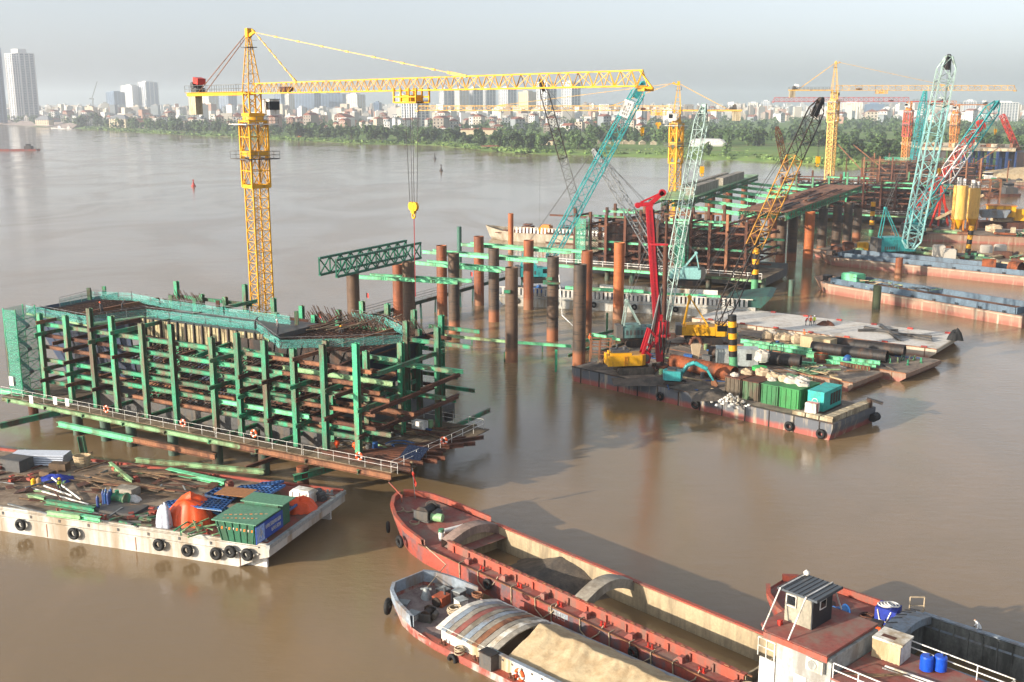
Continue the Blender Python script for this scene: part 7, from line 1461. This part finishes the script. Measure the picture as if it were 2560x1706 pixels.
# ---- mobile cranes
b0 = P(1335, 706, 2.25); tcr, _f = crawler_crane('teal crawler crane on the ribbed barge with its boom rising to the jib tip', b0, 5, PD(1372, 648, 224), PD(1607, 210, 228), 2.3, teal, [(0, .22, teal), (.22, .45, teal), (.45, .7, teal), (.7, 1.0, teal)], 4.0, bars=(.22, .10), head=teal, rope_to=[PD(1612, 330, 228).z])
fa, fb_ = PD(1572, 252, 226), PD(1556, 292, 226); du = (fa - fb_).normalized(); dv = V(du.z, 0, -du.x); c0 = (fa + fb_) / 2 + V(0, -1.25, 0); L2 = (fa - fb_).length / 2
part('number_plate', MB().add([c0 - du * L2 - dv * 1.0, c0 - du * L2 + dv * 1.0, c0 + du * L2 + dv * 1.0, c0 + du * L2 - dv * 1.0], [(0, 1, 2, 3)]), white, tcr); lt = MB(); strokes(lt, -L2 * .8, -.45, L2 * 1.6, .9, 4, lambda x, z: c0 + du * x - dv * z + V(0, -.06, 0)); part('plate_number', lt, darksteel, tcr)['kind'] = 'stuff'

b0 = P(1712, 712, 2.25); crawler_crane('turquoise crawler crane on the ribbed barge with a grey boom leaning left', b0, 175, PD(1668, 688, 228), PD(1486, 378, 236), 1.9, paleteal, [(0, .4, greymetal), (.4, 1.0, greymetal)], 3.5, bars=(.17, .08), head=greymetal)
crawler_crane('dark lattice boom crane standing on the pale cargo barge', M2(47, 5, 2.4), 160, PD(1462, 585, 318), PD(1352, 202, 318), 2.4, darkgrey, [(0, .5, greymetal), (.5, 1.0, darksteel)], 3.5, bars=(.24, .12), rope_to=[PD(1300, 575, 318).z])
b0 = P(1592, 862, 1.6); crawler_crane('grey green crawler crane with a tall pale lattice boom behind the red rig', b0, 8, PD(1648, 850, 171), PD(1760, 268, 186), 1.75, pm('grey_teal_house', (.17, .30, .29), .55, dirt=(.10, .13, .12), amt=.4), [(0, .34, greymint), (.34, .67, greymint), (.67, 1.0, greymint)], 4.2, bars=(.15, .07), gant_mat=greymint, head=greymint, rope_to=[PD(1765, 430, 186).z], house=(4.4, 2.7, 2.1))
b0 = P(1758, 856, 1.39); yc, yfr = crawler_crane('yellow crawler crane with a yellow and black boom on the pontoons', b0, -4, PD(1796, 812, 172), PD(2052, 252, 184), 1.9, yellow, [(0, .34, darksteel), (.34, .74, pm('boom_ochre', (.50, .27, .05), .5, dirt=(.25, .12, .04), amt=.3)), (.74, 1.0, darksteel)], 4.8, bars=(.16, .08), rope_to=[PD(2043, 405, 184).z], text=True, house=(6.0, 2.9, 1.75))
lt = MB(yfr); strokes(lt, -2.6, 1.85, 3.6, .45, 8, lambda x, z: (x, -1.48, z)); part('lettering', lt, black, yc)['kind'] = 'stuff'
p = PD(1965, 425, 181); q = PD(1942, 318, 186); boom_part(yc, 'jib_mast', p, q, .8, 10, .09, .05, rust, (.6, .4))
# crane deck at the right
BH = []
def hold_barge(o, deg, L, W, label, cm, m_h):
    fr = Fr(o, deg); t = thing('hold_barge', label, 'barge', fr(L / 2, W / 2, 0))
    part('hull', shell(fr, W / 2, [(0, 1.2, 2.6, .8, 3.0), (3, W * .38, 2.4, W * .3, 2.0), (7, W / 2, 2.2, W * .48, 0), (L, W / 2, 2.2, W * .48, 0)]), m_h, t); part('deck', MB(fr).box(5, L - .2, .3, W - .3, 2.05, 2.22), darkgrey, t)
    for y, yy in ((.7, .95), (W - .95, W - .7)): part('coaming', MB(fr).box(7, L - 2, y, yy, 2.2, 3.4), cm, t)
    for x in (7, L - 2): part('coaming_end', MB(fr).box(x, x + .25, .96, W - .96, 2.2, 3.4), cm, t)
    part('hold_floor', MB(fr).box(7.3, L - 2.1, 1, W - 1, 2.23, 2.3), rustlite, t); part('rub_strake', MB(fr).box(7, L, -.12, -.004, 1.8, 2.0), offwhite, t)
    part('hull_mark', MB(fr).box(L - 5, L - 4.6, -.03, -.006, 0, 1.78), offwhite, t)
    for i in range(9): bitt(t, fr(8 + i * (L - 12) / 8, .35, 2.22), deg, darksteel, .7)
    part('bow_machinery', MB(fr).box(2.5, 4.2, W * .3, W * .5, 2.2, 3.3).tube((5, W * .3, 2.4), (5, W * .7, 2.4), .6, 10).box(5.4, 6.6, W * .55, W * .8, 1.7, 2.7), darksteel, t)
    return fr, t
bhm = pm('hold_barge_blue', (.13, .185, .235), .6, dirt=(.08, .11, .14), amt=.35, scale=.4); bhh = band_hull('hold_barge_hull', (.24, .14, .095), (.25, .095, .065), .9)
H1, h1 = hold_barge((65.0, 238.5, 0), -56, 52, 9.5, 'blue-grey hold barge with a brick red hull in front at the right', bhm, bhh)
H2, h2 = hold_barge((78.0, 279.5, 0), -43.4, 58, 10, 'blue-grey hold barge with a red hull behind the first one', bhm, bhh)
for i in range(30): p = H1(U(10, 30), U(2, 7), 2.4 + U(0, 1.4)); single('scaffold_scrap', MB(Fr(p, U(0, 180))).cbox((0, 0, 0), (U(1.5, 3.5), .18, .12), 0, U(-.4, .4)).cbox((.2, .3, .1), (U(1, 2), .12, .1), .7), (palegreen, sandm, darkgrey)[i % 3], 'pale green scaffold scrap heaped in the front hold barge', 'scrap', group='scrap in the front hold barge')
single('green_box', MB(H1).box(8, 12, 3, 6, 2.31, 4.4).box(8.2, 11.8, 3.2, 5.8, 4.404, 4.55), mint, 'mint green box at the bow end of the front hold barge', 'box')
p = P(2186, 765); pile(2190, 715, 772, pm('pile_olive', (.13, .15, .08), .7), 'short olive guide pile touching the front hold barge', .8); pile(2245, 645, 695, pm_rust, 'short rusty guide pile touching the rear hold barge', .85)
CBf = Fr(H2(-6, 12.0), -43.4); cbg = pontoon('crane_barge', 'wide rusty work barge carrying the big pale blue crane', CBf, 78, 20, 2.0, rusty_hull, muddeck, 10, 1.5, rustlite)
b0 = P(2235, 640, 2.03); crawler_crane('big turquoise crawler crane with a wide pale lattice boom at the right', b0, 10, PD(2275, 622, 266), PD(2372, 142, 272), 3.4, teal, [(0, .12, paleteal), (.12, .45, paleteal), (.45, .75, paleteal), (.75, 1.0, greymint)], 8.0, bars=(.32, .16), house=(8, 4.2, 3.6), rope_to=[PD(2376, 430, 272).z], gant_mat=teal)
b0 = P(2285, 588, 2.0); crawler_crane('teal crawler crane with a boom of green and white sections at the far right', b0, 20, PD(2278, 565, 325), PD(2494, 256, 340), 3.2, teal, [(0, .36, teal), (.36, .62, white), (.62, 1.0, teal)], 5, bars=(.3, .15), rope_to=[PD(2500, 330, 340).z], gant_mat=teal, head=teal)
boomr = thing('red_lattice_crane', 'red crane boom crossing behind the teal and white boom', 'crane boom', PD(2265, 560, 350)); boom_part(boomr, 'boom_section', PD(2262, 565, 350), PD(2458, 305, 356), 2.2, 22, .26, .14, craneRed, (.5, .4)); part('boom_head', MB().tube(PD(2452, 312, 356) - V(0, .6, 0), PD(2452, 312, 356) + V(0, .6, 0), 1.6, 12), craneRed, boomr)
def deck_litter(fr, L, W, z, n_, seed, label, grp):
    g = random.Random(seed)
    for i in range(n_):
        p = fr(g.uniform(2, L - 4), g.uniform(1, W - 1), z); k = i % 7; f = Fr(p, math.degrees(fr.a) + g.choice([0, 0, 90]) + g.uniform(-12, 12)); m_ = g.choice([rust, rustlite, darkgrey, palegreen, green, sandm, orange_rust, tan_concrete])
        if k < 2: o = MB(f).tube((0, 0, .6), (g.uniform(4, 10), 0, .6), g.uniform(.3, .6), 10); nm = 'pipe'
        elif k < 4: L_ = g.uniform(4, 9); o = MB(f).ibeam((0, 0, .4), (L_, 0, .4), .6, .7).ibeam((0, .9, .4), (L_ * .9, .9, .4), .6, .7); nm = 'girder'
        elif k < 6: s_ = g.uniform(.8, 1.6); o = MB(f).box(0, s_ * 1.6, 0, s_, 0, s_).box(.1, s_ * 1.5, .1, s_ * .9, s_ + .004, s_ + .12); nm = 'crate'
        else: o = MB(f).blob((0, 0, .5), 1.2, 9, 6, (1.3, 1, .6), .2, g, True); nm = 'heap'
        single('deck_' + nm, o, m_, label % nm, nm, group=grp + ' ' + nm)
deck_litter(CBf, 78, 20, 2.05, 66, 8, 'steel %s stowed on the work barge under the big pale crane', 'stowed on the crane barge')
for i, (u, v) in enumerate(((2345, 648), (2372, 652), (2465, 632), (2500, 630))): single('white_block', MB(Fr(P(u, v, 2.05), -10)).box(-1.4, 1.4, -1, 1, 0, (3.4, 2.8, 1.8, 1.8)[i]).box(-1.2, 1.2, -.8, .8, (3.4, 2.8, 1.8, 1.8)[i] + .004, (3.6, 3, 2, 2)[i]), sackm, '%s cream container block from the left on the work barge' % ORD[i], 'block')
bigpipe(P(2455, 662, 3.2), P(2490, 664, 3.2), 1.5, orange_rust, 'short orange pipe lying at the right on the work barge', 3); bigpipe(P(2528, 668, 3.2), P(2554, 672, 3.2), 1.5, orange_rust, 'orange pipe with an open end at the right edge of the work barge', 3)
for i, u in enumerate((2156, 2120)): single('site_box', MB(Fr(P(u, 628, 2.05), 5)).box(-1.3, 1.3, -.9, .9, 0, 2.2).box(-1.1, 1.1, -.7, .7, 2.203, 2.4), (yellow, rust)[i], ('yellow', 'rusty')[i] + ' equipment box left of the big pale crane', 'box')
PB = Fr(P(2225, 600, 0), -20); pontoon('plant_barge', 'long rusty barge carrying the yellow silos', PB, 110, 22, 2.2, rusty_hull, muddeck, 8, 1.5, rustlite); deck_litter(PB, 100, 14, 2.25, 54, 19, 'steel %s stowed on the barge below the yellow silos', 'stowed on the plant barge')
def silo(u, vt, vb, r, label):
    p = P(u, vb, 2.2); top = PD(u, vt, p.y).z; t = thing('cement_silo', label, 'silo', p); z1 = 2.2 + (top - 2.2) * .28
    part('shell', MB().tube(V(p.x, p.y, z1), V(p.x, p.y, top), r, 20), paleyellow, t); part('cone', MB().tube(V(p.x, p.y, z1 - .01), V(p.x, p.y, z1 - 3.2), r, 16, .4), yellow, t); part('top_rail', rail(MB(), [V(p.x + math.cos(a * .785) * r, p.y + math.sin(a * .785) * r, top) for a in range(9)], 1.4, .12, 2), greymetal, t); part('filter', MB().tube(V(p.x - .6, p.y, top), V(p.x - .6, p.y, top + 2.4), .7, 10).tube(V(p.x + 1, p.y, top), V(p.x + 1, p.y, top + 2), .5, 10), white, t)
    for a in range(4): x, y = math.cos(a * 1.571 + .6) * r * .9, math.sin(a * 1.571 + .6) * r * .9; part('leg', MB().beam(V(p.x + x, p.y + y, 2.2), V(p.x + x, p.y + y, z1 + .5), .35), orangey, t)
silo(2393, 464, 580, 2.1, 'nearer tall yellow cement silo'); silo(2428, 470, 575, 1.8, 'farther tall yellow cement silo')
b0 = P(2490, 570, 2.2); t = thing('concrete_plant', 'yellow floating concrete mixing plant at the right', 'concrete plant', b0); fr = Fr(b0, -15)
part('mixer_house', MB(fr).box(-3, 5, -2, 3, 3.6, 7).box(5.01, 9, 0, 4, 2.4, 6), yellow, t); part('mixer_roof', MB(fr).box(-3.3, 5.3, -2.3, 3.3, 7.01, 7.25), orangey, t); part('mixer_window', MB(fr).box(-2, -.6, -2.06, -2.01, 5, 6.2), glass, t); part('porthole', MB(fr).tube((3, -2.1, 5.4), (3, -2.02, 5.4), .7, 14), bluep, t); part('hopper', MB(fr).loft([[(-5, -4, 3.5), (2, -4, 3.5), (2, -2.2, 3.5), (-5, -2.2, 3.5)], [(-7, -5, 6), (3, -5, 6), (3, -2.05, 6), (-7, -2.05, 6)]]), greyblue, t); part('base_tank', MB(fr).box(-6, 10, -3, 4.2, 0, 2.0), rust, t); mb = MB(fr)
for x in (-5, -2, 1):
    for y in (4.4, 7): mb.beam((x, y, 0), (x, y, 15), .3)
for z in (5, 9, 12, 14.8): mb.beam((-5, 4.4, z), (1, 4.4, z), .25).beam((-5, 7, z), (1, 7, z), .25).beam((-5, 4.4, z - 3), (1, 4.4, z), .15)
part('support_tower', mb, rustlite, t); part('conveyor', MB(fr).beam((-18, 2, 2), (-4, 4, 10), 1.0, .7), sandm, t); sack(P(2505, 568, 2.3), 2.2, sackt, 'pile of cream sacks in front of the concrete plant', sz=(1.6, 1.2, .9)); sack(P(2485, 580, 2.3), 1.6, sackt, 'smaller cream sack heap left of the large one', sz=(1.5, 1.1, .8))
t = thing('red_a_frame', 'red steel a-frame left of the yellow silos', 'a-frame', P(2350, 565, 2)); mb = MB(); tp = PD(2355, 462, P(2355, 565, 2).y)
for u in (2325, 2345, 2370, 2388): mb.beam(P(u, 566, 2), tp if u in (2345, 2370) else tp - V(0, 0, 4), .5)
mb.beam(tp, tp + V(.3, 0, 4), .5); part('frame', mb, craneRed, t)

# ---- tower cranes farther off
def far_crane(label, u, yd, vring, jib, cnt, apex, s, mats, cage, vb=None, **k):
    x = PD(u, vring, yd).x; return tower_crane(label, (x, yd), s, PD(u, vring, yd).z, jib[0], jib[1], cnt, apex, mats[0], mats[1], cage, 42., 0., coarse=True, **k)
far_crane('second yellow tower crane rising behind the brown scaffold', 1692, 330, 308, (174, 78), 19, 8.5, 2.4, (yellow, paleyellow), 12, trolley=5.5, hook_z=PD(1655, 315, 330).z, ties=(.25, .7))
far_crane('third yellow tower crane behind the black boom head', 2085, 470, 252, (0.5, 76), 19.5, 12, 2.8, (paleyellow, paleyellow), 9, trolley=20, hook_z=None, ties=(.62,), jh=2.0)
far_crane('red and orange flat-top tower crane behind the pale boom', 2272, 600, 276, (176, 72), 20, 2, 3.0, (orangey, craneRed), 14, flat=True, m_cage=craneRed, jh=2.2)
far_crane('orange flat-top tower crane right of the pale boom', 2390, 640, 284, (186, 18), 20, 2, 3.2, (orangey, orangey), 12, flat=True, jh=2.2)
boomf = thing('far_red_boom', 'thin orange red boom at the far right edge', 'crane boom', PD(2545, 390, 640)); boom_part(boomf, 'boom_section', PD(2550, 392, 640), PD(2505, 288, 640), 2.4, 14, .4, .25, craneRed)
boomg = thing('far_green_boom', 'hazy green boom standing behind the big pale boom', 'crane boom', PD(2285, 410, 560)); boom_part(boomg, 'boom_section', PD(2280, 430, 560), PD(2313, 228, 560), 3.0, 22, .4, .25, teal, (1, .4))

# ---- brown scaffold of the second pier and the ones beyond
def far_pier(o, label, ck, lk, tk, seed, zt, n=12, L=51.5, trans=.75, levels=(5.6, 7.3, 9.1, 10.9, 12.7, 14.4), decks='MMp', nets=()):
    fr = Fr(o, AX); g = random.Random(seed); t = thing('pier_scaffold', label, 'scaffold', fr(L / 2, 10, 0)); xs_ = [i * L / (n - 1) + g.uniform(-.5, .5) for i in range(n)]
    scaffold(t, fr, xs_, (0, 5.5, 18, 23), levels, 3.5, zt, ck, lk, tk, g, trans, 2.5, 1.5)
    deckwork(t, fr, -4, L + 5, -3, -.3, 3.6, decks, g, planks=12); deckwork(t, fr, L - 6, L + 5, .0, 15, 3.55, decks, g, planks=5)
    part('railing', rail(MB(fr), [(-4, -2.9, 3.65), (L + 5, -2.9, 3.65)], 1.2, .09, 3), white, t)
    for i in range(9): inst('support_pile', piletube, t, Matrix.Translation(fr(2 + i * 6.2, .5, .4)))
    b = thing('concrete_pier', 'dark half-built pier core inside the ' + label.split(' scaffold')[0] + ' scaffold', 'bridge pier', fr(L / 2, 12, 0))
    part('core', MB(fr).box(4, L - 4, 8, 16, 1, 12.5), darksteel, b); part('pile_cap', MB(fr).box(-3, L + 3, 6, 25, .6, 3.5), darkgrey, b); mb = MB(fr)
    for z in (4.6, 6.8, 9.0, 11.2):
        for i in range(60): x = 1 + i * (L - 2) / 60; mb.beam((x, 1.2, z), (x + 1.2, 5.2, z + 1.3), .14)
    part('rebar_mat', mb, rust, b)['kind'] = 'stuff'; mb = MB(fr)
    for i in range(90): x = g.uniform(0, L); mb.beam((x, 6 + g.uniform(0, 12), 12.6), (x + g.uniform(-2, 2), 6 + g.uniform(0, 12), 13 + g.uniform(0, 1.5)), .14)
    part('rebar_cage', mb, rebar_m, b)['kind'] = 'stuff'
    for x, col in nets:
        st_ = thing('stair_tower', ('left' if x < L * .4 else 'right') + ' netted stair tower on the ' + label.split(' around')[0], 'stair tower', fr(x, -1.5, 3.6)); mb = MB(fr)
        for dx, dy in ((-1.2, -2.4), (1.2, -2.4), (1.2, -.4), (-1.2, -.4)): mb.beam((x + dx, dy, 3.6), (x + dx, dy, 14.6), .16)
        for k in range(7): mb.beam((x - 1.2, -2.4, 3.8 + k * 1.5), (x + 1.2, -2.4, 5.3 + k * 1.5), .1).beam((x - 1.2, -2.4, 3.8 + k * 1.5), (x + 1.2, -2.4, 3.8 + k * 1.5), .12)
        part('frame', mb, col, st_); net(st_, [fr(x - 1.3, -.3, 3.8), fr(x - 1.3, -2.5, 3.8), fr(x + 1.3, -2.5, 3.8), fr(x + 1.3, -.3, 3.8)], 10.6, net_green)
    return fr, t
P2, p2t = far_pier((15, 254.7, 0), 'rusty brown scaffold around the second pier', 'rrrl', 'rrrlgm', 'rrl', 41, 15.4, 11, 41.0, nets=((2.5, green), (27, green)))
for x, y, L_ in ((-9, 2, 11), (-10, 6, 10), (-8, 0, 9)): ib(p2t, 'r', P2(x, y, 8 + y), P2(x + L_, y, 8 + y))
P3, p3t = far_pier((97, 392, 0), 'brown and green scaffold around the third pier', 'rrg', 'rrrgm', 'rr', 42, 16, 10, trans=.5)
P4, p4t = far_pier((168, 520, 0), 'hazy brown scaffold around the fourth pier', 'rl', 'rrl', 'r', 43, 16, 9, trans=.4, decks='RRR')
for x0, x1, y in ((-6, 10, 0), (46, 30, 0), (58, 42, 2), (-14, -2, 3)): ib(p4t, 'l', P4(x0, y, 22), P4(x1, y, 10), 'raking_brace'); ib(p4t, 'l', P4(x0 + 4, y + 3, 16), P4(x0 + 4, y + 3, 3), 'raking_brace')
for x in (8, 30): net(p4t, [P4(x, 2, 15), P4(x + 12, 2, 15)], 1.6, net_green)
# ---- trestle deck between second and third pier
def trestle(a, b, w, z, label, truss=True, k='M', deckm=None, planks=10):
    t = thing('trestle_deck', label, 'trestle', (a + b) / 2); d = (b - a); dn = d.normalized(); q = V(-dn.y, dn.x, 0)
    for i in range(planks): f0 = i / planks; f1 = (i + .96) / planks; part('deck_panel', MB().add([a + d * f0 - q * w / 2 + V(0, 0, z), a + d * f1 - q * w / 2 + V(0, 0, z), a + d * f1 + q * w / 2 + V(0, 0, z), a + d * f0 + q * w / 2 + V(0, 0, z)] + [a + d * f0 - q * w / 2 + V(0, 0, z - .15), a + d * f1 - q * w / 2 + V(0, 0, z - .15), a + d * f1 + q * w / 2 + V(0, 0, z - .15), a + d * f0 + q * w / 2 + V(0, 0, z - .15)], [(0, 1, 2, 3), (7, 6, 5, 4), (0, 4, 5, 1), (1, 5, 6, 2), (2, 6, 7, 3), (3, 7, 4, 0)]), deckm or palegreen, t)
    n_ = int(d.length / 2.2)
    for s_ in (-1, -.33, .33, 1):
        o = q * s_ * w / 2.1; mb = MB().beam(a + o + V(0, 0, z - .35), b + o + V(0, 0, z - .35), .3, .28).beam(a + o + V(0, 0, z - 2.0), b + o + V(0, 0, z - 2.0), .3, .28)
        for i in range(n_): p0 = a + d * i / n_ + o; p1 = a + d * (i + 1) / n_ + o; mb.beam(p0 + V(0, 0, z - 2), p1 + V(0, 0, z - .35), .18); mb.beam(p0 + V(0, 0, z - .35), p1 + V(0, 0, z - 2), .18)
        part('side_truss', mb, green, t)
    return t
A0, A1 = P(1668, 498, 15), P(1860, 436, 15); B0, B1_ = P(1905, 528, 15), P(2108, 462, 15)
A0.z = A1.z = B0.z = B1_.z = 0
trestle(A0, A1, 11, 15, 'left green trestle deck carrying the long concrete beams'); trestle(B0, B1_, 12, 15, 'right green trestle deck stacked with rusty bars', deckm=rustlite)
for i in range(6):
    f = .08 + i * .17; a = A0 + (A1 - A0) * f; b = B0 + (B1_ - B0) * f; twin(V(a.x, a.y, 12.6), V(b.x, b.y, 12.6), 'mint cross beam between the trestle decks, %s from the front' % ORD[i], 'M', 2.4)
for i, (u, vt, vb, m_) in enumerate(((1950, 545, 655, pm_dark), (1978, 540, 652, pm_dark), (2018, 530, 668, pm_orange), (2052, 522, 636, pm_dark), (2088, 514, 628, pm_dark), (2115, 506, 622, pm_dark), (2140, 520, 600, pm_dark))):
    pile(u, vt, vb, m_, '%s tall pile from the left under the right trestle deck' % ORD[i], 1.25, 'piles under the right trestle')
for i in range(8):
    f = .05 + i * .125; q = A0 + (A1 - A0) * f; pl_ = thing('steel_pile', '%s rusty pile from the front under the left trestle deck' % ORD[i], 'pile', V(q.x, q.y, 0), 'piles under the left trestle'); part('pipe', MB().pipe(V(q.x + (i % 2) * 4 - 2, q.y, -2), V(q.x + (i % 2) * 4 - 2, q.y, 13), 1.15, .08, 18), pm_rust if i % 2 else pm_brown, pl_)
for i in range(10):
    f = (i + .5) / 10; q = (A0 + B0) / 2 + ((A1 + B1_) - (A0 + B0)) / 2 * f; pl_ = thing('steel_pile', '%s rusty pile from the front between the trestle decks' % ORD[i], 'pile', V(q.x, q.y, 0), 'piles between the trestles'); part('pipe', MB().pipe(V(q.x + (i % 3) * 5 - 5, q.y, -2), V(q.x + (i % 3) * 5 - 5, q.y, 12.2), 1.1, .08, 18), pm_rust if i % 3 else pm_dark, pl_)
dA = (A1 - A0).normalized(); qA = V(-dA.y, dA.x, 0)
for i, (f0, f1, off, sz) in enumerate(((.12, .42, -3.0, 2.4), (.48, .80, -3.0, 2.4), (.25, .85, 3.2, 1.6))):
    a = A0 + (A1 - A0) * f0 + qA * off + V(0, 0, 15 + sz / 2); b = A0 + (A1 - A0) * f1 + qA * off + V(0, 0, 15 + sz / 2); t = thing('concrete_beam', ('nearer thick concrete beam on the left trestle deck', 'farther thick concrete beam on the left trestle deck', 'thin long concrete beam behind the thick ones')[i], 'concrete beam', (a + b) / 2); n_ = 5
    for k in range(n_): part('block', MB().beam(a + (b - a) * k / n_, a + (b - a) * (k + .985) / n_, sz, sz), concrete, t)
for i in range(26):
    f = U(0, .75); o = U(-5.4, 5.4); a = B0 + (B1_ - B0) * f + V(-.5, .87, 0) * o + V(0, 0, 15.1 + U(0, .5)); d = (B1_ - B0).normalized(); single('steel_bar', MB().beam(a, a + d * U(9, 20), .4, .3), (rustlite, rust, rust, darksteel)[i % 4], 'rusty bar in the stack on the right trestle deck', 'bar', group='bars on the right trestle')
# ---- finished viaduct and clutter at the far right
VD = Fr(P(2330, 455, 0), 60.6)
vd = thing('viaduct', 'finished pale concrete viaduct deck on blue forms at the far right', 'viaduct', P(2440, 440, 0)); y_ = 640.
def at(u, v): return PD(u, v, y_)
sl = [PD(2235, 362, 600), PD(2525, 372, 600)]
part('deck', MB().prism([(240, 640), (284, 618), (318, 690), (262, 740)], 15, 16.6), tan_concrete, vd)
for i in range(26): x = U(246, 300); y = 640 - (x - 246) * .4 + U(2, 50); part('parapet_block', MB(Fr((x, y, 16.6), U(-40, 40))).box(-U(1, 4), U(1, 4), -1, 1, 0, U(.6, 2.6)), (tan_concrete, offwhite, rustlite, concrete)[i % 4], vd)
for i in range(14): x = 258 + (i % 7) * 4.4 + (i // 7) * 2; y = 630 - (i % 7) * 2 + (i // 7) * 12; part('column_form', MB().box(x, x + 1.2, y, y + 1.2, 0, 14.9).box(x - .4, x + 3.4, y + .3, y + .6, 5, 5.5).box(x - .4, x + 3.4, y + .3, y + .6, 10, 10.5), pm('form_navy', (.035, .07, .17), .5, var=.3), vd)
part('pier_wall', MB().prism([(284, 606), (300, 602), (306, 640), (288, 650)], 0, 14.8), darksteel, vd)
part('soffit_form', MB().prism([(236, 648), (252, 636), (256, 650), (240, 662)], 8, 14.8), darksteel, vd)
vb = pontoon('far_work_deck', 'long rusty work platform below the viaduct', Fr((190, 560, 0), -12), 150, 26, 2.5, rusty_hull, muddeck, 0, 1); deck_litter(Fr((190, 560, 0), -12), 150, 24, 2.55, 60, 31, 'distant %s on the work platform below the viaduct', 'on the far platform')
single('bank_heap', MB().blob((292, 600, 1), 26, 16, 6, (1.6, .8, .25), .15, flat=True), sandm, 'tan spoil heap at the right edge below the viaduct', 'spoil heap')
def small_ship(u, v, L, W, deg, m_h, m_c, label, cab=.75):
    p = P(u, v); fr = Fr(p, deg); t = thing('river_boat', label, 'boat', p)
    part('hull', shell(fr, 0, [(-L / 2, .4, 2.2, .2, 1.5), (-L / 2 + 3, W * .4, 1.8, W * .3, .5), (-L / 2 + 8, W / 2, 1.4, W * .45, 0), (L / 2, W / 2, 1.5, W * .4, 0)]), m_h, t); part('deck', MB(fr).box(-L / 2 + 3, L / 2 - .2, -W / 2 + .2, W / 2 - .2, 1.2, 1.42), darkgrey, t)
    x = L * (cab - .5); part('cabin', MB(fr).box(x - 3, x + 3, -W * .35, W * .35, 1.42, 4.2), m_c, t); part('wheelhouse', MB(fr).box(x - 1.8, x + 1.2, -W * .25, W * .25, 4.21, 6.2), m_c, t); part('window', MB(fr).box(x - 1.83, x + 1.23, -W * .26, W * .26, 5.0, 5.8), glass, t)
    return t
small_ship(2475, 452, 60, 11, 0, craneRed, craneRed, 'long red barge lying before the viaduct', .1); small_ship(2450, 462, 18, 6, 5, white, white, 'small white launch with a cabin near the viaduct'); small_ship(2420, 478, 40, 9, -4, darksteel, sandm, 'dark tug right of the yellow silos', .9); small_ship(2500, 492, 16, 7, 8, rust, darkgrey, 'rusty pontoon boat at the right behind the silos')
small_ship(12, 377, 62, 9, 0, hull_red, darksteel, 'red cargo boat sailing at the left edge of the river', .86); small_ship(740, 349, 16, 4, 20, white, orangey, 'small white boat moored at the far bank under the jib'); small_ship(142, 322, 22, 6, 0, white, white, 'left white ferry moored at the left embankment'); small_ship(165, 323, 22, 6, 0, white, white, 'right white ferry moored at the left embankment')
for i, (u, v, h) in enumerate(((484, 466, 2.6), (1087, 398, 3.5), (1103, 428, 3.2), (478, 468, 0))):
    if h: p = P(u, v); t = thing('river_buoy', ('red river buoy left of the tower crane', 'far dark river buoy right of the hoist ropes', 'near dark river buoy right of the hoist ropes')[i], 'buoy', p); part('float', MB().tube(p - V(0, 0, .3), p + V(0, 0, .5), 1.2, 12).tube(p + V(0, 0, .5), p + V(0, 0, h), .9, 10, .15), craneRed if i == 0 else darksteel, t); part('topmark', MB().box(p.x - .4, p.x + .4, p.y - .1, p.y + .1, h, h + .8), craneRed if i == 0 else darksteel, t)
lc = PD(235, 225, 3300); t = thing('luffing_crane', 'tiny luffing crane against the sky at the left', 'crane', PD(232, 262, 3300)); part('mast', MB().beam(PD(232, 268, 3300), PD(232, 246, 3300), 3), greymetal, t); part('jib', MB().beam(PD(230, 246, 3300), PD(243, 204, 3300), 2), greymetal, t); part('counter_jib', MB().beam(PD(224, 247, 3300), PD(234, 248, 3300), 4), greymetal, t)
